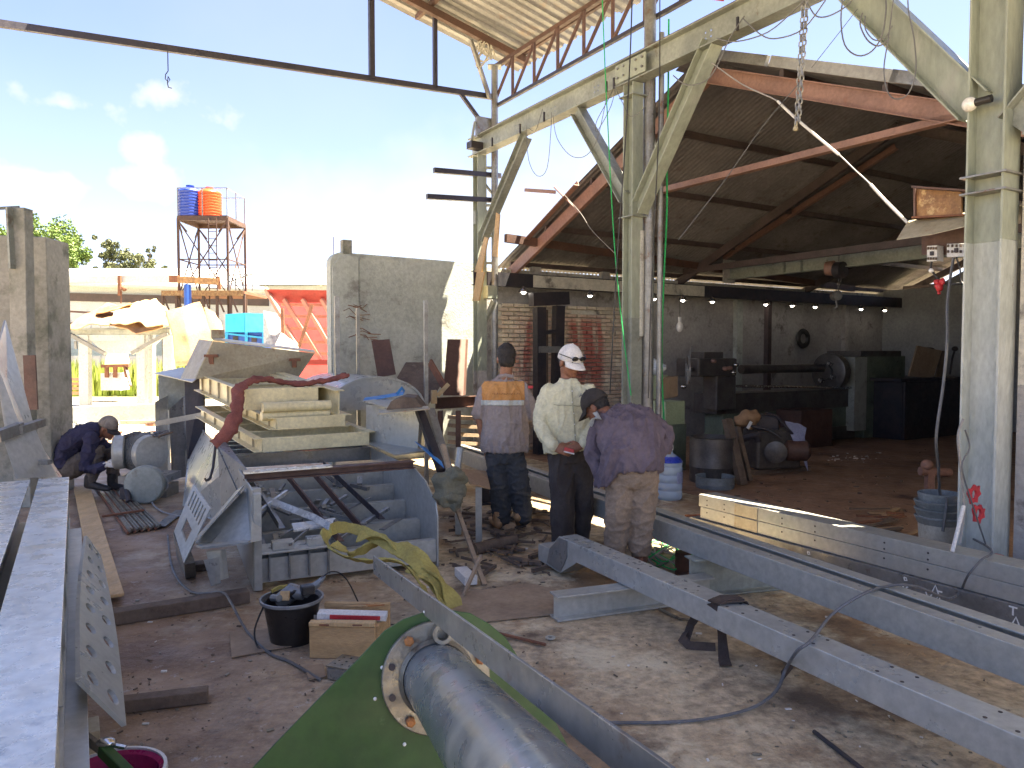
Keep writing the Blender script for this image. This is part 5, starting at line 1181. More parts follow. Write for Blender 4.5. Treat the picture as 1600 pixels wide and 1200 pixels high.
# plates leaning at the far end of the stack
quadp([P(-10, 555, 4.95), P(10, 690, 4.8), P(62, 745, 4.9), P(75, 760, 5.1), P(22, 600, 5.3), P(6, 500, 5.4)], .014, 'primer_blue', 'tall pale blue grey plate leaning at the left edge', dirv=V(.6, 1, 0))
quadp([P(0, 672, 4.7), P(50, 665, 5.0), P(85, 745, 5.0), P(25, 748, 4.65)], .014, 'primer', 'grey plate with folded top edge leaning over the left stack', dirv=V(.2, 1, 0))
q = MB(); q.bar(P(-5, 682, 4.6), P(33, 668, 4.8), .05, .07); q.bar(P(30, 672, 4.75), P(66, 660, 5.0), .045, .05); q.build('folded_edge_bar', M['primer_dk'], label='dark grey bar resting across the leaning plates', cat='steel bar')
quadp([P(45, 672, 5.3), P(95, 745, 5.4), P(93, 752, 5.3), P(60, 748, 5.2)], .014, 'primer_blue', 'small triangular pale plate behind the leaning grey plate', dirv=V(.2, 1, 0))
q = MB(); q.box(P(71, 722, 4.9), (.06, .05, .03)); q.build('clip', M['primer_dk'], label='small dark clip on the leaning grey plate', cat='clip')
# left concrete pier with weathered post
lp_ = thing('boundary_pier', 'old mossy concrete panel wall at the left edge', 'wall', P(40, 690, 8.0))
q = MB(); a = P(-330, 366, 7.5); b = P(72, 370, 8.1); q.prism([V(a.x, a.y, 0), V(b.x, b.y, 0), V(b.x, b.y, b.z), V(a.x, a.y, b.z)], V(-.05, .5, 0)); q.build('panel', M['concrete_grn'], lp_, bevel=.01)
q = MB(); a = P(32, 326, 7.6); f_ = V(a.x - .02, a.y, 0); q.bar(f_, V(a.x, a.y, a.z), .17, .14, up=V(0, 1, 0)); q.build('post', M['concrete_grn'], lp_, bevel=.008)
q = MB(); q.bar(P(-10, 326, 7.4), P(30, 324, 7.6), .03, .03); q.bar(P(15, 325, 7.5), P(20, 420, 7.5), .1, .02); q.build('post_cap', M['grey_green'], lp_)
q = MB(); q.bar(P(46, 555, 7.45), P(50, 640, 7.45), .12, .02, up=V(0, 1, 0)); q.build('rust_stain_plate', M['brown_red'], lp_)
# electrode holder and magenta basin at the bottom left
bs = G(172, 1215, .27); bs = V(bs.x, bs.y, 0)
ba = thing('plastic_basin', 'magenta plastic basin with pale rim at the bottom left', 'basin', bs)
q = MB(); q.shell([(.10, .004), (.145, .262), (.158, .268), (.156, .28), (.137, .268), (.093, .014)], bs, UP, 36); q.build('basin_wall', M['magenta'], ba, smooth=40)
q = MB(); q.shell([(.152, .270), (.162, .270), (.160, .284), (.150, .284)], bs, UP, 36); q.build('rim', M['white_pl'], ba, smooth=40)
q = MB(); q.lathe([(.098, .006), (.1, .014)], bs, UP, 24); q.build('basin_bottom', M['magenta'], ba)
eh = thing('electrode_holder', 'worn clamp with wooden handle lying over the magenta basin', 'welding clamp', bs + UP * .28)
q = MB(); q.bar(P(108, 1132, 2.28), P(160, 1172, 2.2), .014, .03); q.build('jaw', M['flange'], eh); 
q = MB(); q.bar(P(160, 1170, 2.2), P(205, 1215, 2.12), .03, .035); q.build('grip', M['darkgreen'], eh, bevel=.004)
q = MB(); q.tube([P(108, 1134, 2.28), P(104, 1160, 2.28), P(102, 1200, 2.3)], .01, 6); q.build('cord', M['brown_red'], eh, smooth=True)
q = MB(); q.ell(P(166, 1160, 2.2), (.03, .02, .014)); q.bar(P(170, 1163, 2.2), P(196, 1168, 2.2), .012, .008); q.build('lever', M['chrome'], eh, smooth=40)
q = MB(); q.ell(bs + V(.02, -.02, .2), (.09, .08, .05), seg=16); o = q.build('wet_rag', M['bag'], label='pale wet rag inside the magenta basin', cat='rag', smooth=True); crumple(o, .04, 14)
# timbers on the floor, left
def log(p0, p1, w_, h_, m, label, name='timber', cat='timber', z=None):
    p0 = V(p0.x, p0.y, 0); p1 = V(p1.x, p1.y, 0); z_ = h_ / 2 + .004 if z is None else z
    q = MB(); q.bar(p0 + UP * z_, p1 + UP * z_, w_, h_); return q.build(name, M[m], label=label, cat=cat, bevel=.004)
log(G(160, 978), G(388, 940), .10, .075, 'wood_dk', 'long dirty timber on the floor running to the bin corner')
log(G(188, 1112), G(325, 1095), .07, .055, 'wood_dk', 'short dirty timber on the floor by the perforated plate')
log(G(172, 945), G(128, 768), .16, .02, 'wood_lt', 'pale yellow plank with curved end on the floor by the crouching man', name='plank', cat='plank', z=.05)
log(G(290, 892), G(352, 887), .12, .05, 'wood_dk', 'timber block under the grey brackets', name='timber_block')
q = MB()
for k in range(15):
    a0 = G(146 + k * 2.6, 762 - abs(k - 7) * .4); a1 = G(200 + k * 3.6, 836 - k * .6); q.tube([V(a0.x, a0.y, .02 + .012 * (k % 2)), V(a1.x, a1.y, .016 + .012 * (k % 3))], .011, 6)
    if k == 14: pass
rods = thing('rod_bundle', 'bundle of thin rusty steel rods on the floor before the motor', 'steel rods', G(200, 800))
for k in range(15):
    a0 = G(146 + k * 2.6, 762 - abs(k - 7) * .4); a1 = G(200 + k * 3.6, 836 - k * .6); q = MB(); q.tube([V(a0.x, a0.y, .02 + .012 * (k % 2)), V(a1.x, a1.y, .016 + .012 * (k % 3))], .012, 6); q.build('rod', M['flange'] if k % 3 else M['rust'], rods, smooth=40)
log(G(160, 816), G(225, 806), .03, .02, 'rust', 'thin rusty flat laid across the steel rods', name='flat_offcut', cat='steel offcut', z=.055)
log(G(250, 826), G(283, 800), .10, .006, 'primer_dk', 'small dark sheet offcut beside the rods', name='sheet_offcut', cat='steel offcut', z=.02)
# plywood sheets on the floor
def flat(pts, z_, th, m, label, name='plywood_sheet', cat='plywood'):
    q = MB(); q.prism([V(G(*p).x, G(*p).y, z_) for p in pts], UP * th); return q.build(name, M[m], label=label, cat=cat, bevel=.001)
flat([(690, 932), (830, 915), (872, 925), (872, 962), (745, 975), (700, 962)], .006, .008, 'ply', 'dusty plywood sheet on the floor beside the short I beam')
flat([(358, 990), (440, 985), (470, 1010), (362, 1030)], .006, .006, 'ply', 'torn cardboard sheet under the black bucket', 'cardboard_sheet', 'cardboard')
flat([(475, 1045), (505, 1040), (510, 1060), (482, 1065)], .006, .006, 'ply', 'small cardboard scrap by the perforated cast block', 'cardboard_sheet', 'cardboard')
# loose rods and washer
q = MB(); q.tube([G(760, 985, .015), G(852, 1007, .015)], .009, 6); q.build('rod', M['rust'], label='thin rusty rod on the floor right of the green plate', cat='rod', smooth=40)
q = MB(); q.shell([(.012, 0), (.028, 0), (.028, .006), (.012, .006)], G(860, 997, .006), UP, 20); q.build('washer', M['primer'], label='round steel washer on the floor near the thin rod', cat='washer')
q = MB(); q.tube([G(1272, 1143, .012), G(1390, 1235, .012)], .009, 8); q.build('steel_rod', M['black'], label='dark purple grey rod on the floor at the bottom right', cat='rod', smooth=40)
q = MB(); q.tube([G(1030, 951, .012), G(1062, 967, .012), G(1078, 968, .012)], .008, 6); q.build('bent_rod', M['flange'], label='short bent rod beyond the short I beam', cat='rod', smooth=40)
# floor cable on the left
cable([G(262, 836, .01), G(270, 890, .01), G(300, 925, .01), G(345, 925, .08), G(360, 940, .09), G(385, 985, .02), G(420, 1020, .01), G(455, 1035, .01), G(500, 1062, .01)], .008, M['wire'], 'grey cable snaking from the brackets past the black bucket')
cable([G(240, 765, .02), G(238, 785, .02), G(255, 800, .02), G(290, 808, .02)], .009, M['wire_lt'], 'pale looped cable beside the round motor')
# green rope tangle on floor
pts = [G(1010 + 28 * math.cos(a) * (.6 + .1 * i % 1) + i * 1.4, 880 + 16 * math.sin(a * 1.3) - i * .8, .02 + .01 * (i % 4)) for i, a in enumerate([k * .9 for k in range(36)])]
cable(pts, .006, M['rope_gn'], 'tangled green rope heap behind the near box beam', 'rope', 'rope_tangle', 5, k=3)
cable([p + V(.08, .05, .01) for p in pts[::2]], .007, M['wire_lt'], 'grey cable loops mixed with the green rope heap', 'cable', 'cable_loops', 5, k=3)
# ================================================================== FLOOR DEBRIS
dq = MB(); rr = random.Random(11)
def chips(n, region, s0, s1):
    for i in range(n):
        px, py = region(rr); 
        if py < 640: continue
        p = G(px, py); s_ = s0 + (s1 - s0) * rr.random() ** 3; a = rr.random() * 3.14
        dq.box(V(p.x, p.y, s_ * .18 + .003), (s_ * rr.uniform(.6, 2.4), s_ * rr.uniform(.3, 1), s_ * .35), M=Matrix.Rotation(a, 3, 'Z') @ Matrix.Rotation(rr.uniform(-.3, .3), 3, 'X'))
chips(560, lambda r: (r.uniform(200, 1600), r.uniform(870, 1200)), .004, .016)
chips(40, lambda r: (r.uniform(690, 900), r.uniform(790, 900)), .006, .02)
dq.build('floor_debris', M['flange'], kind='stuff', label='scattered metal chips and slag on the workshop floor', cat='debris')
dq = MB(); chips(420, lambda r: (r.uniform(180, 900), r.uniform(850, 1190)), .004, .015); chips(260, lambda r: (r.uniform(1150, 1460), r.uniform(700, 830)), .008, .035); chips(110, lambda r: (r.uniform(690, 860), r.uniform(800, 900)), .008, .03)
dq.build('floor_litter', M['wood_dk'], kind='stuff', label='small dark scraps littering the floor', cat='litter')
dq = MB(); chips(60, lambda r: (r.uniform(180, 1500), r.uniform(850, 1190)), .008, .02); chips(46, lambda r: (r.gauss(1335, 28), r.gauss(715, 4)), .008, .04)
dq.build('paper_scraps', M['white_pl'], kind='stuff', label='pale paper and plastic scraps on the floor', cat='litter')
# ================================================================== PEOPLE
def solidify_voxels(q, name, m, parent, vs=.010, it=4, wr=0.0, fr=9, stretch=(1, 1, .6), label=None, wr2=0.0):
    o = q.build(name, m, parent)
    md = o.modifiers.new('r', 'REMESH'); md.mode = 'VOXEL'; md.voxel_size = vs; md.use_smooth_shade = True
    s = o.modifiers.new('s', 'SMOOTH'); s.iterations = it; s.factor = .5
    bpy.context.view_layer.update()
    dg = bpy.context.evaluated_depsgraph_get(); me = bpy.data.meshes.new_from_object(o.evaluated_get(dg))
    o.modifiers.clear(); old = o.data; o.data = me; me.name = name; bpy.data.meshes.remove(old)
    if not me.materials: me.materials.append(m)
    if wr:
        n = len(me.vertices); co = np.empty(n * 3); me.vertices.foreach_get('co', co); co = co.reshape(-1, 3)
        no = np.empty(n * 3); me.vertices.foreach_get('normal', no); no = no.reshape(-1, 3)
        out = co.copy()
        for i in range(n):
            p = Vector(co[i]); a = Vector((p.x * fr * stretch[0], p.y * fr * stretch[1], p.z * fr * stretch[2]))
            k = noise.noise(a + Vector((3, 1, 7))); k = max(0, 1 - abs(k) * 3.2) ** 2 * 1.5 - .3      # ridged folds
            k2 = noise.noise(a * 2.1 + Vector((9, 2, 4))); k2 = max(0, 1 - abs(k2) * 3) ** 2 * 1.6 - .4
            out[i] = co[i] + no[i] * (k * wr + k2 * (wr2 or wr * .4))
        me.vertices.foreach_set('co', out.reshape(-1)); me.update()
    me.polygons.foreach_set('use_smooth', [True] * len(me.polygons)); me.update()
    tag(o, label); return o
def limb(q, pts, rs, ref=None, seg=14):
    pts = [Vector(p) for p in pts]; q.tube(pts, rs, seg, ref=ref)
    for p, r in ((pts[0], rs[0]), (pts[-1], rs[-1])):
        rr_ = min(r) if isinstance(r, (tuple, list)) else r
        q.ell(p, rr_ * .98, seg=12, rings=8)
def hand(q, w_, d_, nrm, side, curl=.45, r=.0085, sc_=1.0):
    d_ = Vector(d_).normalized(); nrm = Vector(nrm); nrm = (nrm - d_ * nrm.dot(d_)).normalized(); l = d_.cross(nrm) * side
    q.tube([w_ - d_ * .03, w_, w_ + d_ * .04 * sc_, w_ + d_ * .085 * sc_], [(.025, .02), (.027, .019), (.039, .015), (.036, .012)], 12, ref=l)
    q.ell(w_ + d_ * .09 * sc_, .014)
    for k, (off, ln) in enumerate(((-.029, .070), (-.0095, .080), (.0105, .074), (.029, .058))):
        p = w_ + d_ * .082 * sc_ + l * off; dd = d_.copy(); pts = [p - d_ * .02]; pts.append(p)
        for j, f in enumerate((.45, .32, .25)):
            rot = Matrix.Rotation(curl * (1 + .25 * k * .4), 3, d_.cross(nrm)); dd = rot @ dd; pts.append(pts[-1] + dd * ln * f * sc_)
        q.tube(pts, [r, r, r * .97, r * .9, r * .7], 8); q.ell(pts[-1], r * .72, seg=8, rings=6)
    p = w_ + d_ * .025 - l * .028; dd = (d_ * .6 - l * .65 + nrm * .35).normalized(); pts = [p, p + dd * .032]
    dd2 = (d_ * .9 - l * .1 + nrm * .5).normalized(); pts.append(pts[-1] + dd2 * .028); pts.append(pts[-1] + dd2 * .02)
    q.tube(pts, [r * 1.35, r * 1.2, r, r * .75], 8); q.ell(pts[-1], r * .78, seg=8, rings=6)
def headM(fwd, roll=0):
    f = Vector(fwd).normalized(); r = f.cross(UP).normalized(); u = r.cross(f); m = Matrix((r, f, u)).transposed()
    return m @ Matrix.Rotation(roll, 3, 'Y')
def head(q, c, H, neck_to, s=1.0):
    c = Vector(c)
    def e(p, r): q.ell(c + H @ (Vector(p) * s), tuple(x * s for x in r), H, 18, 12)
    e((0, -.012, .028), (.076, .096, .098)); e((0, .016, -.03), (.062, .075, .088)); e((0, .062, -.088), (.03, .026, .022)); e((0, .03, -.07), (.052, .055, .035))
    for x in (-1, 1):
        e((x * .078, -.008, -.012), (.009, .022, .033)); e((x * .032, .07, -.02), (.024, .018, .02)); e((x * .03, .082, .022), (.022, .010, .007))
    e((0, .092, .012), (.009, .012, .022)); e((0, .104, -.02), (.012, .016, .012)); e((0, .095, -.018), (.019, .009, .009)); e((0, .088, -.05), (.022, .010, .006)); e((0, .086, -.061), (.019, .010, .006))
    nk = c + H @ Vector((0, -.03, -.05)) * s
    q.tube([nk, nk.lerp(Vector(neck_to), .5), Vector(neck_to)], [.056 * s, .055 * s, .062 * s], 14)
def face_bits(c, H, parent, s=1.0):
    for x in (-1, 1):
        q = MB(); q.ell(Vector(c) + H @ (Vector((x * .031, .083, .008)) * s), .0115 * s, seg=10, rings=8); q.build('eye', M['shade_bk'], parent, smooth=True)
        q = MB(); q.tube([Vector(c) + H @ (Vector((x * a, .091 - abs(a - .03) * .2, b)) * s) for a, b in ((.014, .026), (.03, .031), (.048, .025))], .0035 * s, 6); q.build('eyebrow', M['hair'], parent, smooth=True)
def shellcopy(src, cond, off, m, name, parent):
    me = src.data; W = WL[src.name]; keep = []
    for p in me.polygons:
        if cond(Vector(p.center) + W, p.normal): keep.append(p.index)
    vm = {}; vs = []; fs = []
    for i in keep:
        f = []
        for v in me.polygons[i].vertices:
            if v not in vm: vm[v] = len(vs); vs.append(me.vertices[v].co + me.vertices[v].normal * off)
            f.append(vm[v])
        fs.append(f)
    n = bpy.data.meshes.new(name); n.from_pydata([tuple(v) for v in vs], [], fs); n.materials.append(m)
    n.polygons.foreach_set('use_smooth', [True] * len(n.polygons))
    o = bpy.data.objects.new(name, n); COL.objects.link(o); o.parent = parent; WL[o.name] = W
    so_ = o.modifiers.new('t', 'SOLIDIFY'); so_.thickness = .003; so_.offset = 1
    return o
def cap(c, H, m, parent, brim_m=None, s=1.0, bd=(0, .98, -.12)):
    r = thing_part = None
    q = MB(); n = 22; rows = []
    for i in range(8):
        ph = i / 7 * math.pi * .5; rr_ = math.cos(ph); z_ = math.sin(ph)
        rows.append([Vector(c) + H @ (Vector(((.087 * rr_) * math.cos(k * 2 * math.pi / n), -.010 + (.108 * rr_) * math.sin(k * 2 * math.pi / n), .018 + .118 * z_ + .012 * math.sin(k * 2 * math.pi / n) * rr_ * 0)) * s) for k in range(n + 1)])
    q.grid(rows); o = q.build('cap_crown', m, parent, smooth=True); so_ = o.modifiers.new('t', 'SOLIDIFY'); so_.thickness = .004
    q = MB(); rows = []
    for i in range(5):
        f = i / 4; row = []
        for k in range(13):
            a = math.pi * (.14 + .72 * k / 12); rx = .086 * math.cos(a); ry = .106 * math.sin(a) - .010
            ex = f * .078 * math.sin(a) ** 1.2
            row.append(Vector(c) + H @ (Vector((rx * (1 + .02 * f), ry + ex * .93, .024 - ex * .42 - .10 * f * abs(math.cos(a)) ** 2 * .35)) * s))
        rows.append(row)
    q.grid(rows); o = q.build('cap_brim', brim_m or m, parent, smooth=True); so_ = o.modifiers.new('t', 'SOLIDIFY'); so_.thickness = .004
    q = MB(); q.ell(Vector(c) + H @ (Vector((0, -.01, .138)) * s), (.008, .008, .005)); q.build('cap_button', m, parent, smooth=True)
def boot(q, heel, d_, L=.27, h=.10, tip=0.0):
    d_ = Vector(d_).normalized(); l = d_.cross(UP)
    if l.length < .1: l = V(1, 0, 0)
    l.normalize(); n_ = l.cross(d_).normalized()
    q.tube([heel + n_ * .045, heel + d_ * .07 + n_ * .05, heel + d_ * .15 + n_ * .042, heel + d_ * .22 + n_ * .036, heel + d_ * .27 + n_ * .03], [(.036, .042), (.04, .046), (.046, .04), (.046, .034), (.028, .024)], 12, ref=l)
    q.ell(heel + n_ * .045, (.036, .036, .042)); q.tube([heel + d_ * .02 + n_ * .06, heel + d_ * .02 + n_ * .16], [(.042, .046), (.046, .052)], 12)
    q.ell(heel + d_ * .25 + n_ * .03, (.035, .035, .025))
def fold_torso(q, pts, rs, ref=V(1, 0, 0)): q.tube(pts, rs, 22, ref=ref)
# ---------------- person with grey jacket and orange yoke (back view)
Y1 = 6.6
def A1(px, py, dy=0): return P(px, py, Y1 + dy)
g1 = A1(790, 829); g1.z = 0
pr1 = thing('person', 'man seen from behind in grey jacket with orange shoulder yoke and dark jeans', 'person', g1)
H1 = headM((-.12, 1, -.16)); hc1 = A1(791, 561)
q = MB(); head(q, hc1, H1, A1(790, 592, -.01))
q.tube([A1(789, 712), A1(789, 670), A1(789, 620), A1(789, 604)], [(.15, .10), (.14, .09), (.17, .10), (.15, .08)], 16, ref=V(1, 0, 0))
limb(q, [A1(762, 608), A1(748, 650, -.02), A1(757, 698, .04)], [.045, .038, .026]); hand(q, A1(758, 702, .05), (.12, .1, -1), (1, .2, 0), 1, .35)
limb(q, [A1(815, 608), A1(829, 648, .03), A1(833, 660, .24)], [.045, .038, .026]); hand(q, A1(834, 659, .27), (.05, 1, .1), (-1, 0, 0), 1, .5)
limb(q, [A1(777, 715), A1(780, 765), A1(783, 810)], [.07, .05, .035]); limb(q, [A1(803, 715), A1(812, 765), A1(817, 805)], [.07, .05, .035])
bd1 = solidify_voxels(q, 'body', M['skin'], pr1, .0065, 3)
q = MB()
for (pa, r_) in (((hc1 + H1 @ V(0, -.022, .04)), (.083, .098, .100)), ((hc1 + H1 @ V(0, -.045, -.02)), (.074, .066, .072))): q.ell(pa, r_, H1, 20, 14)
q.ell(hc1 + H1 @ V(0, .04, .085), (.07, .06, .055), H1)
hr = solidify_voxels(q, 'hair', M['hair'], pr1, .008, 2, .004, 60, (1, 1, 1))
q = MB()
fold_torso(q, [A1(788, 705), A1(788, 690), A1(788, 665), A1(787, 635), A1(788, 613), A1(789, 602), A1(790, 595), A1(791, 588)], [(.205, .135), (.215, .14), (.205, .13), (.205, .13), (.205, .12), (.16, .10), (.09, .075), (.062, .06)])
limb(q, [A1(764, 607), A1(754, 625, -.01), A1(749, 646, -.02)], [.068, .07, .062]); limb(q, [A1(813, 607), A1(823, 625), A1(830, 647, .03), A1(833, 656, .14), A1(834, 659, .22)], [.068, .07, .068, .058, .05])
jk = solidify_voxels(q, 'jacket', M['jacket'], pr1, .009, 3, .011, 7, (1.6, 1.6, .45))
zy0 = A1(790, 624).z; zy1 = A1(790, 596).z; zr0 = A1(790, 632).z; cx1 = A1(788, 600).x
shellcopy(jk, lambda c, n: zy0 < c.z < zy1 - abs(c.x - cx1) * .0 and abs(c.x - cx1 + .01) < .185 and n.y < .35, .002, M['orange'], 'orange_yoke', pr1)
shellcopy(jk, lambda c, n: zr0 < c.z < zy0 and abs(c.x - cx1 + .015) < .185 and n.y < .3, .003, M['reflect'], 'reflective_band', pr1)
zh = A1(790, 694).z
shellcopy(jk, lambda c, n: c.z < zh and abs(c.x - cx1) < .25, .002, M['jacket'], 'waist_band', pr1)
q = MB(); q.box(A1(829, 604, -.055), (.045, .008, .016)); q.box(A1(829, 606, -.058), (.045, .006, .010)); q.build('arm_flag', M['red'], pr1)
q = MB()
for k in range(17): q.box(A1(770 + k * 2.6, 615 + (k % 3) * .5, -.139), (.008, .003, .010 + .004 * (k % 2)))
q.build('yoke_lettering', M['orange_tip'], pr1)
q = MB(); q.tube([A1(779, 589, -.055), A1(790, 586, -.07), A1(802, 589, -.055)], .017, 8); q.build('collar', M['jacket'], pr1, smooth=True)
q = MB()
fold_torso(q, [A1(789, 690), A1(789, 706), A1(789, 722)], [(.165, .115), (.17, .12), (.16, .11)])
limb(q, [A1(776, 715), A1(779, 745), A1(782, 775), A1(784, 808)], [.10, .098, .088, .082]); limb(q, [A1(803, 715), A1(809, 745), A1(814, 775), A1(817, 806)], [.10, .098, .09, .082])
solidify_voxels(q, 'jeans', M['jeans'], pr1, .009, 3, .008, 9, (1, 1, 1.5))
q = MB(); f = A1(779, 822, -.05); f.z = .012; boot(q, f, (-.25, 1, 0)); b_ = solidify_voxels(q, 'boot', M['boot_tan'], pr1, .009, 2)
q = MB(); f = A1(808, 826, -.08); f.z = .085; boot(q, f, (.15, .75, -.5)); solidify_voxels(q, 'boot', M['boot_tan'], pr1, .009, 2)
# ---------------- person in white cap and pale green shirt
Y2 = 5.85
def A2(px, py, dy=0): return P(px, py, Y2 + dy)
g2 = A2(888, 865); g2.z = 0
pr2 = thing('person', 'man in white cap and pale green long sleeved shirt looking down at his hands', 'person', g2)
H2 = headM((.50, -.85, -.30)); hc2 = A2(891, 566)
q = MB(); head(q, hc2, H2, A2(888, 596, .03))
q.tube([A2(889, 712), A2(888, 670), A2(886, 625), A2(886, 606)], [(.15, .10), (.14, .09), (.17, .10), (.15, .08)], 16, ref=V(1, 0, 0))
limb(q, [A2(854, 612), A2(844, 662, -.06), A2(864, 697, -.20)], [.045, .038, .027]); hand(q, A2(867, 700, -.21), (1, -.25, -.22), (.1, 1, -.3), -1, .5, .010, 1.05)
limb(q, [A2(921, 612), A2(931, 662, -.04), A2(912, 694, -.2)], [.045, .038, .027]); hand(q, A2(908, 697, -.21), (-1, -.2, -.25), (-.1, 1, -.3), 1, .5, .010)
limb(q, [A2(877, 715), A2(878, 785), A2(878, 850)], [.07, .05, .035]); limb(q, [A2(906, 715), A2(910, 785, .1), A2(904, 845, .15)], [.07, .05, .035])
solidify_voxels(q, 'body', M['skin_dk'], pr2, .0065, 3); face_bits(hc2, H2, pr2)
q = MB(); q.ell(hc2 + H2 @ V(0, -.02, .012), (.079, .092, .075), H2, 20, 12); solidify_voxels(q, 'hair', M['hair'], pr2, .009, 1)
cap(hc2, H2, M['cap_white'], pr2, s=1.06)
sg = MB(); up_ = .045
for x in (-1, 1):
    sg.ell(hc2 + H2 @ V(x * .036, .106, .058), (.030, .008, .019), H2, 14, 8); sg.tube([hc2 + H2 @ V(x * .066, .100, .062), hc2 + H2 @ V(x * .094, .05, .066), hc2 + H2 @ V(x * .096, -.03, .06)], .0035, 6)
sg.tube([hc2 + H2 @ V(-.02, .112, .062), hc2 + H2 @ V(.02, .112, .062)], .004, 6)
sg.build('sunglasses', M['shade_bk'], label='dark sunglasses resting on the white cap brim', cat='sunglasses', smooth=True)
q = MB()
fold_torso(q, [A2(890, 704), A2(889, 694), A2(888, 665), A2(886, 635), A2(886, 617), A2(887, 606), A2(888, 599), A2(888, 592)], [(.20, .14), (.205, .145), (.205, .14), (.21, .135), (.20, .12), (.155, .10), (.09, .08), (.064, .066)])
limb(q, [A2(857, 611), A2(849, 635, -.02), A2(844, 660, -.06), A2(852, 682, -.14), A2(863, 695, -.2)], [.064, .062, .058, .055, .048]); limb(q, [A2(918, 611), A2(926, 635, -.02), A2(931, 660, -.04), A2(922, 682, -.13), A2(913, 693, -.2)], [.064, .062, .058, .055, .048])
sh = solidify_voxels(q, 'shirt', M['shirt'], pr2, .009, 3, .008, 8, (1.4, 1.4, .8))
def onfront(px, py, sdf=-.155): return A2(px, py, sdf)
def proj(o, p, d_=V(0, 1, 0), off=.008):
    W = WL[o.name]; ok, loc, nr, _ = o.ray_cast(p - W - d_ * 1.0, d_); return (loc + W + nr * off) if ok else p
bpy.context.view_layer.update()
q = MB(); q.strip([proj(sh, onfront(893 + k * .9, 604 + k * 11.5)) for k in range(9)], .009, .003, wdir=V(1, -.2, 0)); q.build('placket', M['shirt_dk'], pr2)
q = MB(); q.strip([proj(sh, onfront(866 + k * 7.2, 633 + k * .3)) for k in range(9)], .007, .003, wdir=UP); q.build('chest_seam', M['shirt_dk'], pr2)
q = MB()
for k in range(6): p = proj(sh, onfront(893.5 + k * 1.5, 612 + k * 17)); q.ell(p, .006, seg=8, rings=6)
q.build('buttons', M['white_pl'], pr2)
q = MB()
for k in range(3):
    a = k * 2.094 + 1.57; c = proj(sh, onfront(909, 619)); q.strip([c, c + V(math.cos(a) * .016, 0, math.sin(a) * .016)], .007, .002, wdir=V(-math.sin(a), 0, math.cos(a)))
q.build('shirt_emblem', M['primer_dk'], pr2)
q = MB(); q.tube([A2(876, 600, .03), A2(879, 602, -.05), A2(887, 606, -.085), A2(896, 604, -.07), A2(901, 598, .0)], .012, 8); q.build('collar', M['shirt'], pr2, smooth=True)
q = MB()
fold_torso(q, [A2(889, 690), A2(889, 706), A2(889, 722)], [(.16, .115), (.165, .12), (.155, .11)])
limb(q, [A2(877, 716), A2(877, 750), A2(879, 785), A2(879, 848)], [.100, .098, .092, .088]); limb(q, [A2(903, 716), A2(908, 750, .05), A2(912, 785, .1), A2(905, 846, .15)], [.095, .092, .085, .08])
solidify_voxels(q, 'trousers', M['trouser_bk'], pr2, .009, 3, .008, 7, (1.5, 1.5, .5))
for (px, py, dy) in ((880, 866, -.02), (905, 858, .15)):
    q = MB(); f = A2(px, py, dy); f.z = .012; boot(q, f + V(0, .06, 0), (.15, -1, 0)); solidify_voxels(q, 'shoe', M['shoe_bk'], pr2, .009, 2)
c = A2(889, 704, -.27); q = MB(); q.box(c, (.075, .03, .035), M=Matrix.Rotation(.25, 3, 'Y')); o = q.build('red_box', M['red'], label='small red and white box held in both hands', cat='box', bevel=.003)
q = MB(); q.box(c + V(0, -.001, -.014), (.08, .034, .010), M=Matrix.Rotation(.25, 3, 'Y')); q.build('white_base', M['white_pl'], o)
# ---------------- person bending over, purple jacket
Y3 = 5.1
def A3(px, py, dy=0): return P(px, py, Y3 + dy)
g3 = A3(985, 911); g3.z = 0
pr3 = thing('person', 'man bending forward in faded purple jacket and tan trousers with a black cap', 'person', g3)
H3 = headM((-.62, .35, -.52)); hc3 = A3(931, 636, .42)
q = MB(); head(q, hc3, H3, A3(952, 650, .32), .97)
q.tube([A3(988, 742), A3(982, 700, .08), A3(970, 668, .22), A3(955, 655, .32)], [(.14, .1), (.14, .1), (.16, .1), (.13, .08)], 16, ref=V(1, 0, 0))
limb(q, [A3(934, 662, .33), A3(931, 708, .28), A3(945, 752, .2)], [.045, .038, .027]); hand(q, A3(948, 756, .2), (.35, .1, -1), (.7, .5, 0), 1, .4)
limb(q, [A3(1020, 664, .22), A3(1041, 684, .2), A3(1022, 716, .05)], [.045, .038, .027]); hand(q, A3(1018, 720, .03), (-.6, -.1, -1), (-.5, .6, 0), -1, .4)
limb(q, [A3(972, 752), A3(964, 810), A3(962, 868)], [.07, .05, .035]); limb(q, [A3(1004, 752), A3(1002, 812), A3(1000, 875)], [.07, .05, .035])
solidify_voxels(q, 'body', M['skin_dk'], pr3, .0065, 3); face_bits(hc3, H3, pr3)
q = MB(); q.ell(hc3 + H3 @ V(0, -.022, .02), (.078, .09, .082), H3, 20, 12); q.ell(hc3 + H3 @ V(0, -.05, -.02), (.066, .052, .05), H3, 20, 12); solidify_voxels(q, 'hair', M['hair'], pr3, .008, 1, .003, 50, (1, 1, 1))
cap(hc3, H3, M['cap_black'], pr3, s=1.05)
q = MB()
fold_torso(q, [A3(990, 738, -.02), A3(989, 722, -.01), A3(988, 703, .02), A3(986, 682, .08), A3(980, 667, .18), A3(970, 659, .30), A3(958, 655, .36), A3(950, 652, .39)],
           [(.190, .15), (.205, .165), (.215, .175), (.225, .175), (.225, .16), (.19, .13), (.11, .09), (.07, .065)])
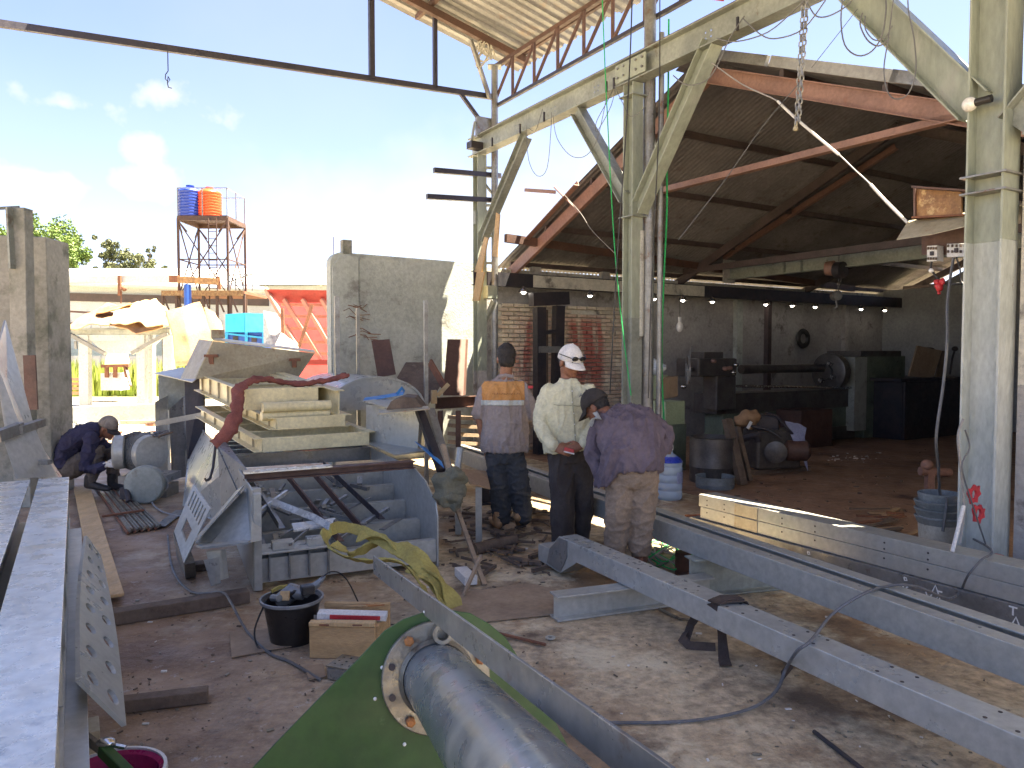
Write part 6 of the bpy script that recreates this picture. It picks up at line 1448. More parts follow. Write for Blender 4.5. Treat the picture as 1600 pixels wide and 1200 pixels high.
limb(q, [A3(940, 660, .30), A3(931, 680, .30), A3(929, 705, .28), A3(936, 738, .22)], [.075, .07, .066, .058]); limb(q, [A3(1014, 660, .22), A3(1030, 670, .22), A3(1041, 684, .2), A3(1033, 703, .12), A3(1025, 716, .06)], [.08, .074, .068, .06, .052])
q.prism([A3(946, 730, -.12), A3(956, 700, -.16), A3(990, 700, -.17), A3(975, 735, -.15), A3(946, 760, -.08), A3(933, 766, .02)], V(0, .25, .02))
jk3 = solidify_voxels(q, 'jacket', M['purple'], pr3, .009, 3, .015, 6.5, (1.6, 1.0, .55))
bpy.context.view_layer.update()
q = MB(); q.strip([proj(jk3, A3(938 - k * 1.5, 650 + k * 4.5, 0)) for k in range(6)], .035, .003, wdir=V(1, .3, .4)); q.build('shoulder_patch', M['reflect'], pr3)
q = MB()
fold_torso(q, [A3(988, 712, .02), A3(988, 730, .0), A3(988, 748, 0), A3(988, 760, 0)], [(.165, .13), (.175, .14), (.175, .135), (.14, .11)])
limb(q, [A3(970, 750), A3(968, 780), A3(964, 812, -.01), A3(962, 850, .02)], [.108, .10, .084, .078]); limb(q, [A3(1005, 750), A3(1004, 782), A3(1002, 815, -.01), A3(1000, 856, .02)], [.108, .10, .084, .078])
tn = solidify_voxels(q, 'trousers', M['trouser_tan'], pr3, .009, 3, .007, 9, (.9, .9, 1.5))
bpy.context.view_layer.update()
for (x0, y0, x1) in ((962, 848, 963), (1000, 856, 1001)):
    q = MB(); a = A3(x0, y0, .02); f = V(a.x, a.y, .012); limb(q, [a, V(a.x, a.y, .1)], [.058, .052]); boot(q, f - V(0, .02, 0), (-.15, 1, 0)); solidify_voxels(q, 'boot', M['boot'], pr3, .009, 2, .003, 20, (1, 1, 1))
# ---------------- crouching person
Y4 = 8.3
def A4(px, py, dy=0): return P(px, py, Y4 + dy)
g4 = A4(150, 772); g4.z = 0
pr4 = thing('person', 'crouching man in navy jacket with faded cap and white glove beside the motor', 'person', g4)
H4 = headM((.86, -.12, -.42)); hc4 = A4(169, 669)
q = MB(); head(q, hc4, H4, A4(155, 676, 0))
q.tube([A4(108, 730), A4(112, 705), A4(130, 685), A4(150, 676)], [(.14, .10)] * 4, 14, ref=V(0, 1, 0))
limb(q, [A4(143, 684, -.18), A4(134, 735, -.2), A4(160, 728, -.22)], [.045, .038, .027]); hand(q, A4(165, 726, -.22), (1, -.1, .08), (0, 1, -.5), -1, .45, .010)
limb(q, [A4(152, 684, .18), A4(176, 712, .2), A4(186, 722, .0)], [.045, .038, .027]); hand(q, A4(187, 723, -.02), (.5, -1, 0), (-1, 0, 0), 1, .45, .010)
limb(q, [A4(112, 733, -.1), A4(154, 702, -.12), A4(143, 748, -.12)], [.08, .055, .04]); limb(q, [A4(114, 733, .12), A4(176, 706, .16), A4(176, 755, .1)], [.08, .055, .04])
solidify_voxels(q, 'body', M['skin_dk'], pr4, .0065, 3); face_bits(hc4, H4, pr4)
q = MB(); q.ell(hc4 + H4 @ V(0, -.022, .012), (.080, .088, .08), H4, 20, 12); solidify_voxels(q, 'hair', M['hair'], pr4, .008, 1)
cap(hc4, H4, M['cap_grey'], pr4, M['cap_black'], s=1.04)
q = MB(); fold_torso(q, [A4(104, 742), A4(104, 728), A4(108, 708), A4(118, 692), A4(133, 680), A4(146, 674), A4(154, 671), A4(160, 672)], [(.15, .06), (.18, .10), (.20, .13), (.215, .14), (.22, .13), (.18, .11), (.11, .085), (.066, .062)], ref=V(0, 1, 0))
limb(q, [A4(143, 684, -.17), A4(138, 705, -.2), A4(134, 732, -.2), A4(147, 733, -.22), A4(160, 729, -.22)], [.075, .072, .068, .058, .05]); limb(q, [A4(150, 684, .17), A4(166, 702, .2), A4(178, 714, .18), A4(186, 721, .02)], [.075, .07, .062, .05])
solidify_voxels(q, 'jacket', M['navy'], pr4, .009, 3, .012, 8, (1, 1, 1))
q = MB(); q.ell(A4(106, 733), (.15, .18, .12)); limb(q, [A4(112, 733, -.1), A4(135, 716, -.12), A4(154, 703, -.12), A4(148, 730, -.12), A4(143, 748, -.12)], [.105, .095, .082, .065, .06]); limb(q, [A4(112, 733, .12), A4(150, 716, .15), A4(176, 707, .16), A4(177, 735, .13), A4(177, 752, .1)], [.105, .095, .08, .065, .06])
solidify_voxels(q, 'trousers', M['khaki'], pr4, .009, 3, .009, 9, (1, 1, 1))
for (px, dy) in ((136, -.12), (172, .08)):
    q = MB(); f = A4(px, 765, dy); f.z = .012; boot(q, f + (V(0, 0, .06) if px < 150 else V(0, 0, 0)), (1, -.15, 0 if px > 150 else -.1), .27); q.tube([f + V(.02, 0, .12), f + V(.03, 0, .2)], .05, 12); solidify_voxels(q, 'shoe', M['shoe_bk'], pr4, .009, 2)
q = MB(); hand(q, A4(165, 726, -.22), (1, -.1, .08), (0, 1, -.5), -1, .45, .0125, 1.04); q.tube([A4(160, 728, -.22), A4(166, 726, -.22)], [.034, .032], 10); solidify_voxels(q, 'white_glove', M['glove'], pr4, .007, 2)
# ================================================================== ROUND MOTOR the crouching man works on
mo = thing('electric_motor', 'old grey green round motor with belt guard on the floor', 'motor', P(228, 775, 8.0) * 1); 
YM = 7.9
def MP(px, py, dy=0): return P(px, py, YM + dy)
q = MB(); q.lathe([(.10, -.22), (.19, -.2), (.205, -.16), (.205, .16), (.19, .2), (.10, .22)], MP(222, 706, .35), V(.75, -.5, 0), 28); q.build('drum_body', M['primer'], mo, smooth=35)
q = MB(); 
for k in range(9): q.shell([(.203, -.13 + k * .032), (.216, -.13 + k * .032), (.216, -.12 + k * .032), (.203, -.12 + k * .032)], MP(222, 706, .35), V(.75, -.5, 0), 28)
q.build('cooling_fins', M['primer_dk'], mo, smooth=35)
q = MB(); q.lathe([(.17, 0), (.185, .01), (.185, .10), (.16, .12)], MP(196, 706, .25), V(-.9, -.35, 0), 28); q.build('end_bell', M['primer'], mo, smooth=35)
q = MB(); q.lathe([(.19, 0), (.20, .01), (.20, .09), (.185, .105), (.05, .115)], MP(230, 756, -.1), V(.12, -1, .05), 32); q.build('belt_guard', M['grey_green'], mo, smooth=35)
q = MB(); q.box(MP(235, 745, .25) , (.5, .4, .08)); q.box(MP(240, 765, .3), (.42, .3, .14)); q.build('bed_frame', M['primer_dk'], mo)
for k in range(6):
    q = MB(); c = MP(218 + k * 6, 684 + (k % 2) * 3, .3); q.tube([c + V(.16 * math.cos(a * .5 + k) - .02, .05 * math.sin(a + k), .05 * abs(math.sin(a * .5 + k * .7)) + .012 * k * .5) for a in range(9)], .010, 6); q.build('hose_coil', M['wood_dk'] if k % 2 else M['wire'], mo, smooth=True)
q = MB(); c = MP(250, 770, -.1); q.tube([c + V(.09 * math.cos(a * .52), 0, .10 + .10 * math.sin(a * .52)) for a in range(13)], .009, 6); q.build('cable_loop', M['wire_lt'], label='pale cable loop standing beside the round motor', cat='cable', smooth=True)
q = MB(); q.box(MP(198, 770, -.15), (.10, .1, .12)); q.tube([MP(198, 765, -.2), MP(202, 784, -.3)], .03, 8); q.build('small_vise', M['black'], label='small dark clamp block in front of the motor', cat='clamp', bevel=.004)
# ================================================================== FAR LEFT YARD
def fbeam(p0, p1, w_, h_, m, name, parent=None, label=None, cat=None, up=UP, group=None, tubef=False):
    q = MB()
    if tubef: q.tube([p0, p1], w_, 8)
    else: q.bar(p0, p1, w_, h_, up=up)
    return q.build(name, M[m], parent, label=label, cat=cat, group=group, smooth=tubef)
def down(p, z=.0): return V(p.x, p.y, z)
# big I beam lying across at the yard edge and bright plates
a, b = P(70, 652, 15.5), P(262, 632, 17.0); a.z = .22; b.z = .22
q = MB(); q.ibeam(a, b, .42, .2, .012); q.build('lying_beam', M['primer_blue'], label='big grey I beam lying across the yard behind the crouching man', cat='steel beam')
for k, (pts, lab) in enumerate((([(78, 657), (92, 655), (107, 695), (86, 699)], 'first bright plate on the ground, nearest the pier'), ([(95, 655), (112, 653), (126, 682), (108, 686)], 'second bright plate on the ground behind the man'), ([(116, 653), (132, 652), (150, 676), (130, 681)], 'third bright plate on the ground behind the man'))):
    q = MB(); q.prism([G(*p, .06) for p in pts], UP * .02); q.build('bright_plate', M['plate_top'], label=lab, cat='steel plate')
for k, (x0, y0, x1, y1, h_) in enumerate(((195, 645, 260, 640, .10), (205, 655, 262, 650, .08), (190, 661, 262, 661, .07), (215, 632, 262, 628, .1))):
    a, b = G(x0, y0 + 4), G(x1, y1 + 4); fbeam(V(a.x, a.y, h_), V(b.x, b.y, h_), .12, .08, ('brown_red', 'plate_top', 'beige_dk', 'plate_top')[k], 'yard_offcut', None, ('brown', 'pale', 'cream', 'farther pale')[k] + ' steel offcut on the yard right of the crouching man', 'steel offcut')
# scrap litter in the sunlight
dq = MB(); chips(160, lambda r: (r.uniform(90, 260), r.uniform(642, 700)), .02, .16); dq.build('yard_scrap', M['plate_top'], kind='stuff', label='bright scrap scattered on the sunlit yard', cat='scrap')
dq = MB(); chips(120, lambda r: (r.uniform(90, 260), r.uniform(640, 700)), .02, .16); dq.build('yard_rubbish', M['rust'], kind='stuff', label='rusty scrap scattered on the sunlit yard', cat='scrap')
# rack with hopper and tarps  (~22 m)
YR = 21.0
def Q(px, py, dy=0): return P(px, py, YR + dy)
rk = thing('hopper_rack', 'grey steel rack with slanting hopper sides carrying tarps', 'rack', down(Q(190, 600)))
for (px, dy, w_) in ((133, 0, .26), (222, 0, .22), (236, .6, .18), (264, 0, .26)):
    fbeam(down(Q(px, 600, dy), .01), Q(px, 522, dy), w_, .2, 'primer_blue', 'leg', rk, up=V(0, 1, 0))
fbeam(Q(106, 519), Q(268, 519), .2, .14, 'grey_green', 'top_beam', rk); fbeam(Q(106, 516, 1.6), Q(268, 516, 1.6), .2, .14, 'grey_green', 'top_beam', rk)
fbeam(Q(130, 528), Q(232, 528), .12, .16, 'primer_blue', 'cross_beam', rk)
fbeam(Q(106, 521, -.1), Q(164, 553, -.1), .1, .1, 'primer_dk', 'slanting_strut', rk); fbeam(Q(262, 521, -.1), Q(206, 552, -.1), .1, .1, 'primer_dk', 'slanting_strut', rk)
fbeam(Q(118, 533, -.1), Q(119, 545, -.1), .06, .06, 'primer_dk', 'hanging_pin', rk, up=V(0, 1, 0))
q = MB(); q.prism([Q(140, 530, .4), Q(232, 530, .4), Q(206, 553, .5), Q(164, 553, .5)], V(0, .8, 0)); q.build('hopper_skin', M['white_wall'], rk)
def sheet_cloth(name, pts_rows, m, label, amp=.08, fr=1.3, parent=None, cat='tarp', th=.03):
    q = MB(); rows = []
    A_ = len(pts_rows); B_ = len(pts_rows[0]); na, nb_ = 14, 24
    for i in range(na + 1):
        fi = i / na * (A_ - 1); i0 = min(int(fi), A_ - 2); fi -= i0; r_ = []
        for j in range(nb_ + 1):
            fj = j / nb_ * (B_ - 1); j0 = min(int(fj), B_ - 2); fj -= j0
            p = pts_rows[i0][j0].lerp(pts_rows[i0][j0 + 1], fj).lerp(pts_rows[i0 + 1][j0].lerp(pts_rows[i0 + 1][j0 + 1], fj), fi)
            k = noise.noise(p * fr) + .5 * noise.noise(p * fr * 2.7); r_.append(p + V(k * amp * .3, k * amp * .6, k * amp))
        rows.append(r_)
    q.grid(rows, th, V(.2, -.6, .8)); return q.build(name, m, parent, label=label, cat=cat, smooth=60)
sheet_cloth('brown_tarp', [[Q(104, 513, -.4), Q(140, 512, -.5), Q(200, 516, -.5), Q(268, 514, -.4)], [Q(120, 500, .2), Q(150, 490, .2), Q(205, 497, .2), Q(262, 494, .2)], [Q(150, 496, 1.6), Q(170, 478, 1.6), Q(215, 486, 1.6), Q(250, 488, 1.6)]], M['tarp_br'], 'crumpled brown tarp spread over the hopper rack', .22, 1.1)
sheet_cloth('pale_tarp', [[Q(176, 500, -.6), Q(205, 506, -.6), Q(230, 508, -.6), Q(262, 506, -.6)], [Q(180, 486, 0), Q(210, 480, 0), Q(240, 474, 0), Q(258, 490, 0)], [Q(190, 484, 1.0), Q(220, 476, 1.0), Q(245, 472, 1.0), Q(262, 486, 1.0)]], M['tarp'], 'pale tan tarp heaped on the right of the hopper rack', .18, 1.4)
sheet_cloth('orange_sheet', [[Q(150, 492, .2), Q(175, 486, .2), Q(206, 478, .2)], [Q(155, 484, .8), Q(178, 478, .8), Q(204, 474, .8)]], M['amber'], 'folded orange brown sheet on the hopper rack', .12, 1.6)
for (x0, x1, y_, lab) in ((78, 152, 487, 'upper'), (78, 120, 504, 'lower')):
    fbeam(P(x0, y_ - 2, 24), P(x1, y_ + 2, 24), .06, .06, 'brown_red', 'red_pipe', None, lab + ' thin red pipe running left from the hopper rack', 'pipe')
# hanging tan curtain tarp
sheet_cloth('hanging_tarp', [[Q(258, 487, -1.5), Q(285, 480, -1.5), Q(312, 473, -1.5)], [Q(270, 525, -1.8), Q(292, 520, -1.9), Q(330, 515, -1.8)], [Q(275, 570, -2.0), Q(300, 568, -2.1), Q(340, 560, -2.0)]], M['tarp'], 'big pale yellow tarp hanging in front of the blue cabin', .10, 1.1, th=.03)
sheet_cloth('second_hanging_tarp', [[Q(318, 482, -1.3), Q(336, 490, -1.3), Q(345, 505, -1.3)], [Q(330, 520, -1.5), Q(345, 520, -1.5), Q(352, 525, -1.5)], [Q(330, 560, -1.6), Q(345, 556, -1.6), Q(354, 552, -1.6)]], M['tarp'], 'narrow pale tarp fold between the hanging tarp and blue cabin', .10, 1.1)
# small table machine under the hopper
mt = thing('small_bench_machine', 'small brown bench machine standing beyond the hopper rack', 'machine', down(P(182, 610, 24)))
def Q2(px, py, dy=0): return P(px, py, 24 + dy)
q = MB(); q.prism([Q2(163, 570), Q2(201, 569), Q2(198, 555, .5), Q2(166, 555, .5)], V(0, .1, .05)); q.build('sloping_top', M['wood'], mt)
fbeam(Q2(160, 572), Q2(203, 571), .2, .1, 'rust', 'table_edge', mt); q = MB(); q.box(Q2(180, 596, .4), (.62, .6, .55)); q.build('base', M['white_wall'], mt)
for px in (167, 180, 196): fbeam(Q2(px, 572), Q2(px + (2 if px > 190 else 0), 590), .1, .1, 'rust', 'leg', mt, up=V(0, 1, 0))
fbeam(Q2(196, 572), Q2(204, 603, -.3), .07, .07, 'brown_red', 'curved_handle', mt)
# wooden pallets / crate
pl = thing('pallet_crate', 'orange brown slatted pallet crate on the yard by the rack leg', 'crate', down(P(112, 612, 24)))
for k in range(4): fbeam(Q2(106, 592 + k * 7.5, -.1), Q2(128, 593 + k * 7, .3), .05, .1, 'rust', 'slat', pl)
for k in range(3): fbeam(Q2(91 + k * 7, 582 + k * 5, -.1), Q2(104, 618, -.4), .05, .12, 'rust', 'board', pl, up=V(0, 1, 0))
# ================================================================== LONG WAREHOUSE behind the yard
YW = 40.0
def W_(px, py, dy=0): return P(px, py, YW + dy)
wh = thing('warehouse', 'long low white warehouse with pale sheet roof beyond the yard', 'warehouse', down(W_(280, 560)))
zt = W_(280, 447).z
q = MB(); q.prism([V(-40, YW, 0), V(-8.5, YW, 0), V(-8.5, YW, zt), V(-40, YW, zt)], V(0, .3, 0)); q.build('wall', M['white_wall'], wh)
zr_ = W_(280, 420, 8).z
for k in range(14):
    x0 = -41 + k * 2.36
    q = corr = MB(); sec = []
    for j in range(14): sec += [(x0 + j * .17, 0), (x0 + j * .17 + .085, .03)]
    sec.append((x0 + 2.38, 0)); q.grid([[V(a, YW - .8, zt + c) for a, c in sec], [V(a, YW + 8, zr_ + c) for a, c in sec]]); q.build('roof_sheet', M['white_roof'], wh)
q = MB(); q.tube([W_(70, 441, -.9), W_(418, 453, -.9)], .14, 10); q.build('gutter', M['white_roof'], wh, smooth=True)
fbeam(W_(70, 463, -.05), W_(420, 472, -.05), .1, .42, 'purlin', 'dark_band', wh)
q = MB(); x = -39.5
while x < -9: q.box(V(x, YW - .03, 2.1), (.12, .05, 2.3)); x += .5
q.build('wall_ribs', M['white_wall'], wh, kind='stuff')
# second pale gable (right)
wh2 = thing('warehouse', 'pale gable ended shed right of the water tower, partly behind the red frame', 'warehouse', down(P(470, 560, 46)))
q = MB(); q.prism([P(405, 560, 46), P(405, 450, 46), P(446, 432, 46), P(520, 452, 46), P(560, 560, 46)], V(0, .4, 0)); q.build('gable_wall', M['white_wall'], wh2)
q = MB(); q.prism([P(398, 452, 45.6), P(446, 430, 45.6), P(446, 427, 45.6), P(398, 449, 45.6)], V(0, 8, 0)); q.prism([P(446, 430, 45.6), P(540, 456, 45.6), P(540, 453, 45.6), P(446, 427, 45.6)], V(0, 8, 0)); q.build('roof', M['white_roof'], wh2)
# low white blue wall in front
q = MB(); q.prism([P(60, 556, 33), P(276, 556, 33), P(276, 520, 33), P(60, 520, 33)], V(0, .15, 0)); 
q.build('pale_fence_wall', M['white_wall'], label='low pale blue white wall behind the hopper rack', cat='wall')
# ================================================================== WATER TOWER
YT = 34.0
def Tp(px, py, dy=0): return P(px, py, YT + dy)
wt = thing('water_tower', 'braced steel water tower holding two tanks above the yard', 'water tower', down(Tp(318, 560)))
zpl = Tp(316, 341).z; zb = Tp(316, 462).z; x0, x1 = Tp(279, 400).x, Tp(356, 400).x; dY = x1 - x0
cor = [V(x0, YT, 0), V(x1, YT, 0), V(x1, YT + dY, 0), V(x0, YT + dY, 0)]
for c in cor: fbeam(c + UP * .01, c + UP * zpl, .09, .09, 'rust_dk', 'leg', wt)
for i in range(4):
    a, b = cor[i], cor[(i + 1) % 4]
    zm = (zb + zpl) / 2 - .1
    fbeam(a + UP * zm, b + UP * zm, .05, .05, 'rust_dk', 'girt', wt); fbeam(a + UP * zb, b + UP * (zpl - .1), .045, .045, 'rust_dk', 'brace', wt); fbeam(b + UP * zb, a + UP * (zpl - .1), .045, .045, 'rust_dk', 'brace', wt)
    fbeam(a + UP * zpl, b + UP * zpl, .1, .2, 'rust_dk', 'platform_edge', wt)
    fbeam(a + UP * (zpl + 1.35), b + UP * (zpl + 1.35), .04, .04, 'tube_grey', 'guard_rail', wt); fbeam(a + UP * zpl, a + UP * (zpl + 1.35), .04, .04, 'tube_grey', 'guard_post', wt)
    fbeam(a.lerp(b, .5) + UP * zpl, a.lerp(b, .5) + UP * (zpl + 1.35), .04, .04, 'tube_grey', 'guard_post', wt)
    fbeam(a + UP * (zpl - .1), a.lerp(b, .18) + UP * (zpl - .6), .05, .05, 'rust_dk', 'knee', wt); fbeam(b + UP * (zpl - .1), a.lerp(b, .82) + UP * (zpl - .6), .05, .05, 'rust_dk', 'knee', wt)
q = MB(); q.prism([c + UP * (zpl + .1) for c in cor], UP * .03); q.build('platform_deck', M['rust_dk'], wt)
xl = Tp(334, 400).x
ld = MB(); lad0 = thing
for dx_ in (-.18, .18): fbeam(V(xl + dx_, YT - .1, .02), V(xl + dx_, YT - .1, zpl), .04, .04, 'rust_dk', 'ladder_rail', wt)
for k in range(16): fbeam(V(xl - .18, YT - .1, zb + .3 + k * .32 * 1), V(xl + .18, YT - .1, zb + .3 + k * .32), .03, .03, 'rust_dk', 'ladder_rung', wt) if zb + .3 + k * .32 < zpl else None
def tank(px, m, dy, lab, r_, ht):
    c = Tp(px, 341, dy); c.z = zpl + .135; t_ = thing('water_tank', lab, 'water tank', c); q = MB(); pf = [(.02, 0), (r_ * .97, 0)]
    n = 9
    for k in range(n): pf += [(r_, ht * (k + .15) / n), (r_, ht * (k + .6) / n), (r_ * .94, ht * (k + .8) / n)]
    pf += [(r_ * .93, ht), (r_ * .6, ht * 1.09), (r_ * .3, ht * 1.12), (r_ * .3, ht * 1.16), (.02, ht * 1.17)]
    q.lathe(pf, c, UP, 32); q.build('shell', M[m], t_, smooth=50)
    q = MB(); q.lathe([(r_ * .33, ht * 1.165), (r_ * .33, ht * 1.2), (r_ * .1, ht * 1.22)], c, UP, 20); q.build('lid', M[m], t_, smooth=40)
tank(298, 'bluetank', .55, 'ribbed blue water tank on the tower, left of the orange one', .56, 1.2)
tank(328, 'orangetank', .62, 'orange red water tank on the tower platform, right of the blue one', .53, 1.15)
# lower rusty platform right of the tower
lw = thing('rusty_platform', 'low rusty platform with railing below the water tower', 'platform', down(Tp(335, 560, -1)))
za_ = Tp(335, 462).z; xa, xb_ = Tp(272, 460).x, Tp(395, 460).x
q = MB(); q.prism([V(xa, YT - 1.2, za_), V(xb_, YT - 1.2, za_), V(xb_, YT + 2, za_), V(xa, YT + 2, za_)], UP * .12); q.build('deck', M['rust'], lw)
fbeam(V(xa, YT - 1.22, za_ + .02), V(xb_, YT - 1.22, za_ + .02), .05, .22, 'amber', 'front_edge', lw)
for k in range(7):
    x = xa + (xb_ - xa) * k / 6; fbeam(V(x, YT - 1.1, 0.01), V(x, YT - 1.1, za_), .1, .1, 'brown_red', 'leg', lw)
    if k < 6: fbeam(V(x, YT - 1.1, za_ - .05), V(x + (xb_ - xa) / 12, YT - 1.1, za_ - .8), .06, .06, 'brown_red', 'knee', lw)
for px in (358, 368, 380, 394): fbeam(down(Tp(px, 430, -1.2), za_ + .12), Tp(px, 429, -1.2), .045, .045, 'tube_grey', 'rail_post', lw)
fbeam(Tp(356, 441, -1.2), Tp(394, 428, -1.2), .045, .045, 'tube_grey', 'rail', lw); fbeam(Tp(358, 429, 1), Tp(394, 429, -1.2), .045, .045, 'tube_grey', 'rail', lw)
# jib crane: long pale arm with blue post
jb = thing('jib_crane', 'jib crane with long pale arm, rusty end and blue post', 'crane', down(P(293, 560, 28)))
fbeam(P(70, 437, 28), P(266, 436, 28), .2, .26, 'white_roof', 'arm', jb); fbeam(P(266, 436, 28), P(279, 436, 28), .21, .27, 'rust', 'arm_joint', jb); fbeam(P(279, 437, 28), P(342, 440, 28), .2, .24, 'amber', 'arm_end', jb)
fbeam(P(341, 432, 28), P(344, 452, 28), .1, .1, 'rust', 'end_stop', jb)
a = P(293, 444, 28); q = MB(); q.tube([down(a, .01), a], .13, 14); q.build('blue_post', M['bluepost'], jb, smooth=True)
ch = thing('chain_hoist', 'small rusty chain hoist hanging from the pale jib arm', 'hoist', P(187, 470, 27.8))
fbeam(P(187, 430, 27.8), P(187, 462, 27.8), .1, .1, 'rust', 'trolley', ch, up=V(0, 1, 0)); fbeam(P(190, 455, 27.8), P(189, 474, 27.8), .04, .04, 'rust', 'chain', ch, up=V(0, 1, 0)); q = MB(); q.ell(P(194, 451, 27.8), .1); q.build('chain_wheel', M['rust'], ch)
# blue cabin
bc = thing('blue_cabin', 'small bright blue cabin on the yard left of the red frame', 'cabin', down(P(382, 600, 26)))
def Bp(px, py, dy=0): return P(px, py, 26 + dy)
q = MB(); q.prism([Bp(352, 570), Bp(414, 570), Bp(414, 520), Bp(352, 520)], V(0, 1.4, 0)); q.build('body', M['bluepost'], bc)
q = MB(); q.prism([Bp(352, 519, -.25), Bp(382, 519, -.35), Bp(382, 489, -.2), Bp(352, 491, -.1)], V(0, 1.6, 0)); q.prism([Bp(383, 519, -.35), Bp(412, 519, -.25), Bp(412, 490, -.1), Bp(383, 489, -.2)], V(0, 1.6, 0)); q.build('upper_panels', M['bluecab'], bc)
for (x_, w_) in ((368, 8), (397, 8)):
    q = MB(); q.box(Bp(x_, 530, -.03), (w_ / 46, .03, .2)); q.build('window', M['black'], bc)
for x_ in (354, 385, 412): fbeam(Bp(x_, 570, -.06), Bp(x_, 519, -.06), .1, .05, 'bluecab', 'corner_trim', bc, up=V(0, 1, 0))
fbeam(Bp(352, 521, -.08), Bp(412, 528, -.08), .05, .06, 'bluecab', 'rail', bc)
# ================================================================== RED ROOF FRAME
YQ = 15.0
rf = thing('red_roof_frame', 'red sheeted roof frame with pink lattice of purlins propped upright', 'roof frame', down(P(470, 600, YQ)))
def Rp(px, py, dy=0): return P(px, py, YQ + dy)
q = MB(); q.prism([Rp(420, 452, 1.3), Rp(540, 455, 1.3), Rp(540, 600, .5), Rp(470, 600, .5), Rp(428, 470, 1.2)], V(0, .06, 0)); q.build('red_sheet', M['redroof'], rf)
q = MB(); q.prism([Rp(416, 452, .1), Rp(540, 454, .1), Rp(540, 473, .3), Rp(436, 473, .3)], V(0, .05, 0)); q.build('top_flashing', M['redroof'], rf)
for k, (x0, y0, x1, y1) in enumerate(((416, 452, 440, 494), (444, 468, 504, 565), (473, 468, 516, 540), (503, 468, 530, 515), (446, 508, 468, 548), (418, 458, 440, 498))):
    if k == 5: continue
    fbeam(Rp(x0, y0, .2), Rp(x1, y1, .0), .08, .07, 'pinkbeam', 'rafter', rf)
for k, y_ in enumerate((476, 494, 513, 534, 552)):
    fbeam(Rp(440 + k * 5, y_, .38), Rp(535, y_ + 1, .38), .07, .055, 'pinkbeam', 'purlin', rf)
fbeam(Rp(470, 566, -.1), Rp(535, 566, -.1), .1, .1, 'redroof', 'bottom_rail', rf)
for (x0, y0, x1, y1) in ((488, 476, 466, 548), (441, 482, 443, 545)): fbeam(Rp(x0, y0, -.2), Rp(x1, y1, -.3), .06, .05, 'rust', 'prop', rf, up=V(0, 1, 0))
q = MB(); q.prism([Rp(411, 485, .6), Rp(434, 490, .6), Rp(440, 520, .4), Rp(428, 545, .3), Rp(412, 540, .4)], V(0, .1, 0)); q.build('grey_hatch', M['primer_blue'], label='grey blue sheet hanging left of the red frame', cat='steel sheet')
sheet_cloth('draped_sheet', [[Rp(440, 520, -.6), Rp(455, 530, -.6), Rp(466, 545, -.6)], [Rp(428, 545, -.8), Rp(448, 552, -.8), Rp(470, 560, -.8)]], M['concrete_band'], 'pale plastic sheet draped at the foot of the red frame', .04, 3)
q = MB(); q.box(Rp(505, 590, 1.5), (1.4, .3, .9)); q.build('cream_drum_box', M['tarp'], label='sunlit cream crate seen through the pink lattice', cat='crate')
# banner seen through the slit between walls
q = MB(); a = P(766, 590, 20); b = P(766, 555, 20)
sg_ = thing('striped_board', 'white, yellow and blue striped board seen through the slit beside the brick wall', 'board', down(P(766, 600, 20)))
for k, (y0, y1, m) in enumerate(((470, 508, 'white_wall'), (508, 516, 'tarp'), (516, 522, 'orange'), (522, 545, 'bluecab'), (545, 600, 'white_wall'))):
    a, b = P(745, y1, 20), P(790, y0, 20); q = MB(); q.prism([V(a.x, 20, a.z), V(b.x, 20, a.z), V(b.x, 20, b.z), V(a.x, 20, b.z)], V(0, .05, 0)); q.build('stripe_panel', M[m], sg_)
# ================================================================== TREES
def tree(name, label, base, H_, cx, blobs, m, nleaf, ls, seed):
    r = random.Random(seed); root = thing(name, label, 'tree', base)
    q = MB(); q.tube(smoothpts([base, base + V(.2, 0, H_ * .3), base + V(-.1, 0, H_ * .55)], 4), [.28 - .02 * i for i in range(9)], 9); q.build('trunk', M['bark'], root, smooth=True)
    tops = []
    for b in blobs:
        q = MB(); c = base + V(b[0], b[1], b[2]); st0 = base + V(0, 0, H_ * .45); mid = st0.lerp(c, .55) + V(0, 0, -.3)
        q.tube([st0, mid, c], [.12, .07, .03], 6); q.build('limb', M['bark'], root, smooth=True)
    q = MB(); tot = sum(b[3] ** 2 for b in blobs)
    for b in blobs:
        c = base + V(b[0], b[1], b[2]); R0 = b[3]; clumps = max(5, int(R0 * 9))
        for _ in range(clumps):
            d_ = V(r.gauss(0, 1), r.gauss(0, 1), r.gauss(0, .8)); d_.normalize(); cc = c + d_ * R0 * r.uniform(.35, 1.0); cr = R0 * r.uniform(.18, .36)
            n = int(nleaf * R0 ** 2 / tot / clumps)
            for _ in range(n):
                e = V(r.gauss(0, 1), r.gauss(0, 1), r.gauss(0, 1)); e.normalize(); p = cc + e * cr * r.random() ** .4
                a = V(r.gauss(0, 1), r.gauss(0, 1), r.gauss(0, 1)).normalized() * ls * r.uniform(.6, 1.3); b2 = a.cross(V(r.gauss(0, 1), r.gauss(0, 1), r.gauss(0, 1))).normalized() * ls * .45
                q.add([p - a * .5, p + b2 * .5, p + a * .5, p - b2 * .5], [(0, 1, 2, 3)])
    q.build('crown', m, root, recalc=False)
YT1 = 56.0
def TB(px, Y_): return down(P(px, 500, Y_))
s1 = YT1 / FPX
tree('leafy_tree', 'broad bright green tree above the warehouse at far left', TB(70, YT1), 9, 0, [(-3.2, 0, 9.0, 2.5), (-.5, 1, 9.4, 2.7), (1.5, 0, 8.8, 1.9), (-5.8, .5, 9.2, 2.4), (.5, -1, 7.5, 2.2), (-3, 0, 7, 2.4)], M['leaf'], 30000, .30, 1)
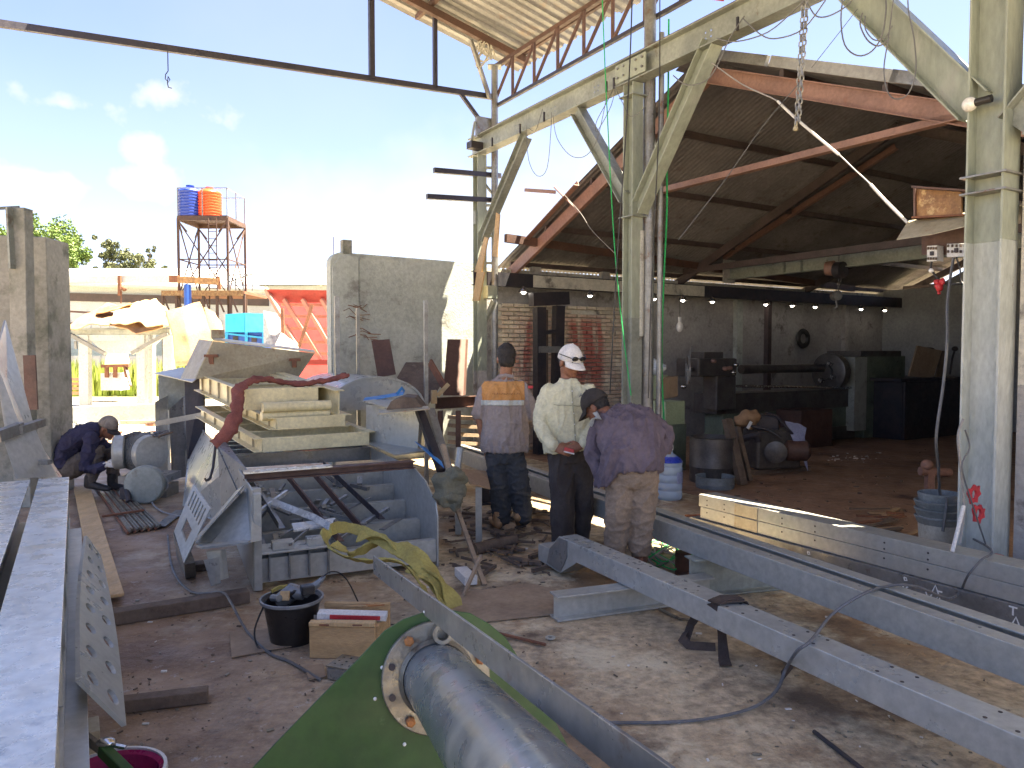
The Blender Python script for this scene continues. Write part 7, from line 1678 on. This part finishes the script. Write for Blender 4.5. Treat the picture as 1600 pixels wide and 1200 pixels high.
tree('sparse_tree', 'sparse dusty green tree left of the water tower', TB(208, YT1), 8, 0, [(-1.9, 0, 9.4, 1.0), (-.9, .6, 8.5, 1.3), (.6, 0, 8.3, 1.3), (1.9, 0, 7.6, 1.1), (-2.3, 0, 7.3, 1.2), (0, 0, 7.2, 1.7), (1.4, 0, 9.0, .5)], M['leaf2'], 11000, .22, 2)
# little pine
pn = thing('pine_tree', 'tiny pine top showing above the pale gable roof', 'tree', TB(479, 60)); zt_ = P(479, 422, 60).z
q = MB(); b = TB(479, 60); q.tube([b, V(b.x, b.y, zt_)], [.15, .02], 7); q.build('trunk', M['bark'], pn)
q = MB(); r_ = random.Random(5)
for k in range(11):
    z_ = zt_ - .1 - k * .26; R_ = .15 + k * .13
    for j in range(9):
        a = r_.random() * 6.28
        for n_ in range(14):
            f = n_ / 13; p = V(b.x + math.cos(a) * R_ * f, b.y + math.sin(a) * R_ * f, z_ - .08 * f + r_.uniform(-.03, .03)); q.add([p, p + V(r_.uniform(-.1, .1), r_.uniform(-.1, .1), .09), p + V(r_.uniform(-.12, .12), 0, -.04)], [(0, 1, 2)])
q.build('crown', M['leaf2'], pn, recalc=False)
# distant tree line so the horizon is not bare
gb = MB(); r_ = random.Random(9)
for i in range(5200):
    x = r_.uniform(-140, 60); y = 92 + r_.uniform(0, 8); h = (3.2 + 2.0 * noise.noise(V(x * .06, 0, 0)) + 1.0 * noise.noise(V(x * .31, 4, 0))); z_ = r_.random() ** .6 * h
    a = V(r_.gauss(0, 1), r_.gauss(0, 1), r_.gauss(0, 1)).normalized() * .8; b2 = a.cross(V(r_.gauss(0, 1), 0, 1)).normalized() * .5; p = V(x, y, z_)
    gb.add([p - a, p + b2, p + a, p - b2], [(0, 1, 2, 3)])
gb.build('far_tree_line', M['leaf2'], kind='stuff', label='distant low tree line on the horizon', cat='trees', recalc=False)
# ================================================================== INSIDE THE SHED
sM = 5.6
def SM(px, py, ds=0): return SP(px, py, sM + ds)
def sbox(x0, y0, x1, y1, depth, m, name, parent=None, label=None, cat=None, ds=0, bevel=.006, floor=False):
    """box whose front face spans the given extent on the plane parallel to the side wall, growing away by depth"""
    a = SM(x0, y0, ds); b = SM(x1, y1, ds); zt_ = max(a.z, b.z); zb_ = .004 if floor else min(a.z, b.z)
    ta, tb_ = st(a)[1], st(b)[1]; q = MB(); s_ = sM + ds
    q.prism([R(s_, ta, zb_), R(s_, tb_, zb_), R(s_, tb_, zt_), R(s_, ta, zt_)], D * depth)
    return q.build(name, M[m], parent, label=label, cat=cat, bevel=bevel)
la_ = thing('big_lathe', 'long old lathe with chuck and grey green headstock in the dark shed', 'lathe', SM(1200, 690))
sbox(1352, 556, 1412, 700, .8, 'lathe_grn', 'headstock_cabinet', la_, floor=True, bevel=.02)
sbox(1336, 558, 1353, 672, .75, 'lathe_lt', 'headstock_front', la_, ds=-.02)
sbox(1345, 548, 1408, 557, .7, 'lathe_dk', 'headstock_lid', la_)
c = SM(1334, 582, -.12)
q = MB(); q.lathe([(.34, 0), (.345, .02), (.345, .16), (.30, .18), (.12, .18), (.12, .24)], c + D * .4, -NN, 36); q.build('chuck', M['lathe_dk'], la_, smooth=30)
for k in range(4):
    a = k * math.pi / 2 + .5; q = MB(); p_ = c + D * .4 - NN * .2; q.box(p_ + D * math.cos(a) * .17 + UP * math.sin(a) * .17, (.06, .16, .07), M=Matrix.Rotation(math.atan2(D.y, D.x), 3, 'Z') @ Matrix.Rotation(-a, 3, 'Y')); q.build('chuck_jaw', M['chrome'], la_)
sbox(1120, 616, 1345, 634, .5, 'lathe_dk', 'bed_ways', la_, ds=.1); sbox(1130, 634, 1335, 668, .4, 'lathe_grn', 'bed', la_, ds=.14)
for (x0, x1) in ((1135, 1175), (1290, 1335)): sbox(x0, 668, x1, 700, .42, 'lathe_dk', 'bed_foot', la_, ds=.12, floor=True)
q = MB(); q.tube([SM(1158, 577, .35), SM(1302, 575, .35)], .075, 16); q.build('long_shaft', M['lathe_dk'], la_, smooth=40)
q = MB(); q.tube([SM(1130, 603, .05), SM(1335, 606, .05)], .022, 10); q.build('lead_screw', M['chrome'], la_, smooth=40)
sbox(1092, 560, 1152, 588, .5, 'lathe_dk', 'carriage', la_, bevel=.03); sbox(1100, 550, 1130, 562, .3, 'lathe_dk', 'tool_post', la_, ds=.1); sbox(1120, 588, 1150, 640, .3, 'lathe_dk', 'apron', la_, bevel=.02)
q = MB(); cw = SM(1075, 578, -.1); q.shell([(.20, -.012), (.225, -.012), (.225, .012), (.20, .012)], cw, D * .6 - NN * .8, 32); 
for k in range(3):
    a_ = (D * .6 - NN * .8).normalized(); u_ = a_.cross(UP).normalized(); q.tube([cw, cw + (u_ * math.cos(k * 2.1 + .4) + UP * math.sin(k * 2.1 + .4)) * .205], .014, 6)
q.ell(cw, .04); q.tube([cw + UP * .0, cw + UP * .28 + D * -.05, cw + UP * .36 - D * .08], .014, 6); q.build('handwheel', M['tube_grey'], la_, smooth=40)
q = MB(); q.tube([cw, cw + NN * .4 + D * .3], .03, 8); q.build('wheel_shaft', M['lathe_dk'], la_, smooth=True)
for k, (px, py) in enumerate(((1140, 575), (1146, 582), (1133, 576), (1150, 570), (1115, 564), (1068, 604))):
    q = MB(); q.ell(SM(px, py, -.05), (.05, .04, .035), seg=10, rings=7); q.build('handle_knob', M['chrome'] if k % 2 else M['salmon'], la_, smooth=True)
# far low machine parts & dark boxes
sbox(1252, 642, 1300, 690, .5, 'brown_red', 'dark_chest', None, 'dark red brown chest on the floor under the lathe shaft', 'chest', ds=-.4, floor=True)
sbox(1040, 628, 1070, 662, .4, 'panel_grn', 'green_cabinet', None, 'small pale green cabinet in the shade behind the bending man', 'cabinet', ds=-1.0, floor=False)
cabn = bpy.data.objects['green_cabinet']
sbox(1040, 664, 1072, 720, .4, 'lathe_grn', 'cabinet_base', cabn, ds=-1.0, floor=True)
# tyre ring on wall
c = SP(1255, 529, sW - .05)
q = MB(); q.shell([(.10 + .055 * (1 - math.cos(a)) , .04 * math.sin(a)) for a in [k * math.pi / 4 for k in range(8)]], c, -D, 28); q.build('black_ring', M['plastic_bk'], label='small black rubber ring hanging on the dark side wall', cat='ring', smooth=True)
# hanging bulb
c = SP(1062, 511, 6.2); q = MB(); q.ell(c, (.06, .06, .085)); hb = thing('hanging_bulb', 'white bulb hanging low on a wire in the dark shed', 'bulb', c); q.build('glass', M['bulb'], hb, smooth=True)
q = MB(); q.tube([c + UP * .07, c + UP * .16], .03, 8); q.build('holder', M['white_pl'], hb, smooth=True); q = MB(); q.tube([c + UP * .15, V(c.x, c.y, zB1 - .2)], .004, 5); q.build('flex', M['wire_bk'], hb)
# boards on dark bench at right back
bn = thing('dark_bench', 'dark bench at the right back of the shed with boards on it', 'bench', SP(1450, 650, 5.0))
def S5(px, py, ds=0): return SP(px, py, 5.0 + ds)
q = MB(); a, b = S5(1408, 592), S5(1530, 588); q.prism([V(a.x, a.y, a.z - .05), V(b.x, b.y, a.z - .05), V(b.x, b.y, a.z), V(a.x, a.y, a.z)], D * 1.1); q.build('bench_top', M['black'], bn)
for px in (1412, 1500):
    q = MB(); p_ = S5(px, 600, .06); q.bar(V(p_.x, p_.y, .01), V(p_.x, p_.y, a.z - .052), .08, .08); q.build('leg', M['black'], bn)
q = MB(); q.prism([V(*S5(1415, 594)[:2], .01), V(*S5(1505, 594)[:2], .01), V(*S5(1505, 594)[:2], a.z - .06), V(*S5(1415, 594)[:2], a.z - .06)], D * .9); q.build('dark_panel', M['black'], bn)
for k, (pts, m, lab) in enumerate((([(1420, 588), (1458, 591), (1472, 548), (1434, 540)], 'ply', 'brownish board propped on the dark bench, left one'), ([(1462, 591), (1474, 590), (1482, 548), (1473, 548)], 'wood_dk', 'narrow dark board propped right of the brownish board'))):
    q = MB(); q.prism([S5(*p, .2 + k * .05) for p in pts], D * .03); q.build('propped_board', M[m], label=lab, cat='board')
q = MB(); q.tube([S5(1484, 585, .3), S5(1488, 560, .3), S5(1492, 546, .2)], .02, 6); q.ell(S5(1492, 545, .2), (.06, .05, .05)); q.build('bench_lamp', M['black'], label='dark little bench lamp on the right end of the bench', cat='lamp', smooth=True)
q = MB(); q.ell(S5(1450, 545, .3), (.12, .06, .03)); q.build('black_tool', M['black'], label='dark tool lying on top of the propped boards', cat='tool', smooth=True)
# pale green box with bag by column A
gx = P(1020, 622, 8.5); bx = thing('green_box', 'pale green electric cabinet beside the middle green column', 'cabinet', gx)
def X(px, py, dy=0): return P(px, py, 8.5 + dy)
q = MB(); q.prism([X(980, 622), X(1034, 624), X(1034, 590), X(980, 588)], V(.15, .4, 0)); q.build('case', M['panel_grn'], bx, bevel=.01)
q = MB(); q.prism([X(1035, 624, .01), X(1059, 620, .4), X(1059, 588, .4), X(1035, 590, .01)], V(.02, .3, 0)); q.build('brown_side', M['ply'], bx, bevel=.006)
q = MB(); q.prism([X(1000, 621, -.012), X(1010, 621, -.012), X(1010, 597, -.012), X(1000, 597, -.012)], V(0, .01, 0)); q.build('pink_strip', M['salmon'], bx)
q = MB(); q.prism([X(977, 590, -.02), X(1036, 592, -.02), X(1036, 588, -.02), X(977, 586, -.02)], V(.15, .45, 0)); q.build('lid', M['panel_grn'], bx)
for px in (985, 1028):
    q = MB(); p_ = X(px, 624, .15); q.bar(V(p_.x, p_.y, .01), p_, .05, .05); q.build('leg', M['lathe_grn'], bx)
q = MB(); q.lathe([(.045, 0), (.06, .10), (.055, .12)], X(1002, 586, .2), UP, 14); q.build('paper_cup', M['pail_lt'], label='pale cup standing on the green cabinet', cat='cup', smooth=40)
q = MB(); q.ell(X(1028, 577, .2) + UP * .0, (.09, .07, .085), seg=22, rings=14); q.ell(X(1020, 570, .2), (.03, .03, .05)); o = q.build('plastic_bag', M['bag'], label='crumpled white plastic bag on the green cabinet', cat='bag', smooth=60); crumple(o, .05, 14)
# water jug
c = G(1045, 779); jg = thing('water_jug', 'big clear blue water jug standing on the floor by the bending man', 'water jug', c)
jp = [(.02, .0), (.125, 0), (.14, .02)]
for k in range(4): z_ = .03 + k * .085; jp += [(.142, z_), (.142, z_ + .055), (.134, z_ + .066), (.134, z_ + .074)]
jp += [(.142, .375), (.138, .41), (.11, .45), (.055, .485), (.04, .50), (.04, .55)]
q = MB(); q.lathe(jp, c, UP, 36); q.build('bottle', M['jug'], jg, smooth=50)
q = MB(); q.lathe([(r_ * .93, min(z_, .40) + .005) for r_, z_ in jp[:-6]], c, UP, 30); 
q = MB(); q.lathe([(.044, .53), (.046, .57), (.04, .585)], c, UP, 18); q.build('cap', M['white_pl'], jg, smooth=40)
q = MB(); q.shell([(.075, .462), (.108, .448), (.140, .405), (.142, .40), (.144, .407), (.110, .454), (.077, .468)], c, UP, 30); q.build('blue_shoulder', M['bluelid'], jg, smooth=40)
q = MB(); rows = []
for i in range(7):
    a = -1.15 + i * .13; rows.append([c + V(.1445 * math.cos(a), .1445 * math.sin(a), z_) for z_ in (.18, .30)])
q.grid(rows, .002, V(.6, -.8, 0)); q.build('paper_label', M['ragblue'], jg)
# barrel, leaning post, engine heap
def rnd_drum(px, py, r_, h_, m, label, name='steel_drum', cat='drum'):
    c = G(px, py); t_ = thing(name, label, cat, c); q = MB(); q.shell([(r_ * .95, 0), (r_, .02), (r_, h_ * .33), (r_ * 1.02, h_ * .35), (r_, h_ * .37), (r_, h_ * .98), (r_ * 1.03, h_), (r_ * .96, h_), (r_ * .93, h_ * .2)], c, UP, 28); q.build('shell', M[m], t_, smooth=35); q = MB(); q.lathe([(r_ * .9, h_ * .18), (r_ * .91, h_ * .2)], c, UP, 24); q.build('bottom', M[m], t_); return t_
rnd_drum(1112, 752, .27, .55, 'lathe_dk', 'sooty drum in the shade right of the water jug')
rnd_drum(1117, 762, .22, .14, 'grey_pl', 'low blue grey basin in front of the sooty drum', 'basin', 'basin')
q = MB(); a = G(1160, 758); b = P(1136, 655, a.y + .25); q.bar(a, b, .10, .08); a2_ = G(1172, 752); q.bar(a2_, P(1152, 668, a2_.y + .3), .05, .06); q.build('leaning_posts', M['wood_dk'], label='dirty timber post leaning on the engine heap', cat='timber')
en = thing('engine_heap', 'dismantled dark engine heap on the shed floor with hoses', 'engine', G(1210, 738))
YE = G(1210, 738).y
def E(px, py, dy=0): return P(px, py, YE + dy)
q = MB(); q.box(E(1205, 700), (.62, .4, .5), rz=.2); q.build('engine_block', M['lathe_dk'], en, bevel=.03)
q = MB(); q.box(E(1190, 660, .1), (.42, .3, .22), rz=-.2); q.build('engine_head', M['black'], en, bevel=.03)
q = MB(); q.lathe([(.04, -.02), (.13, -.01), (.14, .05), (.05, .07)], E(1212, 706, -.28), V(-.3, -1, 0), 20); q.build('pulley', M['lathe_dk'], en, smooth=35)
q = MB(); q.lathe([(.08, -.12), (.13, -.08), (.13, .16), (.08, .2)], E(1240, 704, -.2), V(1, -.2, 0), 18); q.build('dynamo', M['brown_red'], en, smooth=35)
q = MB(); q.tube(smoothpts([E(1196, 645, 0), E(1215, 652, -.1), E(1232, 672, -.2), E(1250, 690, -.1)]), .02, 7); q.tube(smoothpts([E(1170, 665, -.2), E(1200, 672, -.25), E(1220, 684, -.3)]), .018, 7); q.tube(smoothpts([E(1150, 690, -.2), E(1180, 680, -.3), E(1185, 690, -.3)]), .045, 8); q.build('hoses', M['black'], en, smooth=True)
q = MB(); q.bar(G(1168, 742) + UP * .03, G(1262, 735) + UP * .03, .12, .06); q.build('skid', M['wood_dk'], en)
q = MB(); q.ell(E(1168, 655, -.05), (.17, .12, .12), seg=18, rings=12); o = q.build('orange_rag', M['tarp_br'], label='orange brown rag on the engine heap', cat='rag', smooth=60); crumple(o, .06, 8)
q = MB(); q.box(E(1171, 664, -.26), (.035, .02, .10), M=Matrix.Rotation(.5, 3, 'Y')); q.build('white_tag', M['white_pl'], label='small white tag on the engine heap', cat='tag')
sheet_cloth('pale_blue_cloth', [[E(1226, 660, -.1), E(1245, 664, -.1), E(1260, 668, -.1)], [E(1238, 680, -.2), E(1246, 685, -.22), E(1257, 682, -.2)], [E(1246, 700, -.22), E(1252, 715, -.22), E(1262, 735, -.2)]], M['ragblue'], 'pale blue cloth hanging on the right of the engine heap', .05, 4, cat='cloth', th=.01)
# wood scraps pile behind the stacked beams
wsq = random.Random(4)
for k in range(14):
    px = wsq.uniform(1350, 1440); py = wsq.uniform(800, 842); p_ = G(px, py); a = wsq.uniform(-.6, .9); L_ = wsq.uniform(.12, .45); q = MB(); z_ = .02 + .02 * (k % 3)
    q.bar(p_ + V(-math.cos(a) * L_ / 2, -math.sin(a) * L_ / 2, z_), p_ + V(math.cos(a) * L_ / 2, math.sin(a) * L_ / 2, z_ + wsq.uniform(-.01, .03)), .05, .012)
    q.build('wood_scrap', M[('board', 'wood_dk', 'rust')[k % 3]], label='flat scrap of wood in the heap before the grey pails', cat='wood scrap', group='wood scraps in the heap')
# stacked pails
pc = G(1466, 872); pl_ = thing('pail_stack', 'stack of blue grey and white plastic pails left of the near column', 'pails', pc)
q = MB(); q.shell([(.125, 0), (.15, .33), (.14, .33), (.115, .01)], pc, UP, 30); q.build('white_pail', M['pail_lt'], pl_, smooth=40)
for k in range(3):
    z_ = .27 + k * .06; q = MB(); q.shell([(.148 + .004 * k, z_), (.165 + .003 * k, z_ + .035), (.172 + .003 * k, z_ + .05), (.165, z_ + .058), (.13, z_ + .05)], pc, UP, 30); q.build('grey_pail_rim', M['grey_pl'], pl_, smooth=40)
q = MB(); q.shell([(.13, .33), (.152, .50), (.145, .505), (.12, .34)], pc, UP, 30); q.build('top_pail', M['grey_pl'], pl_, smooth=40)
q = MB(); q.tube([pc + V(.16 * math.cos(a), -.16 * abs(math.sin(a)) - .0, .44 - .02 * math.sin(a)) for a in [k * math.pi / 10 for k in range(11)]], .004, 5); q.build('wire_handle', M['tube_grey'], pl_)
c = G(1478, 800); q = MB(); q.bar(c + V(0, .3, .01), c + V(0, .3, .38), .07, .07); q.tube([c + V(-.1, .3, .36), c + V(.22, .32, .34)], .045, 10); q.ell(c + V(-.03, .3, .42), .06); q.build('red_jack', M['salmon'], label='faded red screw jack behind the grey pails', cat='jack', smooth=35)
# red brackets hanging at column B
def bracket(px, py, rot, lab):
    c = PV(px, py, R(sB - .16, -.05), -D); ex = NN; pts = [(-.10, .02), (-.085, .07), (-.03, .055), (.02, .085), (.06, .05), (.10, .06), (.09, .02), (.115, -.02), (.06, -.04), (.05, -.085), (0, -.07), (-.05, -.08), (-.06, -.03)]
    cr, sr = math.cos(rot), math.sin(rot); pts = [(a * cr - b * sr, a * sr + b * cr) for a, b in pts]; hole = [(.028 * math.cos(k * .785) , .032 * math.sin(k * .785)) for k in range(8)]
    q = MB(); q.plate([[(a * .72, b * .72) for a, b in pts], hole], lambda a, b, c_: c + ex * a + UP * b - D * c_, .015); q.build('red_bracket', M['red'], label=lab, cat='bracket', bevel=.002)
bracket(1519, 772, .1, 'upper red star shaped bracket hanging on the near column'); bracket(1526, 802, -.25, 'lower red star shaped bracket hanging on the near column')
q = MB(); q.box(PV(1547, 873, R(sB - .2, 0), D), (.22, .05, .03), rz=.5); q.build('red_strip', M['red'], label='red strip at the foot of the near column', cat='strip')
cable([PV(*p, R(sB - .17, 0), D) for p in ((1505, 655), (1497, 680), (1500, 720), (1504, 760), (1506, 800), (1500, 850))], .008, M['wire_lt'], 'pale cable hanging beside the near column over the red brackets')
cable([PV(*p, R(sB - .2, 0), D) for p in ((1508, 672), (1515, 700), (1503, 730), (1520, 790), (1540, 850))], .005, M['wire'], 'thin grey cable trailing down the near column')
q = MB(); q.tube([PV(1506, 790, R(sB - .2, 0), D), PV(1488, 862, R(sB - .2, 0), D)], .012, 8); q.build('white_rod', M['white_pl'], label='white rod leaning between pails and near column', cat='rod')
# ================================================================== ELECTRIC BOXES on column B
eb = thing('electric_board', 'open amber stained box with breakers under a bent sheet hood', 'electric box', RP(1475, 400, .1))
sE = sB + .35
def EP(px, py, dt=.0): return RP(px, py, .12 + dt)
q = MB(); q.prism([EP(1430, 338), EP(1502, 334), EP(1502, 296), EP(1430, 292)], NN * .02); q.build('back_panel', M['amber'], eb)
q = MB(); q.prism([EP(1424, 293, -.12), EP(1512, 299, -.12), EP(1512, 296, -.12), EP(1424, 290, -.12)], NN * .2); q.build('box_lid', M['brown_red'], eb)
q = MB(); q.prism([EP(1427, 342, -.02), EP(1430, 342, -.02), EP(1430, 293, -.02), EP(1427, 293, -.02)], NN * .1); q.build('box_side', M['brown_red'], eb)
q = MB(); q.prism([EP(1424, 341, -.06), EP(1505, 337, -.06), EP(1505, 334, -.06), EP(1424, 338, -.06)], NN * .14); q.build('box_floor', M['rust'], eb)
q = MB(); q.grid([[EP(1420, 345, .06), EP(1460, 340, .06), EP(1520, 331, .06)], [EP(1413, 355, -.08), EP(1458, 350, -.08), EP(1516, 341, -.08)], [EP(1401, 375, -.22), EP(1455, 367, -.22), EP(1506, 355, -.22)]], .004, UP); q.build('bent_hood', M['beige_dk'], eb, smooth=50)
q = MB(); q.prism([EP(1440, 398, .05), EP(1520, 398, .05), EP(1520, 345, .05), EP(1440, 352, .05)], NN * .02); q.build('backboard', M['brown_red'], eb)
for k, (x0, y0, x1, y1) in enumerate(((1448, 383, 1464, 409), (1479, 380, 1509, 402))):
    q = MB(); q.prism([EP(x0, y1, -.05), EP(x1, y1 - 1, -.05), EP(x1, y0, -.05), EP(x0, y0 + 1, -.05)], NN * .09); o = q.build('breaker', M['white_pl'], eb, bevel=.004)
    for j in range(5 if k else 4):
        xx = x0 + 2.5 + j * ((x1 - x0 - 4) / (4 if k else 3)); 
        for yy in ((y0 + 5, y1 - 5) if not k else (y0 + 4, y0 + 13)):
            q = MB(); q.box(EP(xx, yy, -.055), (.010, .014, .018), rz=-1); q.build('terminal', M['wood_dk'], o)
    q = MB(); q.box(EP((x0 + x1) / 2, (y0 + y1) / 2, -.06), (.02, .02, .03), rz=-1); q.build('switch_lever', M['black'], o)
q = MB(); q.ell(EP(1455, 423, -.1), .018); q.build('pilot_bulb', M['bulb'], label='tiny bulb hanging under the left breaker', cat='bulb', smooth=True)
q = MB(); q.ell(EP(1467, 448, -.1), (.03, .02, .035)); q.ell(EP(1464, 441, -.1), (.025, .02, .02)); q.ell(EP(1472, 440, -.1), (.02, .02, .025)); q.tube([EP(1466, 452, -.1), EP(1467, 460, -.1)], .012, 6); o = q.build('red_plug', M['red'], label='red plug tangle hanging below the breakers', cat='plug', smooth=60); crumple(o, .008, 40)
for k, (pts, r_, m, lab) in enumerate(([((1456, 409), (1455, 420), (1466, 436), (1480, 444), (1500, 443), (1520, 446)), .008, 'wire_bk', 'black cable looping from the left breaker to the column'], [((1494, 402), (1500, 420), (1502, 440), (1516, 448)), .006, 'wire_bk', 'short black cable from the right breaker'], [((1505, 404), (1514, 412), (1522, 415)), .006, 'wire_bk', 'tiny black cable behind the right breaker'])):
    cable([EP(*p, -.08) for p in pts], r_, M[m], lab)
hose = [EP(1490, 402, -.08), EP(1484, 440, -.08), EP(1480, 480, -.1), EP(1480, 530, -.12), EP(1474, 600, -.15), EP(1463, 680, -.2)]; c_ = pc + V(-.02, -.04, .5)
cable(hose + [hose[-1].lerp(c_, .5), c_, c_ + V(-.02, -.12, -.02), c_ + V(-.06, -.15, -.25)], .011, M['wire'], 'thick grey cable hanging from the breakers down into the pails')
q = MB(); c = RP(1515, 163, -.12); q.ell(c, .048, seg=18, rings=12); wb = thing('round_bulb', 'round white bulb on the near column just under the brace', 'bulb', c); q.build('glass', M['bulb'], wb, smooth=True)
q = MB(); q.tube([c + NN * .0 - D * .03, c - D * .14], .026, 10); q.build('holder', M['plastic_bk'], wb, smooth=True)
# ================================================================== HOISTS, CHAINS, WIRES
def link_chain(p0, p1, m, label, ll=.045, r_=.0045, name='hanging_chain'):
    p0 = Vector(p0); p1 = Vector(p1); L_ = (p1 - p0).length; n = int(L_ / (ll * .78)); q = MB(); ax_ = (p1 - p0).normalized(); u_ = ax_.orthogonal().normalized(); v_ = ax_.cross(u_)
    for i in range(n):
        c = p0 + ax_ * ((i + .5) * L_ / n); w_ = u_ if i % 2 else v_
        q.tube([c + ax_ * (math.cos(a) * ll * .5) + w_ * (math.sin(a) * ll * .28) for a in [k * math.pi / 3 for k in range(7)]], r_, 4)
    return q.build(name, m, label=label, cat='chain', kind=None, smooth=True)
link_chain(RP(1256, -12, -.1), RP(1244, 196, -.1), M['tube_grey'], 'left fall of the steel chain hanging from the girder', .06, .007)
link_chain(RP(1262, -12, -.1), RP(1248, 190, -.1), M['tube_grey'], 'right fall of the steel chain hanging from the girder', .06, .007)
q = MB(); q.ell(RP(1243, 201, -.1), .022); q.tube([RP(1244, 190, -.1), RP(1243, 200, -.1)], .014, 8); q.build('chain_weight', M['beige_dk'], label='small pale weight at the lower end of the chain', cat='weight', smooth=True)
tcb = st(p0 := SP(1141, 424, 6.95))[1]
def CB(px, py): return PV(px, py, R(0, tcb - .1), NN)
hs = thing('chain_block', 'rust brown chain block hoist hanging on the pale cross beam', 'hoist', CB(1308, 440))
q = MB(); q.lathe([(.05, -.14), (.11, -.12), (.12, 0), (.10, .02)], CB(1303, 419), -D + NN * .3, 20); q.build('drum_cover', M['salmon'], hs, smooth=35)
q = MB(); q.lathe([(.07, -.05), (.13, -.04), (.13, .08), (.07, .1)], CB(1314, 422), D, 18); q.build('gear_case', M['black'], hs, smooth=35)
q = MB(); q.tube([CB(1310, 400), CB(1309, 412)], .02, 6); q.build('trolley_hook', M['tube_grey'], hs)
link_chain(CB(1312, 430), CB(1308, 456), M['lathe_dk'], 'short chain under the chain block', .06, .008); link_chain(CB(1317, 430), CB(1310, 452), M['lathe_dk'], 'second short chain under the chain block', .06, .008)
q = MB(); q.lathe([(.03, -.07), (.075, -.06), (.075, .05), (.03, .06)], CB(1306, 462), D * .8 + NN * .3, 18); q.tube([CB(1306, 468), CB(1308, 480), CB(1303, 482)], .015, 6); q.build('hook_block', M['tube_grey'], hs, smooth=35)
# ropes near the middle column
def rope(pts, r_, m, label, t_=-.6, cat='rope', name='rope'): return cable([RP(*p, t_) for p in pts], r_, M[m], label, cat, name, 6, k=6)
rope(((941, 0), (946, 120), (950, 200), (955, 300), (961, 395), (968, 470), (976, 540), (986, 618)), .006, 'rope_gn', 'left green rope hanging before the middle green column', -.35)
rope(((1045, 30), (1044, 150), (1042, 240), (1042, 330), (1038, 420), (1035, 500), (1034, 580), (1038, 680), (1036, 760), (1028, 830), (1040, 872)), .010, 'rope_gn', 'right bright green rope hanging down to the floor behind the bending man', .3)
rope(((988, -10), (984, 100), (976, 240), (966, 380), (960, 480), (953, 616)), .007, 'wire_bk', 'black cable slanting down in front of the middle column', -.4, 'cable', 'cable')
rope(((1031, -10), (1030, 180), (1022, 360), (1016, 500), (1013, 622)), .006, 'wire_bk', 'black cable hanging right of the grey tube post', -.1, 'cable', 'cable')
# wires draped under the girder and in the opening
WR = [(((822, 195), (826, 250), (840, 275), (855, 262), (861, 200), (862, 175)), 'thin wire loop hanging below the girder, leftmost', .004),
      (((864, 180), (870, 215), (890, 242), (912, 245), (930, 225), (940, 190), (948, 150)), 'wide wire loop hanging below the girder, second from left', .004),
      (((826, 200), (836, 205), (842, 190), (848, 170)), 'small wire hook at the left of the girder', .004),
      (((958, 140), (948, 160), (932, 190), (933, 205), (955, 165), (962, 130)), 'small wire loop near the middle column', .004),
      (((960, 135), (975, 165), (985, 182), (1005, 170), (1015, 140)), 'wire loop crossing the middle column', .004),
      (((1052, 118), (1075, 133), (1110, 120), (1140, 60), (1163, 25)), 'dark wire sagging between column brace and girder', .006),
      (((1120, 60), (1150, 65), (1200, 50), (1245, 12), (1258, 0)), 'grey wire sagging to the chain, upper', .006),
      (((1160, 28), (1190, 55), (1215, 60), (1255, 45), (1290, 0)), 'grey wire sagging past the chain, lower', .006),
      (((1262, 5), (1275, 25), (1295, 25), (1322, 10), (1335, -5)), 'short grey wire right of the chain', .006),
      (((1318, -8), (1314, 30), (1320, 70), (1340, 87), (1362, 80), (1378, 55), (1384, 20), (1384, -8)), 'large wire loop below the right brace', .006),
      (((1348, 20), (1344, 38), (1355, 62), (1372, 72), (1388, 62)), 'small wire loop inside the large loop', .006),
      (((1352, 25), (1352, 45), (1365, 62), (1382, 60), (1394, 40)), 'second small wire loop inside the large loop', .005),
      (((1396, 0), (1388, 60), (1381, 110), (1388, 145), (1402, 155), (1420, 145), (1431, 110), (1428, 60), (1420, 20), (1418, -8)), 'long wire loop hanging over the right brace', .005),
      (((1340, 14), (1312, 50), (1268, 106)), 'straight thin wire sloping from the right brace', .003),
      (((1246, 133), (1190, 200), (1130, 285), (1060, 375)), 'straight thin wire sloping across the shed roof opening', .004)]
for pts, lab, r_ in WR: cable([RP(*p, -.12) for p in pts], r_, M['wire'], lab, 'wire', 'wire', 5, k=4)
wl = [(((868, 290), (905, 330), (925, 360), (960, 395)), 'thin pale cable from the roof verge down to the middle column', .004)]
for pts, lab, r_ in wl: cable([RP(*p, .3) for p in pts], r_, M['wire_lt'], lab, 'cable', 'cable', 5)
pc_ = [RP(*p, -.12 + .012 * i) for i, p in enumerate(((1112, 98), (1160, 132), (1215, 158), (1240, 182), (1275, 212), (1311, 242), (1335, 265), (1360, 288), (1385, 315), (1418, 348)))]
lc = cable(pc_, .006, M['wire_lt'], 'long pale cable slanting from the roof apex to the electric box')
for a, b in ((2, 5), (7, 9)):
    q = MB(); q.tube(smoothpts(pc_[a:b + 1], 4), .011, 8); q.build('white_sleeve', M['white_pl'], lc, smooth=True)
# red scrap of fabric near top
q = MB(); q.grid([[RP(1090, -3, -.2), RP(1130, 2, -.2)], [RP(1092, -16, -.2), RP(1140, -14, -.2)]], .004, NN); q.build('red_banner', M['red'], label='edge of a red banner at the top of the photo', cat='banner')
